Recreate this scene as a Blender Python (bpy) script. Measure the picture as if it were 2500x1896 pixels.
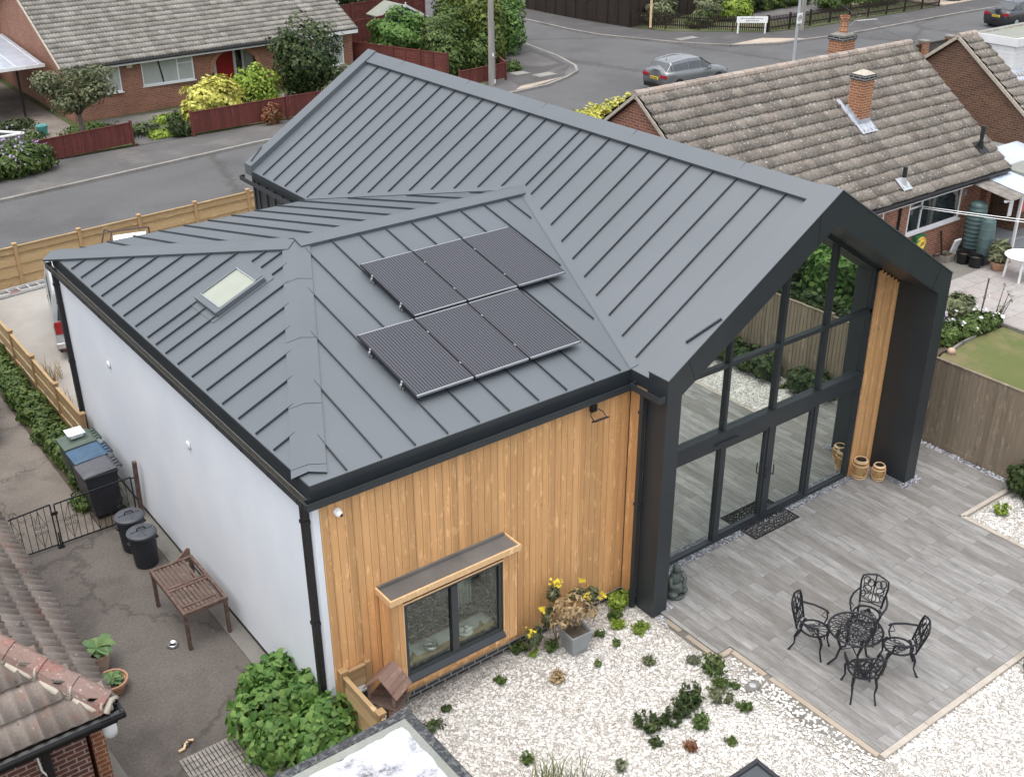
import bpy, math, random
import numpy as np
from math import radians as R, sin, cos, pi
for o in list(bpy.data.objects): bpy.data.objects.remove(o)
S=bpy.context.scene; COL=S.collection
rnd=random.Random(7); nr=np.random.RandomState(5)
# ---------------- camera ----------------
CX,CY,CZ,YAW,PIT,ROL,FPX=-5.250720,-11.310555,12.008888,0.644312,0.477738,-0.004304,2744.991158
def _axes(yaw,pit,rol):
    f=np.array([sin(yaw)*cos(pit),cos(yaw)*cos(pit),-sin(pit)]); r=np.array([cos(yaw),-sin(yaw),0.]); u=np.cross(r,f)
    c,s=cos(rol),sin(rol); return r*c+u*s,-r*s+u*c,f
from mathutils import Matrix, Vector
_r,_u,_f=_axes(YAW,PIT,ROL)
cd=bpy.data.cameras.new('camera'); cam=bpy.data.objects.new('camera',cd); COL.objects.link(cam)
cd.sensor_fit='HORIZONTAL'; cd.sensor_width=36; cd.lens=FPX/2500*36; cd.clip_start=.1; cd.clip_end=600
cam.matrix_world=Matrix(((_r[0],_u[0],-_f[0],CX),(_r[1],_u[1],-_f[1],CY),(_r[2],_u[2],-_f[2],CZ),(0,0,0,1)))
S.camera=cam
# ---------------- world, sun, exposure ----------------
SUN_AZ=R(250); SUN_EL=R(78)
W=bpy.data.worlds.new('World'); S.world=W; W.use_nodes=True
nt=W.node_tree; bg=nt.nodes['Background']; sk=nt.nodes.new('ShaderNodeTexSky'); sk.sky_type='NISHITA'; sk.sun_disc=False
sk.sun_elevation=SUN_EL; sk.sun_rotation=SUN_AZ; sk.dust_density=4; sk.air_density=1.0; sk.ozone_density=1.2
hs_=nt.nodes.new('ShaderNodeHueSaturation'); hs_.inputs['Saturation'].default_value=.30   # overcast: thin cloud takes most of the blue out
nt.links.new(sk.outputs[0],hs_.inputs['Color']); nt.links.new(hs_.outputs[0],bg.inputs[0]); bg.inputs[1].default_value=.15
sl=bpy.data.lights.new('sun','SUN'); sl.energy=.5; sl.angle=R(100); sl.color=(1,.96,.9)
so=bpy.data.objects.new('sun',sl); COL.objects.link(so)
so.rotation_euler=Vector((sin(SUN_AZ)*cos(SUN_EL),cos(SUN_AZ)*cos(SUN_EL),sin(SUN_EL))).to_track_quat('Z','Y').to_euler()
S.view_settings.view_transform='Standard'; S.view_settings.look='None'; S.view_settings.gamma=1; S.view_settings.exposure=1.05
# ---------------- materials ----------------
MATS={}
def srgb(*c):
    return tuple(((x/255+.055)/1.055)**2.4 if x>10 else x/255/12.92 for x in c)
class NB:
    def __init__(s,name):
        m=bpy.data.materials.new(name); m.use_nodes=True; s.m=m; s.t=m.node_tree; s.b=s.t.nodes['Principled BSDF']; MATS[name]=m
    def n(s,ty,**k):
        x=s.t.nodes.new('ShaderNode'+ty)
        for a,v in k.items():
            if isinstance(a,str) and a.startswith('i_'): x.inputs[a[2:].replace('_',' ')].default_value=v
            else: setattr(x,a,v)
        return x
    def l(s,a,b): s.t.links.new(a,b)
    def pos(s,scale=(1,1,1),rot=(0,0,0)):
        g=s.n('NewGeometry'); mp=s.n('Mapping'); mp.inputs['Scale'].default_value=scale; mp.inputs['Rotation'].default_value=rot
        s.l(g.outputs['Position'],mp.inputs['Vector']); return mp.outputs[0]
    def noise(s,vec,sc,det=4,rough=.55,out='Fac'):
        x=s.n('TexNoise'); x.inputs['Scale'].default_value=sc; x.inputs['Detail'].default_value=det; x.inputs['Roughness'].default_value=rough
        if vec: s.l(vec,x.inputs['Vector'])
        return x.outputs[out]
    def ramp(s,fac,stops):
        x=s.n('ValToRGB'); e=x.color_ramp.elements
        while len(e)<len(stops): e.new(.5)
        for i,(p,c) in enumerate(stops): e[i].position=p; e[i].color=(*c[:3],1)
        s.l(fac,x.inputs[0]); return x.outputs[0]
    def mix(s,fac,a,b,mode='MIX'):
        x=s.n('Mix',data_type='RGBA',blend_type=mode)
        for i,v in ((0,fac),(6,a),(7,b)):
            if isinstance(v,(int,float)): x.inputs[i].default_value=v
            elif isinstance(v,tuple): x.inputs[i].default_value=(*v[:3],1)
            else: s.l(v,x.inputs[i])
        return x.outputs[2]
    def math(s,op,a,b=0.,c=0.):
        x=s.n('Math',operation=op)
        for i,v in enumerate((a,b,c)):
            if isinstance(v,(int,float)): x.inputs[i].default_value=v
            else: s.l(v,x.inputs[i])
        return x.outputs[0]
    def mul(s,col,val):
        cc=s.n('CombineColor')
        for i in range(3): s.l(val,cc.inputs[i])
        return s.mix(1.,col,cc.outputs[0],'MULTIPLY')
    def bump(s,h,st=.4,d=.01):
        x=s.n('Bump'); x.inputs['Strength'].default_value=st; x.inputs['Distance'].default_value=d
        s.l(h,x.inputs['Height']); s.l(x.outputs[0],s.b.inputs['Normal']); return x
    def col(s,c):
        if isinstance(c,tuple): s.b.inputs['Base Color'].default_value=(*c[:3],1)
        else: s.l(c,s.b.inputs['Base Color'])
    def pr(s,rough=.6,metal=0,ior=1.45,spec=.5):
        s.b.inputs['Roughness'].default_value=rough; s.b.inputs['Metallic'].default_value=metal
        s.b.inputs['IOR'].default_value=ior; s.b.inputs['Specular IOR Level'].default_value=spec
def M(name,c,c2=None,sc=4,rough=.6,metal=0,ior=1.45,bump=0,bsc=60,bd=.004,isl=0,stretch=(1,1,1),spec=.5,lo=.35,hi=.65):
    b=NB(name); p=b.pos(stretch)
    col=c
    if c2 is not None: col=b.ramp(b.noise(p,sc,5),[(lo,c),(hi,c2)])
    if isl:
        g=b.n('NewGeometry'); v=b.math('MULTIPLY_ADD',g.outputs['Random Per Island'],2*isl,1-isl)
        col=b.mul(col if not isinstance(col,tuple) else b.mix(0.,col,col),v)
    b.col(col); b.pr(rough,metal,ior,spec)
    if bump: b.bump(b.noise(p,bsc,4),bump,bd)
    return b.m
# house metal (anthracite coated steel)
b=NB('roof_metal'); p=b.pos(); n1=b.noise(p,.55,3); n2=b.noise(p,120,2); n3=b.noise(b.pos((1,1,1)),3,4)
c=b.ramp(n1,[(.3,(.060,.076,.086)),(.7,(.074,.088,.102))]); c=b.mul(c,b.math('MULTIPLY_ADD',n2,.25,.875)); b.col(c)
b.pr(.48,0,2.0,.5); b.l(b.math('MULTIPLY_ADD',n3,.14,.42),b.b.inputs['Roughness']); b.bump(b.noise(p,2.2,2),.10,.02)
M('seam_shade_metal',(.030,.037,.046),(.036,.043,.052),2,.45,ior=1.5)  # darker copy of the roof metal: shade on the seam sides put into the colour
M('dark_metal',(.024,.030,.035),(.029,.035,.040),2,.42,ior=1.5,bump=.05,bsc=3,bd=.01)
M('gutter_black',(.028,.031,.034),(.045,.047,.048),8,.45)
M('gutter_dirt',(.02,.018,.013),(.05,.045,.03),20,.8,bump=.5,bsc=60)
M('pvc_black',(.014,.014,.016),rough=.35)
M('render_white',(.72,.765,.82),(.79,.83,.875),.7,.85,bump=.06,bsc=150,bd=.002)
M('pvc_white',(.78,.79,.8),(.72,.73,.74),3,.35)
M('soffit_dark',(.075,.042,.022),rough=.6)
# larch cladding
def timber(name,pitch,light,dark,ax='x',rough=.6,gr=26):
    b=NB(name); g=b.n('NewGeometry'); sp=b.n('SeparateXYZ'); b.l(g.outputs['Position'],sp.inputs[0])
    if ax=='x': u=b.math('ADD',sp.outputs[0],sp.outputs[1])
    else: u=sp.outputs[2]
    idx=b.math('FLOOR',b.math('DIVIDE',u,pitch)); wn=b.n('TexWhiteNoise',noise_dimensions='1D'); b.l(idx,wn.inputs['W'])
    off=b.n('CombineXYZ'); b.l(b.math('MULTIPLY',wn.outputs['Value'],37.),off.inputs[2]); b.l(b.math('MULTIPLY',wn.outputs['Value'],11.),off.inputs[0])
    va=b.n('VectorMath',operation='ADD'); b.l(g.outputs['Position'],va.inputs[0]); b.l(off.outputs[0],va.inputs[1])
    mp=b.n('Mapping'); mp.inputs['Scale'].default_value=(1,1,.06) if ax=='x' else (.06,.06,1); b.l(va.outputs[0],mp.inputs['Vector'])
    mp2=b.n('Mapping'); mp2.inputs['Scale'].default_value=(1,1,.3) if ax=='x' else (.3,.3,1); b.l(va.outputs[0],mp2.inputs['Vector'])
    grain=b.noise(mp.outputs[0],gr,6,.65); knots=b.noise(mp2.outputs[0],9,4,.7)
    c=b.mix(grain,dark,light); c=b.mix(b.ramp(knots,[(.56,(0,0,0)),(.66,(.75,.75,.75))]),c,tuple(min(1,x*1.25) for x in light))
    kn=b.noise(mp2.outputs[0],14,2,.5); c=b.mix(b.ramp(kn,[(.24,(.6,.6,.6)),(.30,(0,0,0))]),c,tuple(x*.45 for x in dark))
    c=b.mul(c,b.math('MULTIPLY_ADD',wn.outputs['Value'],.34,.83)); b.col(c); b.pr(rough); b.bump(grain,.25,.004); return b.m
timber('larch',.12,(.74,.46,.225),(.52,.255,.09))
timber('larch_trim',5,(.76,.53,.31),(.60,.36,.165))
timber('softwood',.9,(.50,.36,.20),(.34,.22,.10),'z',.75)
timber('softwood_post',9,(.44,.30,.16),(.30,.18,.08),'x',.75)
timber('weathered_board',.14,(.275,.225,.165),(.155,.122,.085),'x',.85)
timber('old_teak',.07,(.17,.12,.095),(.075,.045,.036),'x',.8)
timber('brown_stain',.12,(.05,.028,.02),(.022,.013,.010),'x',.85)
timber('red_stain',.12,(.165,.046,.036),(.088,.024,.02),'x',.8)
timber('dark_stain',.12,(.040,.027,.021),(.016,.011,.009),'x',.85)
timber('grey_board',.13,(.30,.28,.25),(.18,.165,.15),'x',.85)
timber('shingle_wood',.09,(.27,.18,.14),(.15,.085,.07),'z',.85)
M('old_frame',(.09,.05,.04),(.16,.11,.085),12,.8)
# brick
def brick(name,c1,c2,mort,bw=.225,rh=.075,swap=False,ms=.008):
    b=NB(name); g=b.n('NewGeometry'); sp=b.n('SeparateXYZ'); b.l(g.outputs['Position'],sp.inputs[0]); cv=b.n('CombineXYZ')
    b.l(b.math('ADD',sp.outputs[0],sp.outputs[1]),cv.inputs[0]); b.l(sp.outputs[2],cv.inputs[1])
    t=b.n('TexBrick'); b.l(cv.outputs[0],t.inputs['Vector']); t.inputs['Scale'].default_value=1; t.inputs['Brick Width'].default_value=bw
    t.inputs['Row Height'].default_value=rh; t.inputs['Mortar Size'].default_value=ms; t.inputs['Mortar Smooth'].default_value=.2
    t.inputs['Color1'].default_value=(*c1,1); t.inputs['Color2'].default_value=(*c2,1); t.inputs['Mortar'].default_value=(*mort,1); t.inputs['Bias'].default_value=0
    nz=b.noise(cv.outputs[0],14,5); c=b.mul(t.outputs['Color'],b.math('MULTIPLY_ADD',nz,.8,.6))
    st=b.noise(cv.outputs[0],1.1,4); c=b.mul(c,b.math('MULTIPLY_ADD',st,.6,.7))
    b.col(c); b.pr(.85); b.bump(b.math('SUBTRACT',nz,b.math('MULTIPLY',t.outputs['Fac'],1.5)),.4,.006); return b.m
brick('brick_red',(.30,.115,.070),(.20,.080,.052),(.38,.29,.22))
brick('brick_brown',(.17,.088,.058),(.105,.056,.040),(.24,.17,.12))
brick('brick_chimney',(.36,.14,.065),(.26,.095,.05),(.50,.40,.28))
brick('brick_blue',(.035,.036,.042),(.055,.055,.06),(.34,.33,.31),ms=.010)
brick('brick_near',(.17,.062,.045),(.095,.045,.038),(.36,.28,.24),ms=.011)
# tiles
def tile(name,c1,c2,lich,red=None,amt=.62):
    b=NB(name); p=b.pos(); g=b.n('NewGeometry'); r=g.outputs['Random Per Island']
    c=b.ramp(b.noise(p,1.3,5,.6),[(.3,c1),(.7,c2)])
    if red: c=b.mix(b.ramp(b.noise(p,2.1,4,.7),[(.55,(0,0,0)),(.7,(.8,.8,.8))]),c,red)
    c=b.mul(c,b.math('MULTIPLY_ADD',r,.45,.78)); c=b.mul(c,b.math('MULTIPLY_ADD',b.noise(p,30,5,.7),.7,.65))
    l=b.ramp(b.noise(p,17,5,.72),[(amt,(0,0,0)),(amt+.05,(1,1,1))]); c=b.mix(l,c,lich)
    d=b.ramp(b.noise(p,9,3,.6),[(.27,(.8,.8,.8)),(.33,(0,0,0))]); c=b.mix(d,c,tuple(x*.35 for x in c1))
    b.col(c); b.pr(.92); b.bump(b.noise(p,45,4,.7),.5,.008); return b.m
tile('tile_grey',(.165,.145,.122),(.235,.210,.182),(.50,.49,.46),(.205,.165,.140),.58)
tile('tile_street',(.185,.172,.150),(.27,.255,.232),(.48,.46,.42),None,.60)
tile('tile_near',(.18,.145,.122),(.25,.215,.188),(.52,.47,.42),(.25,.135,.095),.64)
tile('ridge_pink',(.27,.22,.19),(.33,.28,.24),(.45,.43,.37),(.36,.24,.19),.56)
tile('ridge_red',(.19,.125,.105),(.27,.19,.165),(.44,.38,.35),(.26,.10,.08),.60)
M('mortar',(.50,.45,.37),(.40,.36,.30),12,.9,bump=.5,bsc=60)
M('lead',(.33,.35,.40),(.46,.49,.54),5,.5,bump=.2,bsc=20,bd=.01)
# grounds
def ground(name,c1,c2,c3,sc,fine=120,rough=.93,crack=0,patch=.5,fa=.9):
    b=NB(name); p=b.pos(); c=b.ramp(b.noise(p,sc,6,.6),[(.3,c1),(.7,c2)])
    c=b.mix(b.ramp(b.noise(p,patch,5,.65),[(.5,(0,0,0)),(.62,(.8,.8,.8))]),c,c3)
    f=b.noise(p,fine,3,.8); c=b.mul(c,b.math('MULTIPLY_ADD',f,fa,1-fa/2))
    if crack:
        v=b.n('TexVoronoi',feature='DISTANCE_TO_EDGE'); wv=b.n('VectorMath',operation='ADD'); b.l(p,wv.inputs[0]); b.l(b.noise(p,2.5,4,.6,'Color'),wv.inputs[1]); b.l(wv.outputs[0],v.inputs['Vector']); v.inputs['Scale'].default_value=crack
        cr=b.ramp(v.outputs['Distance'],[(.0,(.62,.62,.62)),(.018,(0,0,0))]); c=b.mix(cr,c,(.05,.045,.038))
    b.col(c); b.pr(rough); b.bump(f,.4,.004); return b.m
ground('road_asphalt',(.090,.091,.093),(.112,.112,.113),(.078,.078,.080),.35,14,patch=.22,crack=.07)
ground('pavement_asphalt',(.088,.085,.084),(.115,.111,.108),(.145,.137,.128),.8,80,patch=.5)
ground('pavement_dark',(.065,.063,.063),(.08,.077,.077),(.10,.096,.092),.8,80)
ground('yard_tarmac',(.112,.098,.087),(.150,.134,.121),(.085,.075,.067),.9,26,crack=.22,fa=1.5)
ground('drive_concrete',(.17,.148,.128),(.23,.203,.175),(.12,.105,.09),.8,26,crack=.55,fa=1.3)
ground('resin_drive',(.32,.305,.28),(.365,.35,.325),(.30,.28,.255),.6,160)
ground('concrete',(.175,.165,.148),(.235,.225,.205),(.13,.125,.11),1.5,60)
ground('kerb_stone',(.23,.22,.20),(.30,.285,.265),(.16,.15,.135),2,60)
ground('kerb_sand',(.40,.36,.305),(.48,.435,.38),(.30,.265,.22),3,50)
ground('tactile_sand',(.36,.30,.235),(.42,.355,.29),(.28,.24,.19),2,60)
ground('base_earth',(.10,.09,.06),(.14,.125,.085),(.08,.10,.04),.5,30)
ground('grass_lawn',(.085,.115,.032),(.135,.138,.050),(.18,.15,.075),.9,50,patch=.7)
ground('grass_rough',(.055,.08,.024),(.095,.115,.042),(.14,.12,.07),.9,40)
ground('soil',(.075,.058,.043),(.13,.105,.08),(.06,.05,.035),4,60)
ground('felt_dark',(.022,.025,.028),(.075,.08,.085),(.15,.155,.155),28,70,patch=14)
ground('felt_grey',(.20,.215,.205),(.28,.29,.26),(.24,.25,.19),1.5,60)
ground('felt_brown',(.125,.118,.112),(.17,.16,.15),(.10,.095,.09),1.5,120)
b=NB('roof_paint_white'); p=b.pos(); c=b.ramp(b.noise(p,2.6,8,.78),[(.34,(.10,.10,.11)),(.42,(.36,.37,.40)),(.52,(.56,.57,.61)),(.7,(.64,.65,.68))]); b.col(c); b.pr(.75); b.bump(b.noise(p,20,5),.4,.01)
# slabs
def slabs(name,bw,rh,c1,c2,mort,rot=False,ms=.006,grain=0):
    b=NB(name); g=b.n('NewGeometry'); sp=b.n('SeparateXYZ'); b.l(g.outputs['Position'],sp.inputs[0]); cv=b.n('CombineXYZ')
    b.l(sp.outputs[1 if rot else 0],cv.inputs[0]); b.l(sp.outputs[0 if rot else 1],cv.inputs[1])
    t=b.n('TexBrick',offset=.37 if rot else .5); b.l(cv.outputs[0],t.inputs['Vector']); t.inputs['Scale'].default_value=1; t.inputs['Brick Width'].default_value=bw
    t.inputs['Row Height'].default_value=rh; t.inputs['Mortar Size'].default_value=ms; t.inputs['Mortar Smooth'].default_value=.1
    t.inputs['Color1'].default_value=(0,0,0,1); t.inputs['Color2'].default_value=(1,1,1,1); t.inputs['Mortar'].default_value=(.5,.5,.5,1)
    sc=b.n('SeparateColor'); b.l(t.outputs['Color'],sc.inputs[0]); tv=sc.outputs[0]
    st=b.n('CombineXYZ'); b.l(b.math('MULTIPLY',tv,53.),st.inputs[2]); va=b.n('VectorMath',operation='ADD'); b.l(cv.outputs[0],va.inputs[0]); b.l(st.outputs[0],va.inputs[1])
    mp=b.n('Mapping'); mp.inputs['Scale'].default_value=(.22,1,1) if grain else (1,1,1); b.l(va.outputs[0],mp.inputs['Vector'])
    nz=b.noise(mp.outputs[0],grain or 3,6,.65); c=b.ramp(nz,[(.28,c1[0]),(.5,c1[1]),(.72,c1[2])])
    c=b.mix(b.ramp(tv,[(0,(0,0,0)),(.4,(.12,.12,.12)),(1,(.62,.62,.62))]),c,c2)
    c=b.mul(c,b.math('MULTIPLY_ADD',b.noise(mp.outputs[0],(grain or 3)*4,4,.7),.32,.84)); c=b.mix(t.outputs['Fac'],c,mort)
    b.col(c); b.pr(.6 if grain else .85); b.bump(b.math('SUBTRACT',nz,b.math('MULTIPLY',t.outputs['Fac'],1.2)),.15,.004); return b.m
slabs('plank_porcelain',1.2,.2,((.15,.146,.140),(.255,.250,.240),(.36,.355,.345)),(.135,.122,.108),(.09,.088,.083),True,.0035,7)
slabs('stone_slabs',.62,.62,((.29,.275,.262),(.345,.328,.315),(.385,.37,.355)),(.33,.285,.272),(.19,.18,.165),False,.009)
slabs('brick_paver',.1,.21,((.10,.097,.094),(.125,.122,.118),(.15,.147,.142)),(.09,.085,.085),(.06,.06,.057),False,.006)
# gravel
def gravel(name,sc,cols,gap,rough=.8,bs=1.0,bd=.02):
    b=NB(name); p=b.pos(); v=b.n('TexVoronoi'); b.l(p,v.inputs['Vector']); v.inputs['Scale'].default_value=sc; v.inputs['Randomness'].default_value=1
    e=b.n('TexVoronoi',feature='DISTANCE_TO_EDGE'); b.l(p,e.inputs['Vector']); e.inputs['Scale'].default_value=sc
    s2=b.n('SeparateColor'); b.l(v.outputs['Color'],s2.inputs[0]); c=b.ramp(s2.outputs[0],[(0,cols[0]),(.5,cols[1]),(1,cols[2])])
    c=b.mul(c,b.math('MULTIPLY_ADD',b.noise(p,1.2,4),.25,.88))
    c=b.mix(b.ramp(e.outputs['Distance'],[(.0,(.9,.9,.9)),(.13,(0,0,0))]),c,gap); b.col(c); b.pr(rough)
    h=b.math('ADD',b.ramp(e.outputs['Distance'],[(0,(0,0,0)),(.35,(1,1,1))]),b.math('MULTIPLY',s2.outputs[1],.6)); b.bump(h,bs,bd); return b.m
gravel('gravel_white',25,((.42,.39,.345),(.55,.525,.485),(.66,.645,.61)),(.13,.115,.095),bs=.8,bd=.014)
gravel('gravel_slate',40,((.18,.19,.22),(.27,.28,.31),(.42,.43,.46)),(.07,.07,.08))
M('stone_white',(.57,.55,.51),(.67,.655,.625),8,.8,isl=.2)
M('stone_slate',(.30,.31,.34),(.44,.45,.48),8,.8,isl=.25)
# glass
b=NB('glass_mirror'); b.col((.025,.032,.03)); b.pr(.0,0,1.5,.5)
g=b.n('BsdfGlossy'); g.inputs['Color'].default_value=(.82,.88,.83,1); g.inputs['Roughness'].default_value=.0
bp=b.n('Bump'); bp.inputs['Strength'].default_value=.035; bp.inputs['Distance'].default_value=.02; b.l(b.noise(b.pos((1,1,.6)),2.4,1),bp.inputs['Height']); b.l(bp.outputs[0],g.inputs['Normal'])
mx=b.n('MixShader'); mx.inputs[0].default_value=.72; b.l(b.b.outputs[0],mx.inputs[1]); b.l(g.outputs[0],mx.inputs[2]); b.l(mx.outputs[0],b.t.nodes['Material Output'].inputs[0])
b=NB('glass_clear'); g=b.n('BsdfGlossy'); g.inputs['Roughness'].default_value=0; g.inputs['Color'].default_value=(.9,.95,.93,1)
tr=b.n('BsdfTransparent'); tr.inputs[0].default_value=(.80,.84,.81,1); mx=b.n('MixShader'); mx.inputs[0].default_value=.07
b.l(tr.outputs[0],mx.inputs[1]); b.l(g.outputs[0],mx.inputs[2]); b.l(mx.outputs[0],b.t.nodes['Material Output'].inputs[0])
M('glass_dark',(.010,.016,.018),(.03,.035,.036),3,.05,ior=1.7)
M('glass_curtain',(.36,.40,.38),(.44,.47,.45),6,.08,ior=1.6,stretch=(6,6,.3))
M('glass_car',(.035,.042,.046),(.06,.068,.072),2,.06,ior=1.8)
M('blind_pane',(.30,.325,.265),(.33,.355,.295),2,.12,ior=1.5)
M('polycarb',(.36,.40,.46),(.46,.50,.56),2,.3)
M('fibre_clear',(.42,.48,.56),(.52,.58,.66),3,.35)
M('fibre_cement',(.17,.155,.14),(.27,.25,.23),5,.9,isl=.1)
# solar
b=NB('solar_cells'); g=b.n('NewGeometry'); sp=b.n('SeparateXYZ'); b.l(g.outputs['Position'],sp.inputs[0])
ln=b.math('MULTIPLY_ADD',b.math('SINE',b.math('MULTIPLY',sp.outputs[0],2*pi/.049)),.5,.5)
c=b.mix(ln,(.022,.021,.028),(.088,.092,.104)); b.col(c); b.pr(.16,0,1.45,.45)
M('alu_frame',(.55,.56,.57),rough=.3,metal=.9); M('black_frame',(.012,.012,.014),rough=.4)
# plastics, metals
for n,c,r in (('bin_grey',(.085,.088,.098),.5),('bin_body',(.026,.028,.034),.45),('bin_blue',(.05,.10,.165),.5),('bin_green',(.085,.115,.095),.5),('bin_green_body',(.02,.045,.035),.5),
  ('rubber',(.016,.016,.017),.8),('dustbin_lid',(.065,.07,.08),.55),('dustbin',(.02,.023,.028),.5),('iron_black',(.009,.010,.012),.4),('white_plastic',(.78,.79,.79),.4),
  ('cast_black',(.010,.011,.015),.38),('steel',(.55,.56,.57),.3),('butt_green',(.085,.135,.135),.42),('hose_yellow',(.65,.45,.08),.5),('hose_green',(.03,.16,.06),.5),
  ('red_paint',(.30,.018,.018),.35),('blue_paint',(.10,.22,.36),.7),('planter_metal',(.24,.26,.27),.5),('statue_green',(.07,.085,.078),.55),('cane',(.52,.30,.13),.6),('cane_light',(.70,.50,.30),.6),
  ('plate_yellow',(.72,.52,.05),.4),('light_red',(.28,.015,.02),.2),('sign_white',(.8,.81,.8),.5),('plate_ink',(.02,.02,.02),.5),('van_silver',(.34,.36,.37),.3),('fabric_red',(.55,.13,.10),.9),('fabric_white',(.72,.72,.72),.9),
  ('trolley_brown',(.07,.045,.04),.6),('cream_box',(.62,.56,.38),.6),('teal_pot',(.07,.26,.24),.5),('lid_black',(.012,.012,.013),.4)):
    M(n,c,tuple(min(1,x*1.22) for x in c),5,r)
MATS['steel'].node_tree.nodes['Principled BSDF'].inputs['Metallic'].default_value=.9
M('aluminium',(.50,.51,.53),(.60,.61,.62),6,.4,metal=.15)
M('galvanised',(.42,.45,.47),(.54,.56,.58),6,.5,metal=.3)
M('pole_wood',(.26,.24,.22),(.36,.34,.31),3,.9,stretch=(4,4,.3))
M('car_grey',(.17,.18,.19),(.18,.19,.20),1,.22,metal=.35,ior=2.0,spec=.6); M('car_black',(.02,.023,.03),(.022,.025,.034),1,.2,ior=1.8,spec=.6)
M('terracotta',(.42,.215,.125),(.52,.31,.20),5,.85); M('terracotta_pale',(.50,.34,.25),(.55,.42,.34),5,.85)
b=NB('rug_shag'); p=b.pos(); c=b.ramp(b.noise(b.pos((1,2.0,1),(0,0,.6)),9,6,.85),[(.40,(.03,.02,.014)),(.50,(.26,.19,.14)),(.60,(.80,.66,.54))]); b.col(c); b.pr(.95); b.bump(b.noise(p,35,5),.9,.03)
M('ceramic',(.80,.80,.78),rough=.2); M('linen',(.66,.67,.66),(.74,.75,.74),8,.8); M('brass_wood',(.42,.30,.13),rough=.5); M('room_wall',(.60,.60,.58),rough=.9)
M('flue_dark',(.02,.026,.028),rough=.5)
# leaves
def leaf(name,cols,isl=.3,rough=.55,big=1.2):
    b=NB(name); g=b.n('NewGeometry'); r=g.outputs['Random Per Island']; k=len(cols)
    c=b.ramp(r,[(i/(k-1),cols[i]) for i in range(k)]); c=b.mul(c,b.math('MULTIPLY_ADD',b.noise(b.pos(),big,3),1.0,.5)); b.col(c); b.pr(rough,spec=.35)
    t=b.n('BsdfTranslucent'); b.l(c,t.inputs[0]); mx=b.n('MixShader'); mx.inputs[0].default_value=.22; b.l(b.b.outputs[0],mx.inputs[1]); b.l(t.outputs[0],mx.inputs[2]); b.l(mx.outputs[0],b.t.nodes['Material Output'].inputs[0])
leaf('leaf_mid',[(.045,.085,.022),(.085,.135,.035),(.14,.19,.05)])
leaf('leaf_dark',[(.025,.045,.016),(.045,.075,.024),(.09,.12,.038)])
leaf('leaf_vine',[(.055,.13,.028),(.10,.20,.045),(.19,.30,.075)])
leaf('leaf_yellow',[(.30,.32,.045),(.52,.50,.10),(.70,.66,.22)])
leaf('leaf_lime',[(.12,.20,.025),(.22,.32,.04),(.34,.42,.07)])
leaf('leaf_olive',[(.075,.095,.045),(.13,.15,.075),(.22,.23,.13)])
leaf('leaf_conifer',[(.045,.075,.015),(.09,.13,.022),(.17,.20,.035)])
leaf('leaf_grey',[(.11,.14,.08),(.18,.21,.13),(.27,.28,.20)])
leaf('leaf_dry',[(.20,.14,.07),(.38,.28,.15),(.52,.40,.24)])
leaf('leaf_rust',[(.16,.05,.03),(.28,.12,.06),(.30,.20,.09)])
leaf('leaf_hosta',[(.11,.20,.09),(.16,.27,.11),(.24,.34,.12)])
leaf('grass_blade',[(.10,.14,.04),(.17,.20,.07),(.30,.28,.14)])
leaf('petal_white',[(.75,.75,.75),(.85,.85,.83)]); leaf('petal_yellow',[(.75,.60,.04),(.85,.72,.08)]); leaf('petal_mauve',[(.26,.22,.42),(.42,.34,.52)]); leaf('petal_pink',[(.6,.35,.4),(.7,.5,.5)])
M('bark',(.11,.09,.07),(.19,.165,.14),14,.95,bump=.6,bsc=30,bd=.02)
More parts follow.
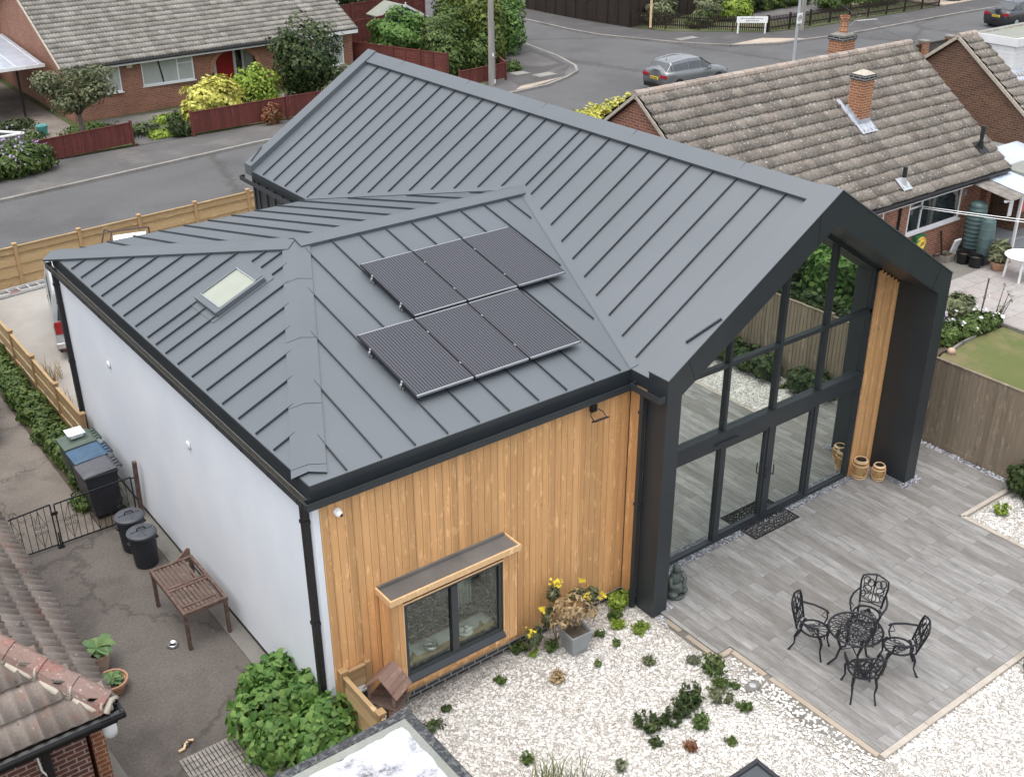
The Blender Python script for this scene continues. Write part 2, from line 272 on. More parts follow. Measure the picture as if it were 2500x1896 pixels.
# ---------------- mesh builder ----------------
ORG={}
class MB:
    def __init__(s): s.v=[]; s.f=[]; s.m=[]; s.cm=0
    def add(s,vs,fs):
        n=len(s.v); s.v.extend([tuple(map(float,p)) for p in vs]); s.f.extend([tuple(i+n for i in f) for f in fs]); s.m.extend([s.cm]*len(fs)); return s
    def box(s,x0,y0,z0,x1,y1,z1):
        return s.add([(x0,y0,z0),(x1,y0,z0),(x1,y1,z0),(x0,y1,z0),(x0,y0,z1),(x1,y0,z1),(x1,y1,z1),(x0,y1,z1)],[(0,3,2,1),(4,5,6,7),(0,1,5,4),(1,2,6,5),(2,3,7,6),(3,0,4,7)])
    def obox(s,c,ax,ay,az,hx,hy,hz):
        c,ax,ay,az=map(np.array,(c,ax,ay,az)); ax,ay,az=[a/np.linalg.norm(a) for a in (ax,ay,az)]
        vs=[c+sx*hx*ax+sy*hy*ay+sz*hz*az for sz in(-1,1) for sx,sy in((-1,-1),(1,-1),(1,1),(-1,1))]
        return s.add(vs,[(0,3,2,1),(4,5,6,7),(0,1,5,4),(1,2,6,5),(2,3,7,6),(3,0,4,7)])
    def beam(s,p0,p1,w,h,up=(0,0,1)):
        p0,p1,up=map(lambda a:np.array(a,float),(p0,p1,up)); d=p1-p0; L=np.linalg.norm(d); d/=L; sd=np.cross(d,up); n=np.linalg.norm(sd)
        if n<1e-6: sd=np.array([1.,0,0]); n=1
        sd/=n; u=np.cross(sd,d); return s.obox((p0+p1)/2,d,sd,u,L/2,w/2,h/2)
    def prism(s,poly,dv):
        n=len(poly); a=[np.array(p,float) for p in poly]; b=[p+np.array(dv,float) for p in a]
        return s.add(a+b,[tuple(range(n)),tuple(range(2*n-1,n-1,-1))]+[(i,i+n,(i+1)%n+n,(i+1)%n) for i in range(n)])
    def ring(s,o,i,dv):
        n=len(o); dv=np.array(dv,float); A=[np.array(p,float) for p in o]; B=[np.array(p,float) for p in i]
        vs=A+B+[p+dv for p in A]+[p+dv for p in B]; fs=[]
        for k in range(n-1):
            fs+=[(k,k+1,n+k+1,n+k),(2*n+k,3*n+k,3*n+k+1,2*n+k+1),(k,2*n+k,2*n+k+1,k+1),(n+k,n+k+1,3*n+k+1,3*n+k)]
        fs+=[(0,n,3*n,2*n),(n-1,3*n-1,4*n-1,2*n-1)]
        return s.add(vs,fs)
    def poly(s,p): return s.add(p,[tuple(range(len(p)))])
    def tube(s,pts,r,seg=6,cap=True,closed=False):
        P=[np.array(p,float) for p in pts]; n=len(P); rr=r if hasattr(r,'__len__') else [r]*n; vs=[]; fs=[]; prev=None
        for i in range(n):
            a=P[(i-1)%n] if (closed or i>0) else P[i]; b=P[(i+1)%n] if (closed or i<n-1) else P[i]; d=b-a; d/=(np.linalg.norm(d)+1e-9)
            if prev is None: u=np.cross(d,[0,0,1.]); u=u if np.linalg.norm(u)>1e-3 else np.array([1.,0,0])
            else: u=prev-d*np.dot(prev,d)
            u/=np.linalg.norm(u)+1e-9; w=np.cross(d,u); prev=u
            for k in range(seg): t=2*pi*k/seg; vs.append(P[i]+rr[i]*(cos(t)*u+sin(t)*w))
        for i in range(n if closed else n-1):
            j=(i+1)%n
            for k in range(seg): fs.append((i*seg+k,i*seg+(k+1)%seg,j*seg+(k+1)%seg,j*seg+k))
        if cap and not closed: fs+=[tuple(range(seg-1,-1,-1)),tuple((n-1)*seg+k for k in range(seg))]
        return s.add(vs,fs)
    def lathe(s,c,prof,seg=24,rx=1,ry=1,cap=True):
        vs=[];fs=[];n=len(prof)
        for r,z in prof:
            for k in range(seg): t=2*pi*k/seg; vs.append((c[0]+r*rx*cos(t),c[1]+r*ry*sin(t),c[2]+z))
        for i in range(n-1):
            for k in range(seg): fs.append((i*seg+k,i*seg+(k+1)%seg,(i+1)*seg+(k+1)%seg,(i+1)*seg+k))
        if cap: fs+=[tuple(range(seg-1,-1,-1)),tuple((n-1)*seg+k for k in range(seg))]
        return s.add(vs,fs)
    def ball(s,c,rx,ry,rz,seg=10,rings=6):
        pr=[(max(.02,sin(pi*i/rings)),-cos(pi*i/rings)*rz) for i in range(rings+1)]
        return s.lathe(c,pr,seg,rx,ry)
    def build(s,name,mat,parent=None,smooth=False,bevel=0,mats=None,subsurf=0):
        off=ORG.get(parent.name,(0,0,0)) if parent else (0,0,0)
        me=bpy.data.meshes.new(name); v=np.array(s.v,float)-np.array(off); me.from_pydata(v.tolist(),[],s.f)
        for mm in (mats or [mat]): me.materials.append(MATS[mm])
        if mats: me.polygons.foreach_set('material_index',s.m)
        if smooth: me.polygons.foreach_set('use_smooth',[True]*len(me.polygons))
        me.validate(); me.update()
        o=bpy.data.objects.new(name,me); COL.objects.link(o)
        if parent: o.parent=parent
        ORG[o.name]=off
        if bevel:
            md=o.modifiers.new('bevel','BEVEL'); md.width=bevel; md.segments=2; md.limit_method='ANGLE'
        if subsurf:
            md=o.modifiers.new('sub','SUBSURF'); md.levels=subsurf; md.render_levels=subsurf
        return o
def tag(o,label,cat,group=None,kind=None):
    if label: o['label']=label
    if cat: o['category']=cat
    if group: o['group']=group
    if kind: o['kind']=kind
    return o
def thing(name,label,cat,loc,group=None):
    o=bpy.data.objects.new(name,None); COL.objects.link(o); o.location=loc; o.empty_display_size=.2; ORG[o.name]=tuple(loc); return tag(o,label,cat,group)
def struct(mb,name,mat,**k):
    o=mb.build(name,mat,**k); o['kind']='structure'; return o
def cp(o,loc,rz=0,label=None,sc=None):
    c=o.copy(); COL.objects.link(c); c.location=loc; c.rotation_euler=(0,0,rz)
    if sc: c.scale=(sc,sc,sc)
    if label: c['label']=label
    for ch in list(o.children):
        d=ch.copy(); COL.objects.link(d); d.parent=c
        for g in list(ch.children): e=g.copy(); COL.objects.link(e); e.parent=d
    return c
def sheet(name,mat,pts,z,th=.05,**k):
    return struct(MB().prism([(x,y,z) for x,y in pts][::1],(0,0,-th)),name,mat,**k)
def rect(x0,y0,x1,y1): return [(x0,y0),(x1,y0),(x1,y1),(x0,y1)]
def leaves(P,D,size,asp=1.6,fold=.25,jit=.35):
    """leaf faces at points P with outward directions D"""
    n=len(P); N=D+nr.normal(0,jit,(n,3)); N/=np.linalg.norm(N,axis=1)[:,None]+1e-9
    A=np.cross(N,nr.normal(0,1,(n,3))); A/=np.linalg.norm(A,axis=1)[:,None]+1e-9; B=np.cross(N,A)
    s=size*(.6+.8*nr.rand(n))[:,None]; V=np.stack([P-A*s*asp*.5,P+B*s*.5-N*s*fold*.3,P+A*s*asp*.5,P-B*s*.5-N*s*fold*.3],1).reshape(-1,3)
    idx=np.arange(n*4).reshape(n,4); return V,idx
def leaves6(P,D,size,jit=.5):
    n=len(P); N=D+nr.normal(0,jit,(n,3)); N/=np.linalg.norm(N,axis=1)[:,None]+1e-9
    A=np.cross(N,nr.normal(0,1,(n,3))); A/=np.linalg.norm(A,axis=1)[:,None]+1e-9; B=np.cross(N,A); s=size*(.55+.8*nr.rand(n))[:,None]
    sh_=[(-.5,0,0),(-.42,.38,-.12),(-.02,.55,-.16),(.22,.30,-.08),(.62,0,-.05),(.22,-.30,-.08),(-.02,-.55,-.16),(-.42,-.38,-.12)]
    V=np.stack([P+A*s*a+B*s*b+N*s*c for a,b,c in sh_]+[P+N*s*.04],1).reshape(-1,3)
    q=np.array([(8,0,1,2),(8,2,3,4),(8,4,5,6),(8,6,7,0)]); F=(np.arange(n)[:,None,None]*9+q[None]).reshape(-1,4); return V,F
def mesh_np(name,V,F,mat,parent=None,k=4):
    off=np.array(ORG.get(parent.name,(0,0,0))) if parent else 0
    me=bpy.data.meshes.new(name); me.vertices.add(len(V)); me.vertices.foreach_set('co',(V-off).astype(np.float32).ravel())
    me.loops.add(F.size); me.loops.foreach_set('vertex_index',F.astype(np.int32).ravel()); me.polygons.add(len(F)); me.polygons.foreach_set('loop_start',np.arange(0,F.size,k,dtype=np.int32))
    me.materials.append(MATS[mat]); me.update(calc_edges=True); me.validate()
    o=bpy.data.objects.new(name,me); COL.objects.link(o)
    if parent: o.parent=parent; ORG[o.name]=ORG.get(parent.name,(0,0,0))
    return o
def blobpts(blobs,n):
    """points through the outer part of lumpy ellipsoids"""
    vol=np.array([b[3]*b[4]+b[4]*b[5]+b[3]*b[5] for b in blobs]); cnt=(n*vol/vol.sum()).astype(int)+1; P=[];D=[]
    for b,c in zip(blobs,cnt):
        d=nr.normal(0,1,(c,3)); d/=np.linalg.norm(d,axis=1)[:,None]
        lump=1+.16*np.sin(d[:,0]*5+b[0]*3)*np.sin(d[:,1]*6+b[1])+.13*np.sin(d[:,2]*7+d[:,0]*4+b[2])
        r=(1-.42*nr.rand(c)**2.0)*lump; P.append(np.array(b[:3])+d*r[:,None]*np.array(b[3:6])); D.append(d+np.array([0,0,.35]))
    P=np.concatenate(P);D=np.concatenate(D); k=P[:,2]>.0; return P[k],D[k]
def foliage(name,blobs,n,size,mat,parent=None,asp=1.6,clump=0):
    P,D=blobpts(blobs,n)
    V,F=leaves6(P,D,size) if asp==0 else leaves(P,D,size,asp); return mesh_np(name,V,F,mat,parent)
def subblobs(b,k,f=.42):
    out=[]
    for i in range(k):
        d=nr.normal(0,1,3); d/=np.linalg.norm(d); q=.45+.35*nr.rand(); s=f*(.7+.6*nr.rand())
        out.append((b[0]+d[0]*b[3]*q,b[1]+d[1]*b[4]*q,max(.05,b[2]+d[2]*b[5]*q),b[3]*s,b[4]*s,b[5]*s))
    return out
def plant(name,label,cat,loc,blobs,n,size,mat,group=None,trunk=None,asp=1.6,stems=6,part='leaves'):
    t=thing(name,label,cat,loc,group); foliage(part,blobs,n,size,mat,t,asp)
    mb=MB(); b0=blobs[0]
    if trunk:
        r,h=trunk; x,y,z=loc
        mb.tube([(x,y,z),(x+.03,y,z+h*.5),(x,y+.04,z+h)],[r*1.2,r,r*.8],8)
        for b in blobs[:14]: mb.tube([(x,y+.04,z+h*.9),((x+b[0])/2+.05,(y+b[1])/2,(z+h+b[2])/2+.05),(b[0],b[1],b[2])],[r*.55,r*.35,r*.12],5)
        mb.build('trunk','bark',t,smooth=True)
    elif stems:
        for i in range(stems):
            b=blobs[i%len(blobs)]; mb.tube([(loc[0]+rnd.uniform(-.1,.1),loc[1]+rnd.uniform(-.1,.1),loc[2]),(b[0],b[1],b[2]+b[5]*.3)],[.018,.006],5)
        mb.build('stems','bark',t)
    return t
# ================= SETTING =================
struct(MB().prism([(-150,-60,-.14),(260,-60,-.14),(260,260,-.14),(-150,260,-.14)],(0,0,-.3)),'ground','base_earth')
ROAD=[(-40,22.9),(22,22.9),(60,24.2),(140,24.2),(140,33),(44.3,33),(42.4,36),(41.4,39),(41,70),(35,70),(27,33),(-40,33)]
sheet('road','road_asphalt',ROAD,-.07,.05)
K1=[(-40,23.5),(-8,27.6),(3.2,29.25),(8.5,30.0),(13.5,30.75),(20,31.2),(27,31.5),(29.3,31.75),(31.1,32.5),(32.5,33.3),(33.3,34.4),(34.2,37),(35,41),(35.6,47),(36,70)]
K2=[(40.3,70),(40.1,52),(39.9,42.8),(40.1,40.5),(41,38.1),(42.1,35.7),(43.76,33.3),(46.3,32.05),(52,31.5),(62.5,31.8),(71,31.7),(140,31.6)]
IN1=[(-40,27.5),(-8,31.4),(3,32.9),(27.4,33.6),(28.6,35.4),(30.6,36.6),(31.6,42),(32,70)]
IN2=[(43,70),(42.4,49),(42.7,44),(43.1,40.9),(44,38.5),(48.4,34.65),(52.2,34.1),(64.7,34.1),(140,34.2)]
struct(MB().prism([(x,y,.02) for x,y in K1+IN1[::-1]],(0,0,-.1)),'pavement','pavement_asphalt')
struct(MB().prism([(x,y,.02) for x,y in K2+IN2[::-1]],(0,0,-.1)),'pavement','pavement_dark')
sheet('pavement','pavement_asphalt',[(-40,21.35),(22,21.35),(60,22.3),(140,22.3),(140,24.1),(60,24.1),(22,22.9),(-40,22.9)],.02,.1)
def kerb(pts,name='kerb',w=.14):
    m=MB()
    for a,b in zip(pts[:-1],pts[1:]):
        L=math.dist(a,b); n=max(1,int(L/.95)) if L<40 else 30
        for i in range(n):
            p=[a[0]+(b[0]-a[0])*i/n,a[1]+(b[1]-a[1])*i/n]; q=[a[0]+(b[0]-a[0])*(i+.985)/n,a[1]+(b[1]-a[1])*(i+.985)/n]
            m.beam((*p,-.025),(*q,-.025),w,.11)
    return struct(m,name,'kerb_stone')
kerb([(x,y) for x,y in K1]); kerb(K2); kerb([(-40,22.95),(22,22.95),(60,24.15),(140,24.15)])
# pavement patches and crossings
struct(MB().prism([(27.4,31.75,.026),(28.3,31.75,.026),(31.0,32.6,.026),(28.1,32.25,.026)],(0,0,-.02)),'pavement_crossing','tactile_sand')
struct(MB().prism([(43.7,33.35,.026),(46.5,32.2,.026),(48.6,32.0,.026),(46.7,33.6,.026)],(0,0,-.02)),'pavement_crossing','tactile_sand')
m=MB()
for poly in ([(30.9,36.3),(31.7,35.1),(32.9,35.2),(33.6,38.4),(32.6,39.6)],[(29.8,33.6),(33.1,34.9),(32.9,34.5),(30.1,33.1)]): m.prism([(x,y,.026) for x,y in poly],(0,0,-.015))
struct(m,'pavement_patch','pavement_asphalt')
struct(MB().prism([(x,y,.0235) for x,y in [(28,32.3),(31.2,32.8),(33.0,34.5),(33.9,37.4),(34.8,41.5),(34.2,42),(32.4,40),(30.9,36.8),(28.9,35)]],(0,0,-.015)),'pavement_patch','pavement_dark')
for i,(x,y,a,b) in enumerate([(29.8,34.6,.45,.35),(30.6,33.55,.6,.35),(43.2,36.2,.75,.3)]):
    t=thing('manhole_cover',['small pale manhole cover set in the corner pavement beside the hedge','larger pale manhole cover in the dark corner pavement nearest the kerb','long pale utility cover in the dark pavement before the picket fence'][i],'manhole cover',(x,y,.03))
    MB().box(x-a,y-b,.026,x+a,y+b,.034).build('frame','concrete',t); MB().box(x-a+.06,y-b+.06,.034,x+a-.06,y+b-.06,.038).build('lid','kerb_stone',t)
# plots around the houses
sheet('driveway','resin_drive',rect(-.16,10.6,12,20.98),.0,.1)
sheet('neighbour_yard','yard_tarmac',rect(-3.0,-8,-.26,7.32),.0,.1)
sheet('neighbour_driveway','drive_concrete',rect(-6,7.32,-.9,21.3),.004,.1)
sheet('planting_strip','soil',rect(-.9,7.32,-.2,21.3),.012,.1)
sheet('wall_footing','concrete',rect(-.27,-.2,-.002,10.5),.022,.1)
sheet('house_path','concrete',[(-2.94,2.02),(-2.72,2.02),(-2.62,-.1),(-2.94,-.1)],.03,.1)
sheet('gravel_garden','gravel_white',rect(.3,-12,14.14,-.001),-.02,.1)
PAT=[(5.72,.05),(5.72,-2.12),(6.02,-2.12),(6.02,-5.0),(12.22,-5.0),(12.22,-2.14),(13.98,-2.14),(13.98,13),(12.75,13),(12.75,.05)]
sheet('patio','plank_porcelain',PAT,.03,.09)
sheet('patio_bed','concrete',[(5.6,-.95),(5.58,-1.75),(5.66,-2.2),(5.90,-2.24),(5.74,-2.8),(5.60,-3.2),(5.68,-3.6),(5.62,-4.0),(5.74,-4.3),(5.86,-4.8),(5.98,-5.1),(6.1,-5.1),(12.3,-5.1),(12.32,-2.24),(14.1,-2.24),(14.1,-1.9),(12.0,-1.9),(6.1,-1)],-.006,.05)
m=MB()
for a,b in [((6.0,-5.05),(12.27,-5.05)),((12.27,-5.05),(12.27,-2.19)),((12.27,-2.19),(13.95,-2.19))]:
    L=math.dist(a,b); n=int(L/.9)
    for i in range(n): m.beam((a[0]+(b[0]-a[0])*i/n,a[1]+(b[1]-a[1])*i/n,-.003),(a[0]+(b[0]-a[0])*(i+.99)/n,a[1]+(b[1]-a[1])*(i+.99)/n,-.003),.09,.065)
struct(m,'patio_edging','kerb_sand')
m=MB()
for a,b in [((5.66,-1.0),(5.66,-1.35)),((5.66,-1.5),(5.66,-2.16)),((5.7,-2.17),(6.0,-2.17)),((5.965,-2.2),(5.965,-2.9)),((5.975,-3.0),(5.975,-5.0))]: m.beam((*a,-.012),(*b,-.012),.09,.06)
struct(m,'patio_edging','tactile_sand')
sheet('slate_border','gravel_slate',rect(13.98,-2.1,14.13,13),.022,.06)
sheet('slate_border','gravel_slate',[(5.86,-.12),(11.7,-.12),(11.7,.03),(5.86,.03)],.034,.03)
sheet('slate_border','gravel_slate',[(12.2,-.95),(12.82,-.95),(12.82,-.3),(12.2,-.3)],.0335,.03)
# neighbour garden on the right
sheet('neighbour_patio','stone_slabs',[(14.7,2.9),(20.95,2.9),(20.95,-3),(34,-3),(34,6.3),(14.7,6.3)],.02,.1)
sheet('neighbour_patio_strip','concrete',rect(15,4.95,24.6,6.3),.026,.02)
sheet('lawn','grass_lawn',[(18.2,2.25),(18.4,2.17),(19.6,2.3),(20.8,2.25),(20.86,-9),(14.3,-9),(14.3,1.2)],.02,.1)
sheet('flower_bed_soil','soil',[(14.3,4.6),(17,4.6),(20.9,2.9),(20.9,2.35),(19.6,2.36),(18.2,2.3),(14.3,1.3)],.03,.1)
m=MB(); 
for a,b in [((20.9,-6),(20.9,2.6))]: m.beam((*a,.04),(*b,.04),.08,.09)
struct(m,'lawn_edging','grey_board')
m=MB()
for a,b in [((18.5,2.2),(19.05,2.29)),((19.07,2.29),(19.65,2.31))]: m.beam((*a,.05),(*b,.05),.06,.08)
struct(m,'bed_edging','kerb_stone')
# front gardens over the road
sheet('front_garden','grass_rough',[(-30,33.25),(27,33.6),(28.5,35.5),(30.5,36.7),(32,60),(-30,60)],.0,.08)
sheet('garden_path','pavement_asphalt',[(9.6,33.2),(11.7,33.2),(11.2,35.8),(13.6,36.6),(13.6,38.2),(9.5,38.2),(9.7,35.4)],.012,.05)
sheet('garden_path','concrete',[(11.0,36.9),(20,36.9),(20,37.9),(11.0,37.9)],.018,.05)
sheet('side_drive','drive_concrete',[(4.6,33.4),(6.6,33.4),(8.4,38),(8.4,50),(4.8,50)],.012,.05)
sheet('far_garden','grass_rough',[(43.3,41),(44.3,38.6),(48.5,34.9),(52.2,34.35),(64.7,34.35),(64.7,60),(43,60)],.0,.1)
sheet('far_drive','tactile_sand',rect(65.5,34.3,78,60),.015,.1)
sheet('far_path','pavement_asphalt',[(52,36.6),(58,38),(64,40),(64,44),(52,40)],.012,.05)
# scattered stones (nobody could count them)
def stones(name,mat,regs,n,s,z0):
    b0=np.array([(1,0,-.1),(.3,.9,0),(-.8,.55,-.1),(-.8,-.6,0),(.35,-.9,-.1),(0,0,.75)]); fc=[(0,1,5),(1,2,5),(2,3,5),(3,4,5),(4,0,5)]
    P=[]; tot=sum((r[2]-r[0])*(r[3]-r[1]) for r in regs)
    for r in regs:
        k=int(n*(r[2]-r[0])*(r[3]-r[1])/tot); P.append(np.c_[r[0]+(r[2]-r[0])*nr.rand(k),r[1]+(r[3]-r[1])*nr.rand(k)])
    P=np.concatenate(P); n=len(P); a=nr.rand(n)*2*pi; sc=s*(.55+.9*nr.rand(n)); sq=.6+.5*nr.rand(n); c,sn=np.cos(a),np.sin(a)
    V=np.empty((n,6,3)); x=b0[None,:,0]*sc[:,None]; y=b0[None,:,1]*(sc*sq)[:,None]
    V[:,:,0]=P[:,0,None]+x*c[:,None]-y*sn[:,None]; V[:,:,1]=P[:,1,None]+x*sn[:,None]+y*c[:,None]; V[:,:,2]=z0+b0[None,:,2]*sc[:,None]*.75
    F=(np.arange(n)[:,None,None]*6+np.array(fc)[None]).reshape(-1,3)
    o=mesh_np(name,V.reshape(-1,3),F,mat,None,3); o['kind']='stuff'; return o
stones('gravel','stone_white',[(.4,-5.8,5.45,-.05),(6,-8,9,-5.12),(9,-6.5,14.1,-5.12),(12.4,-5.1,14.1,-2.3)],32000,.022,-.016)
stones('gravel','stone_white',[(5.45,-5.2,5.92,-2.3)],620,.024,.0); stones('gravel','stone_white',[(6,-5.22,12.3,-5.09)],500,.022,-.01); stones('slate_chips','stone_slate',[(5.55,-1.15,5.7,-.85),(5.86,-.95,6.02,-.3)],160,.022,.0); stones('slate_chips','stone_slate',[(5.86,-.85,5.98,-.2)],110,.022,.032)
stones('slate_chips','stone_slate',[(13.97,-2.1,14.13,4),(5.9,-.12,11.7,.03),(12.2,-.95,12.82,-.78),(12.68,-.95,12.82,-.3)],1500,.022,.03)

# ================= MAIN HOUSE =================
HX0,HX1,HXR=5.55,12.69,9.12; He=4.3; Hr=6.56; D=10.59; RY=D/2; Hg=5.478; AX=2.66; sm=(Hr-He)/(HXR-HX0)
VX=HX0+(Hg-He)/sm
H=thing('modern_house','modern single storey house with grey standing seam metal roof, larch cladding and glazed gable','house',(2.8,5.2,0))
m=MB(); m.box(0,.021,0,.3,10.59,He-.02); m.box(0,0,0,.092,.021,He-.02); m.box(.3,10.3,0,HX0,10.59,He-.02)
m.build('render_wall','render_white',H)
MB().box(-.004,.0,.0,.002,10.6,.10).build('damp_course','pvc_black',H)
# timber walls
m=MB(); bx0,bx1=.95,2.98
m.box(.095,.022,.0,bx0,.2,He-.03); m.box(bx1,.022,.0,HX0+.05,.2,He-.03); m.box(bx0,.022,2.1,bx1,.2,He-.03); m.box(bx0,.022,0,bx1,.2,.6)
m.build('backing_wall','soffit_dark',H)
m=MB(); x=.098
while x<HX0-.01:
    x1=min(x+.1135,HX0-.0); j=rnd.uniform(0,.003)
    if x1>.885 and x<3.045:
        m.box(x,0-j,2.2,x1,.022,He-.04); m.box(x,0-j,.16,x1,.022,.60)
        if x<.87: m.box(x,0-j,.6,.871,.022,2.2)
        if x1>3.06: m.box(3.059,0-j,.6,x1,.022,2.2)
    else: m.box(x,0-j,.16,x1,.022,He-.04)
    x+=.12
y=-.02
while y>-.27: m.box(HX0-.0,y-.112,.16,HX0+.025,y,He-.05); y-=.12
m.box(HX0+.026,-.3,.16,HX0+.2,0.02,He-.06)
m.build('timber_cladding','larch',H)
m=MB(); m.box(.10,-.012,-.05,HX0,.02,.15); m.box(HX0,-.35,-.05,HX0+.05,-.012,.15); m.build('brick_plinth','brick_blue',H)
# main wing walls
m=MB(); m.box(HX0+.05,.3,0,HX0+.3,13.4,He-.1); m.box(HX1-.3,.2,0,HX1-.03,13.4,He-.1)
m.prism([(HX0+.06,13.2,0),(HX1-.04,13.2,0),(HX1-.04,13.2,He-.12),(HXR,13.2,Hr-.2),(HX0+.06,13.2,He-.12)],(0,.25,0)); m.build('wing_wall','dark_metal',H)
m=MB(); y=10.62
while y<13.4: m.box(HX0+.02,y,0,HX0+.05,y+.02,He-.15); y+=.42
m.box(HX0+.02,13.38,0,HX0+.07,13.45,He-.1); m.build('wall_seams','dark_metal',H)
# roof planes
def zm(x): return He+sm*(min(x,2*HXR-x)-HX0)
sn=(Hg-He)/RY; sh=(Hg-He)/AX
TH=(0,0,-.1)
RF,RB=-.40,13.34
m=MB(); m.prism([(0,0,He),(HX0,0,He),(VX,RY,Hg),(AX,RY,Hg)],TH); m.build('roof_slope','roof_metal',H)
m=MB(); m.prism([(AX,RY,Hg),(VX,RY,Hg),(HX0,D,He),(0,D,He)],TH); m.build('roof_slope','roof_metal',H)
m=MB(); m.prism([(0,D,He),(0,0,He),(AX,RY,Hg)],TH); m.build('roof_slope','roof_metal',H)
m=MB(); m.prism([(HX0,RF,He),(HXR,RF,Hr),(HXR,RB,Hr),(HX0,RB,He),(HX0,D,He),(VX,RY,Hg+.0),(HX0,0,He)],TH); m.build('roof_slope','roof_metal',H)
m=MB(); m.prism([(HXR,RF,Hr),(HX1,RF,He),(HX1,RB,He),(HXR,RB,Hr)],TH); m.build('roof_slope','roof_metal',H)
# standing seams, one mesh per slope
SW,SH=.014,.034
def seam(m,p,q,n,w=SW,h=SH):
    n=np.array(n,float); n/=np.linalg.norm(n); p=np.array(p,float)+n*h/2; q=np.array(q,float)+n*h/2; m.beam(p,q,w,h,n)
nn=(0,-sn,1); nf=(0,sn,1); nh=(-sh,0,1); nm=(-sm,0,1)
m=MB(); mf=MB()
for i in range(-1,10):
    x=.56+.532*i
    if x<.3: continue
    if x<AX: yt=RY*x/AX-.3
    elif x<HX0: yt=RY-.25
    y0=.03
    if x<=HX0:
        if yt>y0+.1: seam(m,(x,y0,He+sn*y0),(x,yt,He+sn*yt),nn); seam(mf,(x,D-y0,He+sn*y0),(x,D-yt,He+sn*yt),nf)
for i in range(10,14):
    x=.56+.532*i; y0=RY*(x-HX0)/(VX-HX0)+.35
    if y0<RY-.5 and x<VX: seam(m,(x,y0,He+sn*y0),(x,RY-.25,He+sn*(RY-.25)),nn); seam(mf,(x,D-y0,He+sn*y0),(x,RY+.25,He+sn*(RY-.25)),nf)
m.build('standing_seams','seam_shade_metal',H); mf.build('standing_seams','seam_shade_metal',H)
m=MB()
hs=[9.46-.55*i for i in range(8)]+[5.26,4.85]+[4.36-.55*i for i in range(8)]
hs=[y for y in hs if .3<y<D-.3]
for y in hs:
    xt=AX*(min(y,D-y))/RY-.16
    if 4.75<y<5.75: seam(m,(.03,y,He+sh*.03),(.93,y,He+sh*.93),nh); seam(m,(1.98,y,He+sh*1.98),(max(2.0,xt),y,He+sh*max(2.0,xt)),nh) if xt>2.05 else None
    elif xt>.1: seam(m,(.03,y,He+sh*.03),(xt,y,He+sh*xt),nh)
m.build('standing_seams','seam_shade_metal',H)
m=MB(); ys=[12.81,12.25,11.69,11.15,10.62,10.07,9.53,9.0,8.47,7.94,7.4,6.85,6.3,5.76,5.23,4.91,4.38,3.84,3.3,2.76,2.22,1.69,1.15,.61,.08]
for y in ys:
    if y>=D: xb=HX0+.03
    elif y>=RY: xb=HX0+(VX-HX0)*(D-y)/RY+.10
    else: xb=HX0+(VX-HX0)*max(0,y)/RY+.14
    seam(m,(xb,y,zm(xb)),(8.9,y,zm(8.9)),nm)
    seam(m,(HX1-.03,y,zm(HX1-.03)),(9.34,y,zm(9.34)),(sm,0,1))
m.build('standing_seams','seam_shade_metal',H)
# caps
def cap(m,p,q,sides,w,h=.045,t=.02):
    p,q=np.array(p,float),np.array(q,float); d=(q-p)/np.linalg.norm(q-p); c=[]
    for n in sides:
        n=np.array(n,float); n/=np.linalg.norm(n); s=np.cross(n,d)
        c.append((n,s))
    up=np.array([0,0,h+.012])
    for n,s in c:
        if s[2]>0: s=-s
        e=w; a,b=p+up,q+up; a2,b2=p+s*e+n*h,q+s*e+n*h
        m.add([a,b,b2,a2,p+s*e+n*.002,q+s*e+n*.002],[(0,1,2,3),(3,2,5,4)])
    return m
m=MB(); cap(m,(AX-.02,RY,Hg),(VX+.1,RY,Hg),[nn,nf],.235,.06); m.build('ridge_cap','roof_metal',H)
m=MB(); cap(m,(.10,.20,He+.10*sh),(AX,RY,Hg),[nn,nh],.235,.03); m.build('hip_cap','roof_metal',H)
m=MB(); cap(m,(-.01,D+.01,He),(AX,RY,Hg),[nf,nh],.235,.045); m.build('hip_cap','roof_metal',H)
m=MB(); cap(m,(HXR,RF,Hr),(HXR,RB,Hr),[nm,(sm,0,1)],.30,.075); m.build('ridge_cap','roof_metal',H)
# joints lapped across the caps
m=MB()
for f in (.20,.47,.73,.94):
    x,y,z=AX*(1-f)*1,RY*(1-f),Hg+(He-Hg)*f
    for n in (nn,nh):
        n=np.array(n,float);n/=np.linalg.norm(n); d=np.array((AX,RY,Hg-He));d/=np.linalg.norm(d); s=np.cross(n,d); s=-s if s[2]>0 else s
        p=np.array((x,y,z+.044)); m.beam(p,p+s*.235+n*.030-np.array((0,0,.044))+d*.03,.006,.006)
for yy in (1.2,3.9,6.6,9.3,12.0): m.beam((HXR,yy,Hr+.09),(8.868,yy,zm(8.868)+.08),.006,.006)
m.build('cap_joint','dark_metal',H)
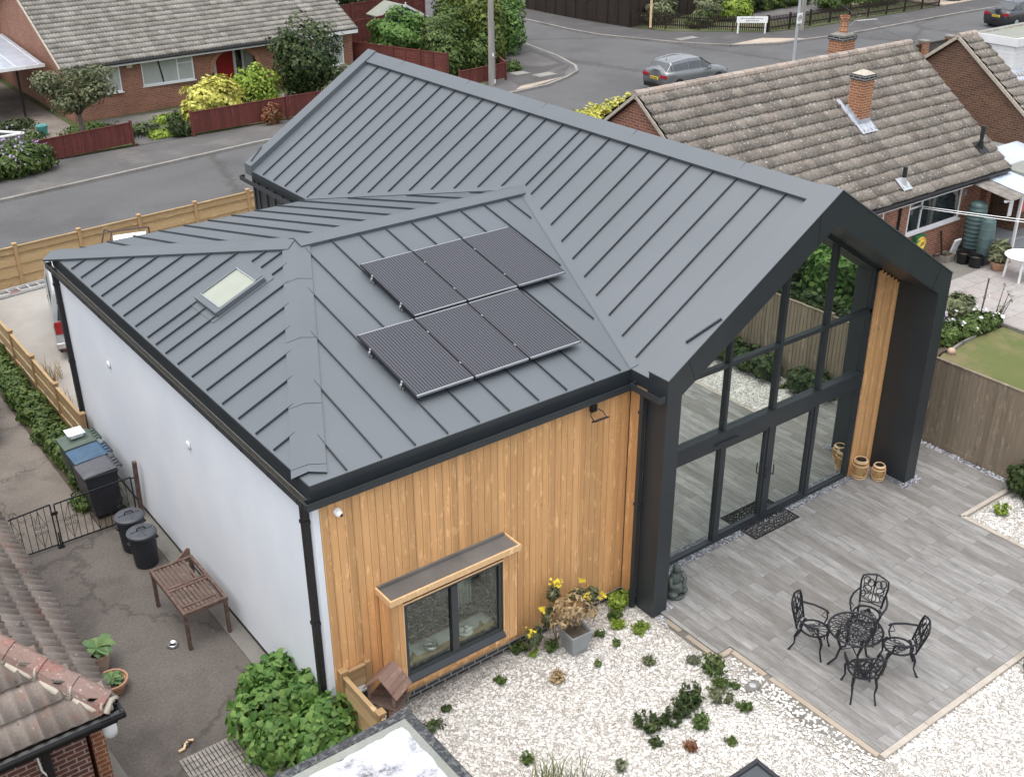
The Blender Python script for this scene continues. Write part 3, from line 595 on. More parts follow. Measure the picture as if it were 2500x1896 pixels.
# valleys
m=MB(); pv,qv=np.array((HX0,0,He)),np.array((VX,RY,Hg))
n_=np.array(nm,float); n_/=np.linalg.norm(n_); d=(qv-pv)/np.linalg.norm(qv-pv); s=np.cross(n_,d); s=s if s[0]>0 else -s
m.prism([pv+n_*.004,qv+n_*.004,qv+s*.13+n_*.004,pv+s*.13+n_*.004],n_*.006)
n2=np.array(nn,float); n2/=np.linalg.norm(n2); s2=np.cross(n2,d); s2=s2 if s2[0]<0 else -s2
m.prism([pv+n2*.003,qv+n2*.003,qv+s2*.03+n2*.003,pv+s2*.03+n2*.003],n2*.004); m.build('valley_flashing','roof_metal',H)
m=MB(); pv=np.array((HX0,D,He)); d=(qv-pv)/np.linalg.norm(qv-pv); s=np.cross(n_,d); s=s if s[0]>0 else -s
m.prism([pv+n_*.004,qv+n_*.004,qv+s*.11+n_*.004,pv+s*.11+n_*.004],n_*.012); m.build('valley_flashing','roof_metal',H)
# fascias and gutters
m=MB(); m.box(-.012,-.014,He-.31,HX0-.0,-.006,He-.0); m.box(-.014,-.006,He-.24,-.002,D,He); m.box(-.014,D,He-.2,HX0,D+.012,He)
m.box(HX0-.014,D+.012,He-.2,HX0-.002,RB,He); m.box(HX0-.014,-.42,He-.2,HX0-.002,-.014,He); m.build('fascia','dark_metal',H)
def gut(m,x0,y0,x1,y1,z=4.13,d=.11,ax='x',side=-1,inner=.0):
    t=.012
    m.box(x0,y0,z-d,x1,y1,z-d+t)
    if ax=='x':
        yo=(y0,y0+t) if side<0 else (y1-t,y1); m.box(x0,yo[0],z-d+t,x1,yo[1],z); m.box(x0,y0+t,z-d+t,x0+t,y1-t,z); m.box(x1-t,y0+t,z-d+t,x1,y1-t,z)
    else:
        m.box(x0,y0,z-d+t,x0+t,y1,z); m.box(x0+t,y0,z-d+t,x1,y0+t,z); m.box(x0+t,y1-t,z-d+t,x1,y1,z)
m=MB(); gut(m,-.13,-.145,HX0-.0,-.016); m.box(-.134,-.149,4.115,HX0,-.143,4.135); m.build('gutter','dark_metal',H)
m=MB(); gut(m,-.145,-.02,-.016,D+.08,ax='y'); m.box(-.150,-.15,4.115,-.140,D+.08,4.137)
for i in range(13): m.box(-.153,.1+i*.83,4.03,-.145,.16+i*.83,4.11)
m.build('gutter','gutter_black',H); MB().box(-.130,.0,4.035,-.018,D+.06,4.045).build('gutter_silt','gutter_dirt',H)
m=MB(); gut(m,HX0-.15,-.80,HX0-.016,-.15,z=4.16,ax='y'); m.build('gutter','dark_metal',H)
m=MB(); gut(m,HX0-.15,D+.02,HX0-.016,13.78,z=4.13,ax='y'); m.build('gutter','dark_metal',H)
def dpipe(x,y,z0,z1,mat,r=.04):
    m=MB(); m.box(x-r,y-r,z0,x+r,y+r,z1)
    for z in (z0+.3,(z0+z1)/2,z1-.35): m.box(x-r-.012,y-r-.012,z,x+r+.012,y+r+.012,z+.05)
    m.build('downpipe',mat,H)
dpipe(-.055,.13,.0,4.04,'pvc_black',.045); dpipe(-.055,D-.12,.0,4.04,'pvc_black',.045); dpipe(HX0-.08,-.38,.0,4.05,'dark_metal',.038)
# portal frame
O=[(5.54,0),(5.54,4.41),(HXR,6.65),(12.70,4.41),(12.70,0)]; I=[(5.85,0),(5.85,4.08),(HXR,6.09),(12.37,4.08),(12.37,0)]
m=MB(); m.ring([(x,-.82,z+(.0 if z else .0)) for x,z in O],[(x,-.82,z) for x,z in I],(0,.42,0))
O2=[(5.56,0),(5.56,4.18),(HXR,6.42),(12.68,4.18),(12.68,0)]
m.ring([(x,-.40,z) for x,z in O2],[(x,-.40,z) for x,z in I],(0,.50,0)); m.build('portal_frame','dark_metal',H,bevel=.004)
m=MB()
for (x,z,xi,zi) in [(5.93,4.654,6.12,4.246),(8.66,6.362,8.68,5.82),(12.32,4.648,12.11,4.24)]: m.beam((x,-.8215,z),(xi,-.8215,zi),.008,.004,(0,1,0))
m.build('panel_joint','pvc_black',H)
# metal skin over the portal top and the rear verge band
m=MB()
for sgn in (-1,1):
    e=HXR+sgn*3.59; m.prism([(e,-.83,4.405),(HXR,-.83,6.652),(HXR,-.83,6.672),(e,-.83,4.425)],(0,.435,0))
m.build('portal_coping','roof_metal',H)
m=MB()
for sgn in (-1,1):
    e=HXR+sgn*3.59; m.prism([(e,13.34,4.18),(HXR,13.34,6.42),(HXR,13.34,6.68),(e,13.34,4.43)],(0,.36,0))
m.build('rear_verge','roof_metal',H)
m=MB(); m.beam((6.1,-.58,zm(6.1)+.16),(6.62,-.78,zm(6.62)+.15),.03,.03); m.beam((5.62,13.5,4.5),(6.0,13.68,4.74),.03,.02); m.build('cable_cover','dark_metal',H)
# glazed gable
GY=.03
def gz(x): return (4.08+(x-5.85)*.6147) if x<HXR else (6.09-(x-HXR)*.6185)
fr=MB()
fr.box(5.85,GY,0,11.66,GY+.09,.10); fr.box(5.85,GY-.02,2.07,11.66,GY+.09,2.37); fr.box(5.85,GY-.035,2.36,11.66,GY+.06,2.40)
fr.box(5.85,GY,3.62,11.66,GY+.09,3.70); fr.box(11.58,GY,.1,11.68,GY+.09,gz(11.68)-.02)
for x,w in ((7.87,.035),(9.15,.045),(10.39,.04)):
    fr.box(x-w,GY-.008,2.4,x+w,GY+.08,gz(x)-.02)
for x,w in ((7.87,.05),(9.15,.075),(10.39,.055)): fr.box(x-w,GY-.008,.1,x+w,GY+.08,2.07)
fr.box(5.85,GY,.1,5.90,GY+.08,4.1)
for a,b in (((5.85,GY+.045,gz(5.85)-.04),(HXR,GY+.045,gz(HXR)-.04)),((HXR,GY+.045,gz(HXR)-.04),(11.68,GY+.045,gz(11.68)-.04))): fr.beam(a,b,.09,.09,(0,0,1))
fr.build('window_frame','dark_metal',H,bevel=.004)
fr=MB()
for x0,x1 in ((7.92,9.075),(9.225,10.335)):
    fr.box(x0,GY+.012,.1,x0+.055,GY+.075,2.07); fr.box(x1-.055,GY+.012,.1,x1,GY+.075,2.07); fr.box(x0+.055,GY+.012,.1,x1-.055,GY+.075,.18); fr.box(x0+.055,GY+.012,2.0,x1-.055,GY+.075,2.07)
dr=fr.build('door_frame','dark_metal',H)
for x in (9.05,9.25): MB().tube([(x,GY-.01,1.02),(x,GY-.06,1.02),(x,GY-.06,1.2),(x,GY-.05,1.24)],.011,6).build('door_handle','pvc_black',dr)
gy=.083
def pane(poly): 
    MB().prism([(x,gy,z) for x,z in poly],(0,.02,0)).build('pane','glass_mirror',H)
for x0,x1 in ((5.9,7.83),(7.97,9.02),(9.28,10.29),(10.43,11.58)): pane([(x0,.1),(x1,.1),(x1,2.07),(x0,2.07)])
for x0,x1 in ((5.9,7.84),(7.9,9.11),(9.19,10.35),(10.43,11.58)): pane([(x0,2.4),(x1,2.4),(x1,3.62),(x0,3.62)])
pane([(5.9,3.7),(7.84,3.7),(7.84,gz(7.84)-.05),(5.9,4.05)]); pane([(7.9,3.7),(9.11,3.7),(9.11,gz(9.11)-.05),(7.9,gz(7.9)-.05)])
pane([(9.19,3.7),(10.35,3.7),(10.35,gz(10.35)-.05),(9.19,gz(9.19)-.05)]); pane([(10.43,3.7),(11.58,3.7),(11.58,gz(11.58)-.05),(10.43,gz(10.43)-.05)])
m=MB(); x=11.69
while x<12.36: m.box(x,GY-.01-rnd.uniform(0,.003),.03,min(x+.113,12.37),GY+.05,gz(x+.11)-.0); x+=.12
m.build('timber_panel','larch',H)
MB().prism([(5.86,.4,0),(12.36,.4,0),(12.36,.4,4.0),(HXR,.4,6.1),(5.86,.4,4.0)],(0,.1,0)).build('inner_wall','soffit_dark',H)
m=MB(); m.beam((7.62,GY-.045,2.19),(8.2,GY-.045,2.19),.02,.02); m.build('vent_strip','dark_metal',H)
# bay window
BZ0,BZ1=.60,2.20; BYF=-.36
m=MB()
for (x0,x1,z0,z1) in [(.87,1.06,BZ0,BZ1),(2.80,3.06,BZ0,BZ1),(1.06,2.80,BZ0,.66)]:
    x=x0
    while x<x1-.02:
        w=min(.10,x1-x-.005); m.box(x,BYF-rnd.uniform(0,.003),z0,x+w,BYF+.02,z1); x+=.105
for xs in (.87,3.04):
    y=BYF+.02
    while y<-.02: m.box(xs,y,BZ0,xs+.02,min(y+.105,0),BZ1); y+=.11
bay=m.build('bay_window','larch',H)
m=MB(); m.box(.83,BYF-.05,BZ1,3.10,BYF-.02,BZ1+.10); m.box(.83,BYF-.02,BZ1,.86,.0,BZ1+.10); m.box(3.07,BYF-.02,BZ1,3.10,.0,BZ1+.10); m.box(.86,BYF-.02,BZ1,3.07,0,BZ1+.03)
m.box(1.055,BYF-.012,2.11,2.805,BYF,2.14); m.box(1.045,BYF-.012,.80,1.065,BYF,2.14); m.box(2.795,BYF-.012,.80,2.815,BYF,2.14)
m.build('timber_trim','larch_trim',bay,bevel=.004)
m=MB(); m.box(.86,BYF-.02,BZ1+.031,3.07,-.001,BZ1+.068); m.box(.86,-.04,BZ1+.068,3.07,-.002,BZ1+.12); m.build('felt_roof','felt_brown',bay)
m=MB(); x0,x1,z0,z1=1.07,2.79,.80,2.11
m.box(x0,BYF+.02,z0,x1,BYF+.09,z0+.06); m.box(x0,BYF+.02,z1-.06,x1,BYF+.09,z1); m.box(x0,BYF+.02,z0+.06,x0+.06,BYF+.09,z1-.06); m.box(x1-.06,BYF+.02,z0+.06,x1,BYF+.09,z1-.06); m.box(1.87,BYF+.005,z0+.06,1.985,BYF+.09,z1-.06)
m.build('window_frame','dark_metal',bay,bevel=.003)
MB().box(.885,BYF+.02,BZ0,3.045,-.0,BZ0+.02).build('bay_floor','soffit_dark',bay)
MB().prism([(1.07,BYF-.05,.735),(1.07,BYF+.02,.80),(2.81,BYF+.02,.80),(2.81,BYF-.05,.735)][::-1],(0,0,-.025)).build('sill','dark_metal',bay)
m=MB(); m.box(x0+.06,BYF+.05,z0+.06,1.87,BYF+.056,z1-.06); m.box(1.985,BYF+.05,z0+.06,x1-.06,BYF+.056,z1-.06); m.build('pane','glass_clear',bay)
# room behind the bay
m=MB(); m.box(.35,3.6,.1,5.2,3.7,3.4); m.box(.31,.2,.1,.35,3.7,3.4); m.box(5.2,.2,.1,5.3,3.7,3.4); m.box(.35,.2,3.35,5.2,3.6,3.4); m.box(.31,.2,.0,5.3,3.7,.1); m.build('room_walls','room_wall',H)
MB().box(.90,-.30,.55,3.02,.22,.60).build('bay_seat','linen',bay)
RG=thing('rug','brown shaggy rug on the floor seen through the bay window','rug',(2.4,1.6,.1)); MB().box(.4,.24,.101,4.9,3.4,.13).build('pile','rug_shag',RG)
TB=thing('side_table','long narrow table with a white runner standing inside the bay window','table',(1.9,.1,.6))
MB().box(1.12,-.20,.84,2.75,.16,.88).build('table_top','brass_wood',TB)
MB().box(1.25,-.12,.881,2.72,.12,.886).build('runner','linen',TB)
for x in (1.1,2.66): MB().box(x,.0,.6,x+.05,.05,.84).build('leg','brass_wood',TB)
bw=thing('glass_bowl','round glass bowl of pebbles on the table runner, left of the window post','bowl',(1.62,-.12,.886))
MB().lathe((1.62,-.12,.887),[(.05,0),(.10,.03),(.115,.07),(.10,.1),(.09,.1),(.1,.07),(.09,.035),(.04,.01)],18).build('bowl_body','steel',bw,smooth=True)
m=MB()
for i in range(24): a=rnd.random()*6.3; r=rnd.random()*.07; m.ball((1.62+r*cos(a),-.12+r*sin(a),.95),.016,.013,.011,6,4)
m.build('pebbles','kerb_stone',bw)
bw=thing('ornament_dish','white dish with round white ornaments on the table runner, right of the window post','dish',(2.25,-.12,.886))
MB().lathe((2.25,-.12,.887),[(.05,0),(.12,.02),(.125,.03),(.05,.012)],18).build('dish','ceramic',bw,smooth=True)
m=MB()
for dx,dy in ((-.05,.03),(.05,.04),(.0,-.04),(.07,-.03)): m.ball((2.25+dx,-.12+dy,.945),.042,.042,.04,10,7)
m.build('ornaments','ceramic',bw,smooth=True)
for i,(x,l) in enumerate(((1.3,'gold triangular ornament leaning at the left end of the bay window table'),(2.52,'gold triangular ornament leaning at the right end of the bay window table'))):
    t=thing('ornament',l,'ornament',(x,-.16,.886)); MB().prism([(x-.06,-.2,.887),(x+.07,-.14,.887),(x,-.16,1.0)],(.01,.05,0)).build('panel','brass_wood',t); MB().box(x-.05,-.2,.886,x+.05,-.13,.892).build('base','brass_wood',t)
t=thing('candle_stand','tall pointed clear ornament standing at the left edge of the bay window','ornament',(1.30,.02,.886)); MB().lathe((1.30,.02,.89),[(.02,0),(.05,.14),(.008,.36)],8).build('spike','ceramic',t); MB().lathe((1.30,.02,.886),[(.05,0),(.04,.006)],12).build('base','ceramic',t)
t=thing('armchair','white low armchair standing on the brown rug behind the bay window','chair',(3.1,1.7,.13))
MB().box(2.75,1.4,.3,3.45,2.0,.5).build('seat','linen',t,bevel=.05); MB().box(2.75,2.0,.3,3.45,2.12,1.0).build('backrest','linen',t,bevel=.04)
for dx in (2.8,3.36):
    for dy in (1.45,2.0): MB().box(dx,dy,.13,dx+.04,dy+.04,.3).build('leg','brass_wood',t)
t=thing('curtain','pale gathered curtain hanging at the right side of the bay window','curtain',(2.6,.3,2.1))
m=MB()
for i in range(9): m.tube([(2.42+i*.03,.32+.02*(i%2),1.0),(2.42+i*.03,.32+.02*(i%2),2.15)],.018,6)
m.build('cloth','linen',t,smooth=True); MB().tube([(2.2,.32,2.17),(2.8,.32,2.17)],.01,6).build('rail','steel',t)
# roof window
RW=thing('roof_window','tilted roof window with cream blind set in the metal hip roof','roof window',(1.4,5.24,4.9))
ux=np.array((1,0,sh)); ux/=np.linalg.norm(ux); uy=np.array((0,1.,0)); un=np.cross(ux,uy)
def rw(u0,v0,u1,v1,h0,h1): 
    o=np.array((0,0,He)); c=o+ux*(u0+u1)/2+uy*(v0+v1)/2+un*(h0+h1)/2; return (c,ux,uy,un,(u1-u0)/2,(v1-v0)/2,(h1-h0)/2)
a,b_,c_,d_=1.03,4.80,2.02,5.66
m=MB(); m.obox(*rw(a,b_,c_,b_+.07,0,.10)); m.obox(*rw(a,d_-.07,c_,d_,0,.10)); m.obox(*rw(a,b_+.07,a+.11,d_-.07,0,.10)); m.obox(*rw(c_-.13,b_+.07,c_,d_-.07,0,.115)); m.build('frame','roof_metal',RW,bevel=.008)
m=MB(); m.obox(*rw(a+.11,b_+.07,a+.125,d_-.07,.05,.108)); m.obox(*rw(c_-.145,b_+.07,c_-.13,d_-.07,.05,.108)); m.build('trim','steel',RW)
MB().obox(*rw(a+.125,b_+.07,c_-.145,d_-.07,.05,.075)).build('pane','blind_pane',RW)
MB().obox(*rw(a-.12,b_-.05,c_+.12,d_+.05,.0,.012)).build('flashing','roof_metal',RW)
# solar panels
ny=np.array((0,-sn,1.)); ny/=np.linalg.norm(ny); vy=np.array((0,1.,sn)); vy/=np.linalg.norm(vy)
SL=[]
def solar(x0,y0,label):
    W_,L_=1.005,1.66; o=np.array((x0,y0,He+sn*y0))+ny*.13; t=thing('solar_panel',label,'solar panel',tuple(o),'black solar panels bolted on the metal roof'); X=np.array((1.,0,0))
    def bx(u0,v0,u1,v1,h0,h1): c=o+X*(u0+u1)/2+vy*(v0+v1)/2+ny*(h0+h1)/2; return (c,X,vy,ny,(u1-u0)/2,(v1-v0)/2,(h1-h0)/2)
    m=MB(); m.obox(*bx(0,0,.012,L_,-.035,.003)); m.obox(*bx(W_-.012,0,W_,L_,-.035,.003)); m.build('side_frame','black_frame',t)
    m=MB(); m.obox(*bx(.012,0,W_-.012,.022,-.035,.003)); m.obox(*bx(.012,L_-.018,W_-.012,L_,-.035,.003)); m.build('end_frame','alu_frame',t)
    MB().obox(*bx(.012,.022,W_-.012,L_-.018,-.02,.0)).build('cells','solar_cells',t)
    for v in (.38,1.26):
        m=MB(); m.obox(*bx(-.03,v-.02,W_+.03,v+.02,-.085,-.04)); m.build('mounting_rail','alu_frame',t)
        m=MB(); m.obox(*bx(-.015,v-.02,.0,v+.02,-.06,.012)); m.obox(*bx(-.01,v-.05,.02,v-.03,-.12,-.085)); m.build('clamp','steel',t)
    return t
rows=[('upper','top',3.18,2.46),('lower','bottom',2.12,.78)]
for r,_,x0,y0 in rows:
    for i,p in enumerate(('left','middle','right')): solar(x0+i*1.018,y0,'%s solar panel in the %s row of three on the metal roof'%(p,r))
# lights and camera on the walls
t=thing('security_camera','white dome security camera high on the timber wall near the corner','camera',(.34,-.02,3.8))
MB().lathe((0,0,0),[(.055,0),(.055,.03),(.05,.04)],18).add([],[]).build('mount','white_plastic',None)
o=bpy.data.objects['mount']; o.parent=t; o.rotation_euler=(R(90),0,0)
MB().ball((.34,-.075,3.79),.052,.052,.052,16,10).build('housing','white_plastic',t,smooth=True); MB().ball((.355,-.115,3.775),.026,.022,.026,12,8).build('lens','lid_black',t,smooth=True)
t=thing('floodlight','black wall floodlight with motion sensor on the timber wall','floodlight',(4.77,-.03,3.8))
MB().box(4.71,-.07,3.83,4.82,-.002,3.95).build('wall_box','pvc_black',t,bevel=.01)
MB().obox((4.77,-.20,3.76),(1,0,0),(0,.85,-.5),(0,.5,.85),.12,.075,.012).build('lamp_head','pvc_black',t,bevel=.004)
MB().obox((4.77,-.20,3.747),(1,0,0),(0,.85,-.5),(0,.5,.85),.105,.06,.003).build('lamp_glass','galvanised',t)
MB().tube([(4.70,-.06,3.86),(4.645,-.12,3.82),(4.645,-.2,3.77)],.009,5).tube([(4.84,-.06,3.86),(4.895,-.12,3.82),(4.895,-.2,3.77)],.009,5).build('bracket','pvc_black',t)
for y,l in ((8.02,'round white wall vent high on the white wall, nearer the far end'),(4.33,'round white wall vent high on the white wall, nearer the corner')):
    t=thing('wall_vent',l,'vent',(-.01,y,2.91)); 
    m=MB(); m.lathe((-.01,y,2.91),[(.075,0),(.07,.02),(.03,.03)],20); o=m.build('cover','white_plastic',t,smooth=True); o.rotation_euler=(0,R(-90),0)
# ================= NEIGHBOURING HOUSES =================
def tiles(name,P0,U,V,L,HH,mat,parent,wave=.165,course=.33,amp=.045,umin=None,umax=None,lip=.052):
    P0,U,V=[np.array(a,float) for a in (P0,U,V)]; U/=np.linalg.norm(U); V/=np.linalg.norm(V); N=np.cross(U,V); N=N if N[2]>0 else -N
    nc=int(HH/course+.6); tw=2*wave; nt_=int(L/tw)+2; K=9; us=np.linspace(0,tw,K); prof=amp*(.5+.5*np.cos(2*pi*us/wave))**1.5
    VV=[];FF=[]; n0=0
    for j in range(nc):
        v0=j*course-.02; v1=min((j+1)*course+.01,HH); off=(j%2)*.0
        lo=umin(v0) if umin else 0; hi=umax(v0) if umax else L
        for i in range(nt_):
            ua=i*tw+off-tw*.5
            if ua+tw<lo or ua>hi: continue
            jz=rnd.uniform(-.004,.006); jv=rnd.uniform(-.012,.012); u=np.clip(ua+us,lo,hi)
            a=P0+np.outer(u,U)+np.outer(prof+lip+jz,N)+V*(v0+jv); b=P0+np.outer(u,U)+np.outer(prof*.9+jz*.5,N)+V*v1; c=P0+np.outer(u,U)+np.outer(prof*.9-.008,N)+V*(v0+jv+.004)
            VV.append(np.concatenate([c,a,b]))
            for k in range(K-1): FF.append((n0+k,n0+k+1,n0+K+k+1,n0+K+k)); FF.append((n0+K+k,n0+K+k+1,n0+2*K+k+1,n0+2*K+k))
            n0+=3*K
    o=mesh_np(name,np.concatenate(VV),np.array(FF),mat,parent); return o
def ridge_tiles(m,p,q,r=.115,L=.45,tilt=.5):
    p,q=np.array(p,float),np.array(q,float); D_=np.linalg.norm(q-p); n=int(D_/L)+1; d=(q-p)/D_
    for i in range(n):
        a=p+d*(i*D_/n); b=p+d*((i+.985)*D_/n); m.tube([a,b],[r*1.04,r*.96],10)
def window(parent,x0,z0,x1,z1,y,splits,glass='glass_dark',fw=.06,face=-1,top=None,axis='x'):
    m=MB(); d=.05
    def bx(mm,a,za,b,zb,ya,yb):
        if axis=='x': mm.box(a,min(ya,yb),za,b,max(ya,yb),zb)
        else: mm.box(min(ya,yb),a,za,max(ya,yb),b,zb)
    yo=y+face*.035; yi=y-face*.02
    bx(m,x0,z0,x1,z0+fw,yo,yi); bx(m,x0,z1-fw,x1,z1,yo,yi); bx(m,x0,z0+fw,x0+fw,z1-fw,yo,yi); bx(m,x1-fw,z0+fw,x1,z1-fw,yo,yi)
    for s in splits: bx(m,s-fw/2,z0+fw,s+fw/2,z1-fw,yo+face*.003,yi)
    if top:
        for (a,b,z) in top: bx(m,a,z-fw*.4,b,z+fw*.4,yo+face*.002,yi)
    w=m.build('window','pvc_white',parent,bevel=.006)
    m=MB(); bx(m,x0+fw,z0+fw,x1-fw,z1-fw,y+face*.008,y-face*.004); m.build('pane',glass,w)
    m=MB(); bx(m,x0-.05,z0-.05,x1+.05,z0-.002,y+face*.10,y+face*.0); m.build('sill','pvc_white',w)
    return w
# ---- B: bungalow to the right
BX0,BX1,BE,BRY,BRZ=14.75,26.3,5.98,10.0,5.42; bs=(BRZ-2.4)/(BRY-BE)
B=thing('bungalow','brown brick bungalow with lichen spotted tiled roof and two chimneys beside the modern house','house',(20.5,10,0))
m=MB(); m.prism([(BX0+.1,6.3,0),(BX0+.1,13.7,0),(BX0+.1,13.7,2.55),(BX0+.1,BRY,BRZ-.12),(BX0+.1,6.3,2.55)],(.25,0,0))
m.prism([(BX1-.35,6.3,0),(BX1-.35,13.7,0),(BX1-.35,13.7,2.55),(BX1-.35,BRY,BRZ-.12),(BX1-.35,6.3,2.55)],(.25,0,0))
m.box(BX0+.35,6.3,0,22.02,6.5,2.45); m.box(24.57,6.3,0,24.8,6.5,2.45); m.box(22.02,6.3,0,24.57,6.5,1.1); m.box(22.02,6.3,2.14,24.57,6.5,2.45); m.box(24.8,6.5,0,BX1-.35,6.7,2.45); m.box(BX0+.35,13.5,0,BX1-.35,13.7,2.45)
m.build('wall','brick_red',B)
m=MB(); m.prism([(BX0,BE,2.36),(BX1,BE,2.36),(BX1,BRY,BRZ-.04),(BX0,BRY,BRZ-.04)],(0,0,-.06)); m.prism([(BX0,BRY,BRZ-.04),(BX1,BRY,BRZ-.04),(BX1,14.02,2.36),(BX0,14.02,2.36)],(0,0,-.06)); m.build('roof_deck','soffit_dark',B)
SLB=math.hypot(BRY-BE,BRZ-2.4)
tiles('roof_tiles',(BX0,BE-.03,2.39),(1,0,0),(0,BRY-BE,BRZ-2.4),BX1-BX0,SLB,'tile_grey',B,course=.335)
tiles('roof_tiles',(BX0,14.03,2.39),(1,0,0),(0,-(BRY-BE),BRZ-2.4),BX1-BX0,SLB,'tile_grey',B,course=.335)
m=MB(); ridge_tiles(m,(BX0-.02,BRY,BRZ),(BX1+.02,BRY,BRZ)); m.build('ridge_tiles','ridge_pink',B)
m=MB(); m.beam((BX0+.0,BE,2.36),(BX0+.0,BRY,BRZ-.02),.05,.08,(0,0,1)); m.beam((BX0,14.02,2.36),(BX0,BRY,BRZ-.02),.05,.08,(0,0,1)); m.build('verge','mortar',B)
m=MB(); m.tube([(BX0,BE-.06,2.33),(BX1,BE-.06,2.33)],.055,8); m.box(BX0,BE-.005,2.2,BX1,BE+.012,2.34); m.build('gutter','pvc_black',B,smooth=False)
MB().box(BX0+.3,BE+.02,2.16,24.8,6.3,2.19).build('soffit','pvc_white',B)
m=MB(); m.tube([(21.56,6.26,0),(21.56,6.26,2.2)],.04,8); m.tube([(21.56,6.26,2.1),(21.56,6.0,2.26)],.04,8); m.build('downpipe','pvc_black',B)
window(B,22.02,1.1,24.57,2.14,6.33,[22.62],top=[(22.02,22.62,1.86)])
m=MB()
for i in range(9): m.obox((23.55,6.42,2.05-.028*i),(1,0,0),(0,1,.3),(0,-.3,1),.88,.012,.004)
m.build('roller_blind','linen',B)
window(B,19.4,1.3,20.87,2.14,6.33,[20.3],top=[(20.3,20.87,1.85)])
MB().box(24.66,6.26,1.75,24.76,6.3,1.95).build('meter_box','planter_metal',B)
def chimney(parent,x,y,w,d,z0,z1,pot=None,flash=True,cap='mortar'):
    m=MB(); m.box(x-w/2,y-d/2,z0,x+w/2,y+d/2,z1); c=m.build('chimney','brick_chimney',parent)
    MB().box(x-w/2-.035,y-d/2-.035,z1-.15,x+w/2+.035,y+d/2+.035,z1).build('corbel','brick_blue',c)
    MB().add([(x-w/2,y-d/2,z1+.001),(x+w/2,y-d/2,z1+.001),(x+w/2,y+d/2,z1+.001),(x-w/2,y+d/2,z1+.001),(x-.08,y-.08,z1+.09),(x+.08,y-.08,z1+.09),(x+.08,y+.08,z1+.09),(x-.08,y+.08,z1+.09)],[(0,1,5,4),(1,2,6,5),(2,3,7,6),(3,0,4,7),(4,5,6,7)]).build('flaunching',cap,c)
    if pot:
        MB().lathe((x,y,z1+.05),[(.14,0),(.14,.1),(.125,.11),(.125,.40),(.15,.42),(.15,.50),(.11,.50),(.11,.36)],20).build('chimney_pot',pot,c,smooth=False)
    return c
c=chimney(B,21.72,8.22,.46,.46,3.6,5.36)
zz=lambda y:2.4+bs*(y-BE)+.10
m=MB(); m.prism([(21.38,7.72,zz(7.72)),(22.06,7.72,zz(7.72)),(22.06,7.99,zz(7.99)),(21.38,7.99,zz(7.99))],(0,0,.012)); m.prism([(21.33,7.99,zz(7.99)),(21.49,7.99,zz(7.99)),(21.49,8.75,zz(8.75)),(21.33,8.75,zz(8.75))],(0,0,.014)); m.prism([(21.95,7.99,zz(7.99)),(22.06,7.99,zz(7.99)),(22.06,8.6,zz(8.6)),(21.95,8.6,zz(8.6))],(0,0,.014))
m.box(21.47,7.975,zz(7.98),21.97,7.99,zz(7.98)+.14)
for i in range(5):
    y=8.0+i*.1; m.box(21.475,y,zz(y),21.49,y+.1,zz(y)+.16); m.box(21.95,y,zz(y),21.965,y+.1,zz(y)+.16)
m.build('flashing','lead',c)
c=chimney(B,24.45,11.15,.62,.5,4.4,5.72,'brick_chimney',cap='concrete')
m=MB(); x,y,z=24.76,11.0,5.5; m.tube([(x,y,z),(x,y,z+.62)],.014,6); m.tube([(x-.05,y,z+.6),(x+.75,y-.25,z+.62)],.008,5)
for i in range(9): f=.1+i*.075; m.tube([(x+f,y-f*.33-.09,z+.61),(x+f,y-f*.33+.09,z+.61)],.005,4)
m.tube([(x-.02,y-.16,z+.8),(x+.03,y,z+.62),(x-.02,y+.16,z+.45)],.008,5); m.tube([(x+.03,y-.16,z+.78),(x+.06,y,z+.62),(x+.03,y+.16,z+.42)],.008,5); m.build('aerial','steel',c)
for x,y,h,mt in ((25.63,6.62,.62,'flue_dark'),(21.5,6.28,.46,'galvanised')):
    m=MB(); z=zz(y)
    m.lathe((x,y,z-.1),[(.055,0),(.055,h*.6),(.062,h*.6),(.062,h+.1),(.045,h+.1)],14); v=m.build('vent_pipe','flue_dark',B,smooth=False)
    m=MB(); m.prism([(x-.2,y-.2,zz(y-.2)+.01),(x+.2,y-.2,zz(y-.2)+.01),(x+.2,y+.14,zz(y+.14)+.01),(x-.2,y+.14,zz(y+.14)+.01)],(0,0,.012)); m.lathe((x,y,z-.05),[(.10,0),(.068,.22),(.06,.22)],14); m.build('pipe_collar',mt if mt!='flue_dark' else 'pvc_black',v)
# ---- C: bungalow farther right with white dormer
C=thing('bungalow','brown brick bungalow with white boarded flat roof dormer at the far right','house',(34,10,0))
CX0=29.0; CX1=44
m=MB(); m.prism([(CX0+.1,6.3,0),(CX0+.1,13.7,0),(CX0+.1,13.7,2.5),(CX0+.1,10.05,5.2),(CX0+.1,6.3,2.5)],(.25,0,0)); m.box(CX0+.35,6.3,0,CX1,6.5,2.45); m.box(CX0+.35,13.5,0,CX1,13.7,2.45); m.box(CX1,6.3,0,CX1+.2,13.7,2.45); m.build('wall','brick_brown',C)
m=MB(); m.prism([(CX0,5.98,2.33),(CX1,5.98,2.33),(CX1,10.05,5.26),(CX0,10.05,5.26)],(0,0,-.05)); m.prism([(CX0,10.05,5.26),(CX1,10.05,5.26),(CX1,14.0,2.33),(CX0,14.0,2.33)],(0,0,-.05)); m.build('roof_deck','soffit_dark',C)
SC=math.hypot(4.07,2.95)
tiles('roof_tiles',(CX0,5.95,2.36),(1,0,0),(0,4.07,2.95),CX1-CX0,SC,'tile_grey',C,course=.335)
m=MB(); ridge_tiles(m,(CX0-.02,10.05,5.30),(29.95,10.05,5.30)); m.build('ridge_tiles','ridge_pink',C)
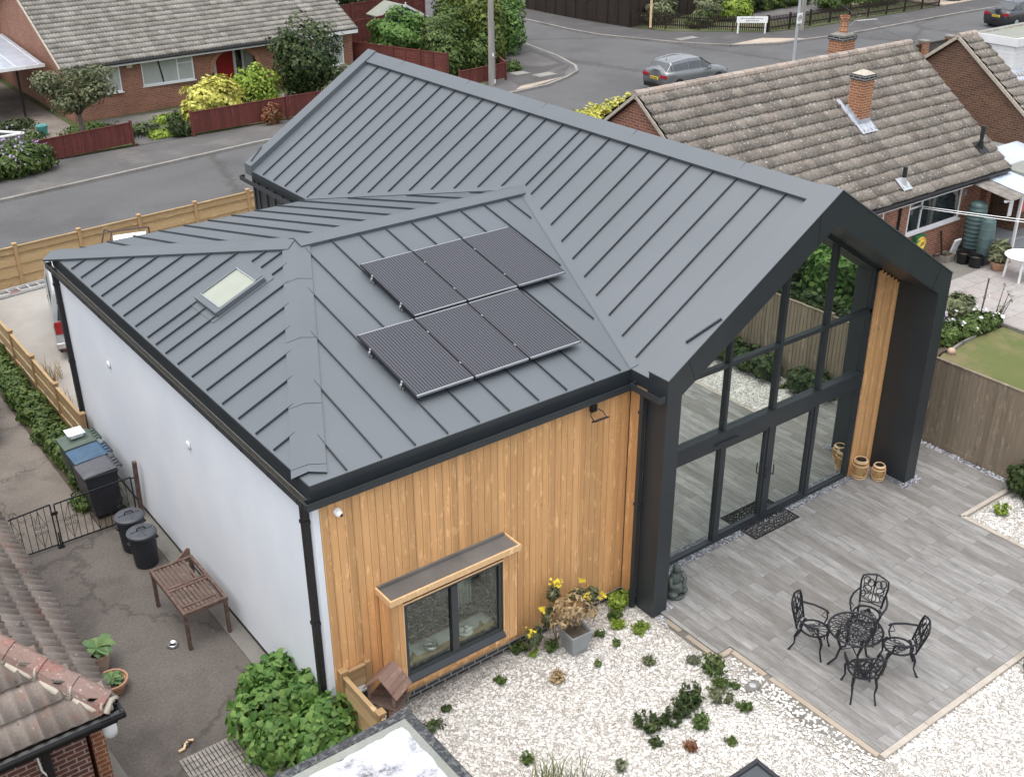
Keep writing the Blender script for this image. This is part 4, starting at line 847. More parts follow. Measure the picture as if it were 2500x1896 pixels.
m=MB(); m.beam((CX0-.01,5.98,2.36),(CX0-.01,10.05,5.30),.07,.1); m.beam((CX0-.01,14.0,2.36),(CX0-.01,10.05,5.30),.07,.1); m.build('verge','mortar',C)
m=MB(); m.box(30.0,8.6,3.6,44,10.25,5.25)
for i in range(8): m.box(29.985,8.62,4.03+i*.13,30.0,10.2,4.03+i*.13+.122)
for i in range(8): m.box(30.02,8.585,4.03+i*.13,44,8.6,4.03+i*.13+.122)
dm=m.build('dormer','pvc_white',C)
m=MB(); m.box(29.93,8.5,5.08,44,8.56,5.34); m.box(29.93,8.56,5.08,29.98,10.3,5.34); m.build('fascia','pvc_white',dm)
MB().box(29.98,8.56,5.22,44,10.3,5.29).build('flat_roof','felt_grey',dm)
window(C,32.0,4.15,33.6,4.95,8.58,[32.8])
MB().prism([(29.95,8.2,2.36+.725*(8.2-5.98)+.08),(44,8.2,2.36+.725*(8.2-5.98)+.08),(44,8.58,2.36+.725*(8.58-5.98)+.09),(29.95,8.58,2.36+.725*(8.58-5.98)+.09)],(0,0,.014)).build('flashing','lead',C)
t=thing('flat_roofed_extension','low extension with grey felt flat roof between the two brown brick bungalows','extension',(27.8,7,0))
MB().box(26.6,5.6,0,28.9,8.5,2.15).build('wall','brick_brown',t); MB().box(26.5,5.5,2.15,28.98,8.6,2.27).build('flat_roof','felt_grey',t)
# lean-to
t=thing('lean_to','timber lean-to with corrugated cement and clear plastic roof behind the water butts','lean-to',(26,5.5,0))
import itertools
def corr(name,mat,x0,x1,y0,y1,z0,z1,parent,pitch=.075,amp=.018):
    n=int((x1-x0)/pitch*6); us=np.linspace(x0,x1,n); V=[];F=[]
    for y,z in ((y0,z0),(y1,z1)):
        for u in us: V.append((u,y,z+amp*cos(2*pi*(u-x0)/pitch)))
    for i in range(n-1): F.append((i,i+1,n+i+1,n+i))
    return mesh_np(name,np.array(V),np.array(F),mat,parent)
corr('cement_sheets','fibre_cement',24.5,25.3,4.75,7.4,2.02,2.42,t); corr('clear_sheets','fibre_clear',25.3,30,4.75,7.4,2.02,2.42,t)
m=MB(); m.box(24.5,4.85,1.93,30,4.92,1.99); m.box(24.5,7.2,2.25,30,7.3,2.35); m.box(25.3,4.75,2.045,25.36,4.76,2.06)
for x in (25.35,27.4): m.box(x,4.85,0,x+.07,4.92,1.93)
m.build('frame','pvc_white',t)
m=MB(); 
for i in range(12): m.box(24.86,6.75+rnd.uniform(0,.01),.1+i*.16,26.9,6.79,.1+i*.16+.15)
m.build('back_boards','brown_stain',t)
MB().box(25.6,5.0,.5,27.6,5.05,.54).box(25.5,5.1,.05,27.9,6.4,.42).build('bench','planter_metal',t)
t=thing('washing','red and white washing hanging under the lean-to','washing',(26.8,5.4,1.3))
for i,(x,mt) in enumerate(((26.3,'fabric_red'),(26.7,'fabric_white'),(25.62,'fabric_white'))): MB().obox((x,5.3,1.45),(1,.1,0),(0,1,0),(0,0,1),.13,.01,.26).build('garment',mt,t)
# ---- A: bungalow over the road (slightly turned)
A=thing('bungalow','red brick bungalow with long grey tiled roof and arched porch across the road','house',(15.5,42,0))
AX0,AX1,AE,ARY,ARZ=8.35,22.95,37.85,44.2,5.55
def ay(x): return (x-AX0)*.058
def PA(x,y,z): return (x,y+ay(x),z)
m=MB(); F0=38.3
def wallseg(x0,x1,z0,z1): m.prism([PA(x0,F0,z0),PA(x1,F0,z0),PA(x1,F0,z1),PA(x0,F0,z1)],(0,.25,0))
wallseg(8.7,9.9,0,2.4); wallseg(9.9,10.95,0,1.05); wallseg(9.9,10.95,2.15,2.4); wallseg(10.95,11.95,0,2.4); wallseg(11.95,14.35,0,1.1); wallseg(11.95,14.35,2.2,2.4); wallseg(14.35,15.2,0,2.4)
n=16; ax0,ax1=15.2,17.7
arc=[(ax0+(ax1-ax0)*i/n,1.15+1.02*math.sqrt(max(0,1-((i/n-.5)*2)**2))) for i in range(n+1)]
for i in range(n):
    a,b=arc[i],arc[i+1]; zm_=min(a[1],b[1]); m.prism([PA(a[0],F0,a[1]),PA(b[0],F0,b[1]),PA(b[0],F0,2.4),PA(a[0],F0,2.4)],(0,.25,0))
wallseg(17.7,20.6,0,2.4); wallseg(20.6,22.3,0,.7); wallseg(20.6,22.3,2.2,2.4); wallseg(22.3,22.85,0,2.4)
m.prism([PA(8.7,F0+.25,0),PA(8.7,F0+11.9,0),PA(8.7,F0+11.9,2.4),PA(8.7,ARY,ARZ-.12),PA(8.7,F0+.25,2.55)],(.25,0,0))
m.prism([PA(22.6,F0+.25,0),PA(22.6,F0+11.9,0),PA(22.6,F0+11.9,2.4),PA(22.6,ARY,ARZ-.12),PA(22.6,F0+.25,2.55)],(.25,0,0))
m.build('wall','brick_red',A)
m=MB()
for i in range(n):
    a,b=arc[i],arc[i+1]; m.beam(PA(a[0],F0-.01,a[1]+.08),PA(b[0],F0-.01,b[1]+.08),.04,.2,(0,0,1))
m.build('arch_bricks','brick_chimney',A)
MB().prism([PA(15,F0+1.1,0),PA(17.9,F0+1.1,0),PA(17.9,F0+1.1,2.4),PA(15,F0+1.1,2.4)],(0,.1,0)).build('porch_wall','room_wall',A)
m=MB(); m.prism([PA(15.85,F0+.9,0),PA(16.75,F0+.9,0),PA(16.75,F0+.9,2.1),PA(15.85,F0+.9,2.1)],(0,.05,0)); dd=m.build('front_door','red_paint',A)
m=MB()
for a,b in ((15.72,15.85),(16.75,16.88),(17.2,17.3)): m.prism([PA(a,F0+.86,0),PA(b,F0+.86,0),PA(b,F0+.86,2.15),PA(a,F0+.86,2.15)],(0,.06,0))
m.build('door_frame','pvc_white',A)
MB().prism([PA(16.9,F0+.9,.9),PA(17.2,F0+.9,.9),PA(17.2,F0+.9,2.1),PA(16.9,F0+.9,2.1)],(0,.03,0)).build('pane','glass_dark',A)
m=MB(); ra=[PA(AX0,AE,2.36),PA(AX1,AE,2.36),PA(AX1,ARY,ARZ-.04),PA(AX0,ARY,ARZ-.04)]; m.prism(ra,(0,0,-.06)); m.prism([PA(AX0,ARY,ARZ-.04),PA(AX1,ARY,ARZ-.04),PA(AX1,50.5,2.36),PA(AX0,50.5,2.36)],(0,0,-.06)); m.build('roof_deck','soffit_dark',A)
UA=np.array((AX1-AX0,ay(AX1),0.)); SA=math.hypot(ARY-AE,ARZ-2.4)
tiles('roof_tiles',(AX0,AE-.02,2.39),UA,(0,ARY-AE,ARZ-2.4),np.linalg.norm(UA),SA,'tile_street',A,wave=.15,course=.345,amp=.045,lip=.06)
m=MB(); ridge_tiles(m,PA(AX0,ARY,ARZ),PA(AX1,ARY,ARZ)); m.build('ridge_tiles','ridge_pink',A)
m=MB(); m.beam(PA(AX0-.02,AE,2.37),PA(AX0-.02,ARY,ARZ),.06,.1); m.beam(PA(AX0-.02,50.5,2.37),PA(AX0-.02,ARY,ARZ),.06,.1); m.build('verge','mortar',A)
m=MB(); m.beam(PA(AX0,AE-.03,2.27),PA(AX1,AE-.03,2.27),.03,.16); m.build('fascia','pvc_white',A)
m=MB(); m.tube([PA(AX0,AE-.09,2.33),PA(18.5,AE-.09,2.33)],.06,8); m.build('gutter','pvc_black',A)
m=MB(); m.prism([PA(22.0,41.6,4.2),PA(22.9,41.6,4.2),PA(22.9,42.6,4.7),PA(22.0,42.6,4.7)],(0,0,.1)); m.build('verge_capping','pvc_white',A)
y=F0+ay(13)
w=window(A,11.95,1.1,14.35,2.2,y,[13.6],glass='glass_curtain',top=[(13.6,14.35,1.88)]); MB().beam((12.9,y-.01,1.14),(12.75,y-.01,2.15),.07,.01,(0,1,0)).build('curtain_gap','glass_dark',w)
window(A,9.9,1.05,10.95,2.15,F0+ay(10),[10.4],glass='glass_curtain'); window(A,20.6,.7,22.3,2.2,F0+ay(22),[21.6],glass='glass_curtain')
MB().box(11.28,F0+ay(11)-.09,1.98,11.53,F0+ay(11),2.26).build('alarm_box','cream_box',A,bevel=.01)
t=thing('carport','carport with white translucent sheet roof against the red brick gable','carport',(6.5,41,0))
MB().prism([(3.0,40.0,2.22),(8.35,40.25,2.22),(8.65,47.5,2.45),(3.3,47.5,2.45)],(0,0,.03)).build('roof','polycarb',t)
m=MB(); m.prism([(3.0,39.96,2.12),(8.4,40.2,2.12),(8.4,40.2,2.26),(3.0,39.96,2.26)],(0,.03,0)); 
for i in range(6): m.beam((3.4+i*.95,40.05+i*.04,2.262),(3.7+i*.95,47.4,2.49),.025,.012)
m.build('edge_trim','white_plastic',t); m=MB()
for p in ((7.2,40.4),(3.6,40.3),(7.6,47)): m.box(p[0],p[1],0,p[0]+.09,p[1]+.09,2.12)
m.build('post','pvc_black',t)
for i,(x,y,l) in enumerate(((3.5,55,'brick bungalow with tiled roof partly seen at the top left corner behind the carport'),)):
    t=thing('bungalow',l,'house',(2,54,0)); MB().box(-6,49.5,0,8.2,57,2.5).build('wall','brick_brown',t)
    tiles('roof_tiles',(-7,49.1,2.5),(1,0,0),(0,4.5,2.6),15.4,5.2,'tile_street',t,course=.345); MB().prism([(-7,49.1,2.45),(8.4,49.1,2.45),(8.4,53.6,5.05),(-7,53.6,5.05)],(0,0,-.08)).build('roof_deck','soffit_dark',t); MB().box(-7,49.0,2.35,8.4,49.08,2.5).build('fascia','pvc_white',t)
# ---- D: bungalow at the near left
Dn=thing('bungalow','brick bungalow with weathered hipped tile roof at the near left corner','house',(-6,4,0))
EX,EY,EZ,ds=-2.94,-.24,2.40,.83
m=MB(); m.box(-10,.15,0,-3.25,.4,2.35); m.box(-3.5,.4,0,-3.25,16,2.35); m.build('wall','brick_near',Dn)
rx=-6.9; rz=EZ+ds*(EX-rx)
m=MB(); m.prism([(EX,EY,EZ),(EX,16,EZ),(rx,16,rz),(rx,EY+(EX-rx),rz)][::-1],(0,0,-.08)); m.prism([(EX,EY,EZ),(rx,EY+(EX-rx),rz),(2*rx-EX,EY,EZ)],(0,0,-.08)); m.build('roof_deck','soffit_dark',Dn)
LS=math.hypot(EX-rx,rz-EZ); kq=(EX-rx)/LS
tiles('roof_tiles',(EX+.02,EY,EZ+.02),(0,1,0),(-(EX-rx),0,rz-EZ),16.2,LS,'tile_near',Dn,wave=.155,course=.36,amp=.048,umin=lambda v:max(0,v)*kq+.02)
tiles('roof_tiles',(EX,EY-.02,EZ+.02),(-1,0,0),(0,(EX-rx),rz-EZ),7.9,LS,'tile_near',Dn,wave=.165,course=.36,amp=.048,umin=lambda v:max(0,v)*kq+.02)
m=MB(); hp0=np.array((EX-.02,EY+.02,EZ+.04)); hp1=np.array((rx,EY+(EX-rx),rz+.04)); ridge_tiles(m,hp0+(hp1-hp0)*.012,hp1,r=.15,L=.44); m.build('hip_tiles','ridge_red',Dn,smooth=False)
dr_=(hp1-hp0)/np.linalg.norm(hp1-hp0); m=MB()
sd=np.cross(dr_,(0,0,1.)); sd/=np.linalg.norm(sd)
for i in range(14):
    a=hp0+dr_*(i*.44+rnd.uniform(0,.06)); b=hp0+dr_*((i+1)*.44)
    for q in (-1,1): m.tube([a+sd*q*.125-np.array((0,0,.035)),(a+b)/2+sd*q*(.13+rnd.uniform(0,.02))-np.array((0,0,.04)),b+sd*q*.125-np.array((0,0,.035))],[.04,.055,.04],6)
    if i in (0,1,2,4,6): m.tube([a-sd*.15,a-sd*.11+np.array((0,0,.10)),a+np.array((0,0,.152)),a+sd*.11+np.array((0,0,.10)),a+sd*.15],.02,6)
m.tube([hp0+sd*.13,hp0+np.array((.0,0,.09)),hp0-sd*.13],.045,7)
m.build('mortar','mortar',Dn,smooth=True)
m=MB(); 
for (a,b) in (((EX+.05,EY-.1,EZ-.04),(EX+.05,16,EZ-.04)),((EX+.08,EY-.07,EZ-.04),(-11,EY-.07,EZ-.04))): m.tube([a,b],.055,8)
m.box(EX-.005,EY-.02,EZ-.2,EX+.012,16,EZ-.02); m.box(-11,EY-.022,EZ-.2,EX+.012,EY-.005,EZ-.02); m.box(EX-.2,EY-.12,EZ-.09,EX+.1,EY-.03,EZ-.012)
m.build('gutter','pvc_black',Dn); MB().prism([(EX-.22,EY,EZ+.03),(EX,EY,EZ+.03),(EX,EY+.25,EZ+.05),(EX-.1,EY+.25,EZ+.12)],(0,0,.02)).build('flashing','lead',Dn)
m=MB(); m.tube([(-3.75,.08,0),(-3.75,.08,2.1),(-3.75,-.2,2.32)],.055,8); m.build('downpipe','pvc_black',Dn)
m=MB(); m.tube([(-3.92,-.18,2.3),(-3.86,.02,2.15),(-3.83,.06,1.7),(-3.66,.04,1.3),(-3.5,.06,1.0),(-3.4,.1,.4)],.014,6); m.build('cable','white_plastic',Dn,smooth=True)
MB().box(-3.15,.42,0,-2.98,2.0,1.75).build('porch_wall','brick_chimney',Dn)
t=thing('outside_light','white bulkhead lamp hanging below the eave corner of the near left bungalow','lamp',(-3.0,.1,2.0)); MB().lathe((-2.98,.02,1.86),[(.03,-.06),(.08,-.04),(.09,.03),(.078,.2),(.06,.24),(.02,.25)],16).build('shade','white_plastic',t,smooth=True); MB().tube([(-2.98,.02,2.08),(-3.1,.14,2.12),(-3.24,.3,2.12)],.02,6).build('bracket','white_plastic',t)
# ---- E: flat-roofed outbuilding at the bottom
E_=thing('outbuilding','flat roofed outbuilding with white painted felt and dark mineral edge','outbuilding',(-1,-5,0))
MB().box(-5,-9,0,-.12,-2.32,2.1).build('wall','brick_near',E_)
MB().box(-5.1,-9,2.1,-.02+.02,-2.16,2.18).build('roof_edge','felt_dark',E_)
m=MB(); m.box(-5.1,-2.30,2.18,-.02,-2.2,2.20); m.box(-.13,-9,2.18,-.02,-2.30,2.20); m.build('mineral_felt','felt_dark',E_)
m=MB(); m.box(-5.1,-2.42,2.178,-.13,-2.30,2.19); m.box(-.26,-9,2.178,-.13,-2.42,2.19); m.build('grey_felt','felt_grey',E_)
def wob(p,q,n,a): return [(p[0]+(q[0]-p[0])*i/n+rnd.uniform(-a,a),p[1]+(q[1]-p[1])*i/n+rnd.uniform(-a,a)) for i in range(n)]
m=MB(); pp=wob((-.23,-2.40),(-4.0,-2.52),40,.018)+wob((-4,-2.6),(-4,-8.9),8,.02)+wob((-4,-8.9),(-.25,-8.9),8,.02)+wob((-.25,-8.9),(-.23,-2.40),60,.016); m.prism([(x,y,2.186) for x,y in pp],(0,0,.012)); m.build('painted_felt','roof_paint_white',E_)
m=MB(); m.beam((-.40,-2.45,2.20),(-.42,-8,2.20),.02,.010); m.build('felt_lap','roof_paint_white',E_)
m=MB(); m.beam((-2.3,-2.55,2.22),(-1.45,-2.62,2.22),.06,.05); m.build('timber_batten','grey_board',E_)
# shelter-like box next to it (left of the roof)
t=thing('cold_frame','corner of a dark framed glass topped frame at the bottom picture edge','cold frame',(3.2,-5.2,0))
x0,y0,x1,y1=2.5,-6.0,3.84,-4.53; m=MB()
m.box(x0,y1-.06,.84,x1,y1,.90); m.box(x0,y0,.84,x1,y0+.06,.90); m.box(x0,y0+.06,.84,x0+.06,y1-.06,.90); m.box(x1-.06,y0+.06,.84,x1,y1-.06,.90)
for x,y in ((x0,y0),(x1-.05,y0),(x0,y1-.05),(x1-.05,y1-.05)): m.box(x,y,-.02,x+.05,y+.05,.84)
m.build('frame','bin_body',t,bevel=.006); MB().box(x0+.06,y0+.06,.86,x1-.06,y1-.06,.872).build('pane','glass_car',t); MB().box(x0+.05,y0+.05,-.02,x1-.05,y1-.05,.3).build('tray','bin_grey',t)

# ================= FENCES =================
def fence(name,label,cat,p0,p1,h,kind,mat,pmat,nb,posts=1.83,z0=0,group=None,gb=True,skip_end=False,ph=.08):
    t=thing(name,label,cat,(*p0,z0),group); p0,p1=np.array((*p0,0.)),np.array((*p1,0.)); L=np.linalg.norm(p1-p0); d=(p1-p0)/L; n=np.array((-d[1],d[0],0)); Z=np.array((0,0,1.))
    def pt(u,z,o=0): return p0+d*u+Z*(z+z0)+n*o
    np_=max(1,int(round(L/posts))); pw=L/np_
    for i in range(np_+1):
        if skip_end and i==np_: break
        m=MB(); u=i*pw; m.obox(pt(u,(h+ph)/2,0),d,n,Z,.045,.045,(h+ph)/2)
        if kind=='slat': m.obox(pt(u,h+ph+.012,0),d,n,Z,.062,.062,.012)
        m.build('post',pmat,t)
    for i in range(np_):
        m=MB(); a,b=i*pw+.05,(i+1)*pw-.05; c=(a+b)/2; hl=(b-a)/2
        if kind=='slat':
            k=int(h/.155); ah=(h-.06)/k
            for j in range(k):
                z=.04+ah*(j+.5); m.obox(pt(c,z,(.012 if j%2 else -.006)+rnd.uniform(-.003,.003)),d,n,Z+n*.10,hl,.009,ah/2+.006)
            m.obox(pt(c,h+.004),d,n,Z,hl,.032,.016)
        elif kind in('board','low'):
            x=a
            while x<b-.02:
                w=min(rnd.uniform(.095,.115) if kind=='board' else .12,b-x); dz=rnd.uniform(-.006,.004); m.obox(pt(x+w/2,h/2+dz+(.07 if gb else 0),-.03 if kind=='board' else 0),d+n*.10,n,Z,w/2,.008,h/2-(.07 if gb else .0)); x+=w-.006
            if kind=='low': m.obox(pt(c,h+.012),d,n,Z,hl+.04,.03,.012)
        elif kind=='lap':
            k=int(h/.14)
            for j in range(k): m.obox(pt(c,.02+h*(j+.5)/k,rnd.uniform(-.006,.006)),d,n,Z+n*.12,hl,.006,h/k/2+.008)
            for q in (a+.02,c,b-.02): m.obox(pt(q,h/2,-.03),d,n,Z,.02,.012,h/2)
            m.obox(pt(c,h),d,n,Z,hl,.03,.015)
        elif kind=='picket':
            x=a+.02
            while x<b-.03:
                m.obox(pt(x+.03,h/2+.03,-.02),d,n,Z,.032,.009,h/2-.03); x+=.125
            for z in (.25,h-.22): m.obox(pt(c,z,.01),d,n,Z,hl,.018,.035)
        m.build('panel',mat,t)
    if gb and kind=='board':
        m=MB(); m.obox(pt(L/2,.07,-.03),d,n,Z,L/2,.018,.07); m.build('gravel_board',mat,t)
        m=MB(); m.obox(pt(L/2,h+.015,-.02),d,n,Z,L/2,.03,.012); m.build('capping',mat,t)
    return t
fence('slatted_fence','long new pale timber slatted fence along the road by the driveway','fence',(-4.0,20.15),(10.6,21.4),1.2,'slat','softwood','softwood_post',0)
fence('slatted_fence','pale timber slatted fence between driveway and planted strip, ending at the wheelie bins','fence',(-.18,10.02),(-.18,20.3),.98,'slat','softwood','softwood_post',0)
fence('slatted_fence','short pale timber slatted fence from the white wall to the outbuilding roof','fence',(.2,.99),(.2,-2.1),1.08,'slat','softwood','softwood_post',0,posts=1.0)
m=MB(); t=thing('slatted_fence','tiny pale slatted fence return against the timber wall corner','fence',(.35,.0,0))
for j in range(6): m.box(.25,-.06,.15+j*.16,.56,-.04,.15+j*.16+.15)
m.box(.25,-.08,1.1,.56,-.02,1.13); m.build('panel','softwood',t); MB().box(.55,-.09,0,.63,-.015,1.16).build('post','softwood_post',t)
fence('garden_fence','tall weathered brown featheredge fence along the right side of the patio','fence',(14.19,13.2),(14.19,-12),1.93,'board','weathered_board','weathered_board',0,posts=3)
fence('front_fence','low dark red boarded fence with a dried plant before it, at the left front garden','fence',(5.5,32.6),(9.35,33.2),.95,'low','red_stain','red_stain',0,posts=3.9)
fence('front_fence','long low dark red boarded fence below the yellow bush','fence',(11.8,33.05),(20.5,33.3),1.0,'low','red_stain','red_stain',0,posts=4.3)
fence('lap_fence','tall red brown lap panel fence sloping down beside the hedges','fence',(23.0,40.6),(25.25,34.3),1.55,'lap','red_stain','red_stain',0)
fence('front_fence','low dark red boarded fence at the street corner below the hedge','fence',(25.35,33.45),(28.3,33.75),.85,'low','red_stain','red_stain',0,posts=3)
fence('front_fence','short dark red boarded fence end turning the corner beside the telegraph pole','fence',(28.35,33.8),(29.3,36.0),.85,'low','red_stain','red_stain',0,posts=2.4)
fence('back_fence','tall dark red fence panels between the brick bungalow and the blue shed','fence',(23.2,42.0),(27.3,43.3),2.0,'lap','red_stain','red_stain',0)
fence('back_fence','tall dark red fence behind the blue shed','fence',(24.0,47.0),(33.5,49.0),2.0,'lap','red_stain','red_stain',0)
t=thing('garden_gate','dark red boarded gate with pale top rail beside the brick bungalow','gate',(23.2,41.2,0)); 
m=MB(); 
for i in range(9): m.box(22.98+i*.12,40.9,0.05,23.09+i*.12,40.93,1.75)
m.build('boards','red_stain',t); MB().box(22.9,40.86,1.75,24.1,40.96,1.82).build('top_rail','linen',t)
fence('lap_fence','tall black brown lap fence at the top centre beyond the side road','fence',(42.5,50.5),(43.05,41.0),1.8,'lap','dark_stain','dark_stain',0)
fence('lap_fence','tall dark brown panel fence behind the picket fence bushes','fence',(43.1,41.0),(62,44.5),1.75,'lap','dark_stain','dark_stain',0)
fence('picket_fence','long dark brown picket fence curving round the street corner behind the street sign','fence',(43.15,40.8),(48.4,34.8),.9,'picket','dark_stain','dark_stain',0)
fence('picket_fence','long straight dark brown picket fence along the far pavement','fence',(48.5,34.75),(64.8,34.25),.9,'picket','dark_stain','dark_stain',0)
t=thing('brick_pier_wall','low brick piers with black railings in front of the far right bungalow','wall',(50,24,0))
for x in (46,48.1,50.4): MB().box(x,23.8,0,x+.4,24.2,1.0).build('pier','brick_chimney',t); MB().box(x-.05,23.75,1.0,x+.45,24.25,1.08).build('coping','kerb_stone',t)
m=MB()
for x0,x1 in ((40,46),(46.4,48.1),(48.5,50.4),(50.8,60)):
    x=x0+.05
    while x<x1: m.box(x,23.98,.1,x+.06,24.0,.92); x+=.11
    m.box(x0,23.96,.8,x1,24.02,.86)
m.build('railing','dark_stain',t)
t=thing('boundary_fence','old grey boarded fence with pale rail at the left edge over the road','fence',(3.6,33.5,0))
m=MB()
for p,q in (((5.3,33.2),(3.9,34.9)),((3.9,34.9),(2.2,40.5)),((5.3,33.2),(2.4,32.9))):
    L=math.dist(p,q); n=int(L/.13)
    for i in range(n): f=(i+.5)/n; x,y=p[0]+(q[0]-p[0])*f,p[1]+(q[1]-p[1])*f; m.beam((x,y,0),(x,y,1.15),.12,.02,(1,0,0)) if False else m.box(x-.05,y-.05,0,x+.05,y+.05,1.15)
m.build('boards','grey_board',t); m=MB()
for p,q in (((5.3,33.2),(3.9,34.9)),((3.9,34.9),(2.2,40.5)),((5.3,33.2),(2.4,32.9))): m.beam((*p,1.18),(*q,1.18),.16,.05)
m.build('top_rail','linen',t)
# ================= THINGS IN THE LEFT YARD =================
def wheelie(x,y,label,lid,body,rz=0):
    t=thing('wheelie_bin',label,'wheelie bin',(x,y,0))
    m=MB(); a=.225; b_=.27; L0=[(x-.25,y-a,.08),(x+.22,y-a,.08),(x+.22,y+a,.08),(x-.25,y+a,.08)]; L1=[(x-.34,y-b_,.98),(x+.27,y-b_,.98),(x+.27,y+b_,.98),(x-.34,y+b_,.98)]
    m.add(L0+L1,[(3,2,1,0),(4,5,6,7),(0,1,5,4),(1,2,6,5),(2,3,7,6),(3,0,4,7)]); m.box(x-.365,y-b_-.025,.95,x+.28,y+b_+.025,1.0); m.build('body',body,t,bevel=.012)
    m=MB(); m.add([(x-.37,y-b_-.02,1.0),(x+.29,y-b_-.02,1.03),(x+.29,y+b_+.02,1.03),(x-.37,y+b_+.02,1.0),(x-.28,y-b_+.05,1.05),(x+.22,y-b_+.05,1.09),(x+.22,y+b_-.05,1.09),(x-.28,y+b_-.05,1.05)],[(0,1,2,3)[::-1],(4,5,6,7),(0,1,5,4),(1,2,6,5),(2,3,7,6),(3,0,4,7)])
    for k in range(4): yy=y-.18+k*.12; m.box(x+.27,yy-.022,1.0,x+.36,yy+.022,1.045)
    m.build('lid',lid,t,bevel=.012)
    m=MB(); m.tube([(x+.35,y-.24,1.0),(x+.37,y-.24,1.03),(x+.37,y+.24,1.03),(x+.35,y+.24,1.0)],.016,8); m.build('handle',body,t)
    for s in (-1,1):
        m=MB(); c=(x+.22,y+s*.25,.1); m.tube([(x+.22,y+s*.225,.1),(x+.22,y+s*.275,.1)],.1,16); m.build('wheel','rubber',t)
    return t
wheelie(-.60,7.86,'dark grey wheelie bin nearest the iron gate, against the white wall','bin_grey','bin_body')
wheelie(-.56,8.48,'wheelie bin with a blue lid, middle one of the row by the white wall','bin_blue','bin_body')
wheelie(-.55,9.12,'green wheelie bin with a white tub on its lid, at the fence end','bin_green','bin_green_body')
t=thing('plastic_tub','white square plastic tub standing on the green wheelie bin lid','tub',(-.60,9.14,1.09)); MB().add([(-.72,9.0,1.09),(-.46,9.02,1.09),(-.47,9.27,1.09),(-.73,9.26,1.09),(-.74,8.98,1.19),(-.44,9.0,1.19),(-.45,9.29,1.19),(-.75,9.28,1.19)],[(3,2,1,0),(4,5,6,7),(0,1,5,4),(1,2,6,5),(2,3,7,6),(3,0,4,7)]).build('tub_body','white_plastic',t,bevel=.03); MB().box(-.76,8.97,1.185,-.43,9.30,1.2).build('lid','white_plastic',t,bevel=.03)
def dustbin(x,y,label,h):
    t=thing('dustbin',label,'dustbin',(x,y,0))
    MB().lathe((x,y,0),[(.19,0),(.20,.02),(.235,h*.85),(.25,h*.87),(.25,h*.93),(.235,h*.95)],28).build('body','dustbin',t,smooth=False)
    m=MB(); m.lathe((x,y,h*.93),[(.262,0),(.262,.035),(.22,.06),(.02,.075)],28); m.beam((x-.2,y,h*.93+.072),(x+.2,y,h*.93+.072),.012,.012); m.beam((x,y-.2,h*.93+.072),(x,y+.2,h*.93+.072),.012,.012); m.build('lid','dustbin_lid',t,smooth=False)
    MB().tube([(x-.08,y,h*.93+.07),(x-.06,y,h*.93+.12),(x+.06,y,h*.93+.12),(x+.08,y,h*.93+.07)],.013,6).build('lid_handle','pvc_black',t)
    m=MB(); 
    for s in (-1,1): m.beam((x+s*.24,y-.06,h*.72),(x+s*.24,y+.06,h*.72),.05,.03)
    m.build('side_handle','dustbin',t)
dustbin(-.60,6.38,'round black dustbin nearer the iron gate','a' and .72); dustbin(-.60,5.78,'round black dustbin with ribbed lid nearer the old table',.70)
# iron gates
t=thing('iron_gate','pair of black wrought iron scroll gates across the left drive','gate',(-1.65,7.25,0))
def scroll(m,c,r,s,ax=(1,0,0)):
    pts=[]
    for i in range(15):
        a=i/14*pi*2.6; rr=r*(1-.062*i); pts.append((c[0]+s*rr*cos(a),c[1],c[2]+rr*sin(a)))
    m.tube(pts,.005,4)
for x0,x1,h0,h1,nm in ((-2.62,-1.70,.86,.92,'gate_leaf'),(-1.63,-.22,.90,.94,'gate_leaf')):
    m=MB(); y=7.24; m.beam((x0,y,.06),(x1,y,.06),.022,.022); m.beam((x0,y,h0),(x1,y,h1),.022,.022); m.beam((x0,y,.02),(x0,y,h0),.022,.022,(0,1,0)); m.beam((x1,y,.02),(x1,y,h1),.022,.022,(0,1,0))
    n=int((x1-x0)/.115)
    for i in range(1,n): x=x0+(x1-x0)*i/n; m.tube([(x,y,.06),(x,y,h0+(h1-h0)*i/n)],.0065,5)
    k=2 if n<10 else 3
    for q in range(k):
        cx=x0+(x1-x0)*(q+.5)/k
        for s in (-1,1):
            scroll(m,(cx+s*.055,y-.01,.52),.05,s); scroll(m,(cx+s*.055,y-.01,.40),.05,s); m.tube([(cx,y-.01,.85),(cx+s*.11,y-.01,.5)],.004,4); m.tube([(cx,y-.01,.1),(cx+s*.11,y-.01,.42)],.004,4)
    if n<10: scroll(m,(-2.35,y,.93),.07,1); scroll(m,(-2.5,y,.92),.05,-1)
    m.build(nm,'iron_black',t)
MB().box(-1.72,7.20,.70,-1.6,7.23,.76).build('latch','iron_black',t)
t=thing('gate_post','leaning brown timber post beside the white wall by the gate','post',(-.10,7.35,0)); MB().obox((-.105,7.28,.62),(1,0,0),(0,1,.06),(0,-.10,1),.036,.036,.63).build('post_body','old_frame',t); MB().box(-.2,7.26,.88,-.14,7.28,.9).build('hinge','iron_black',t)
t=thing('gate_stop','small iron ground bolt post between the two gate leaves','post',(-1.665,7.22,0)); MB().tube([(-1.665,7.22,0),(-1.665,7.22,.32)],.014,6).build('rod','iron_black',t); MB().box(-1.72,7.17,0,-1.61,7.27,.03).build('base','iron_black',t)
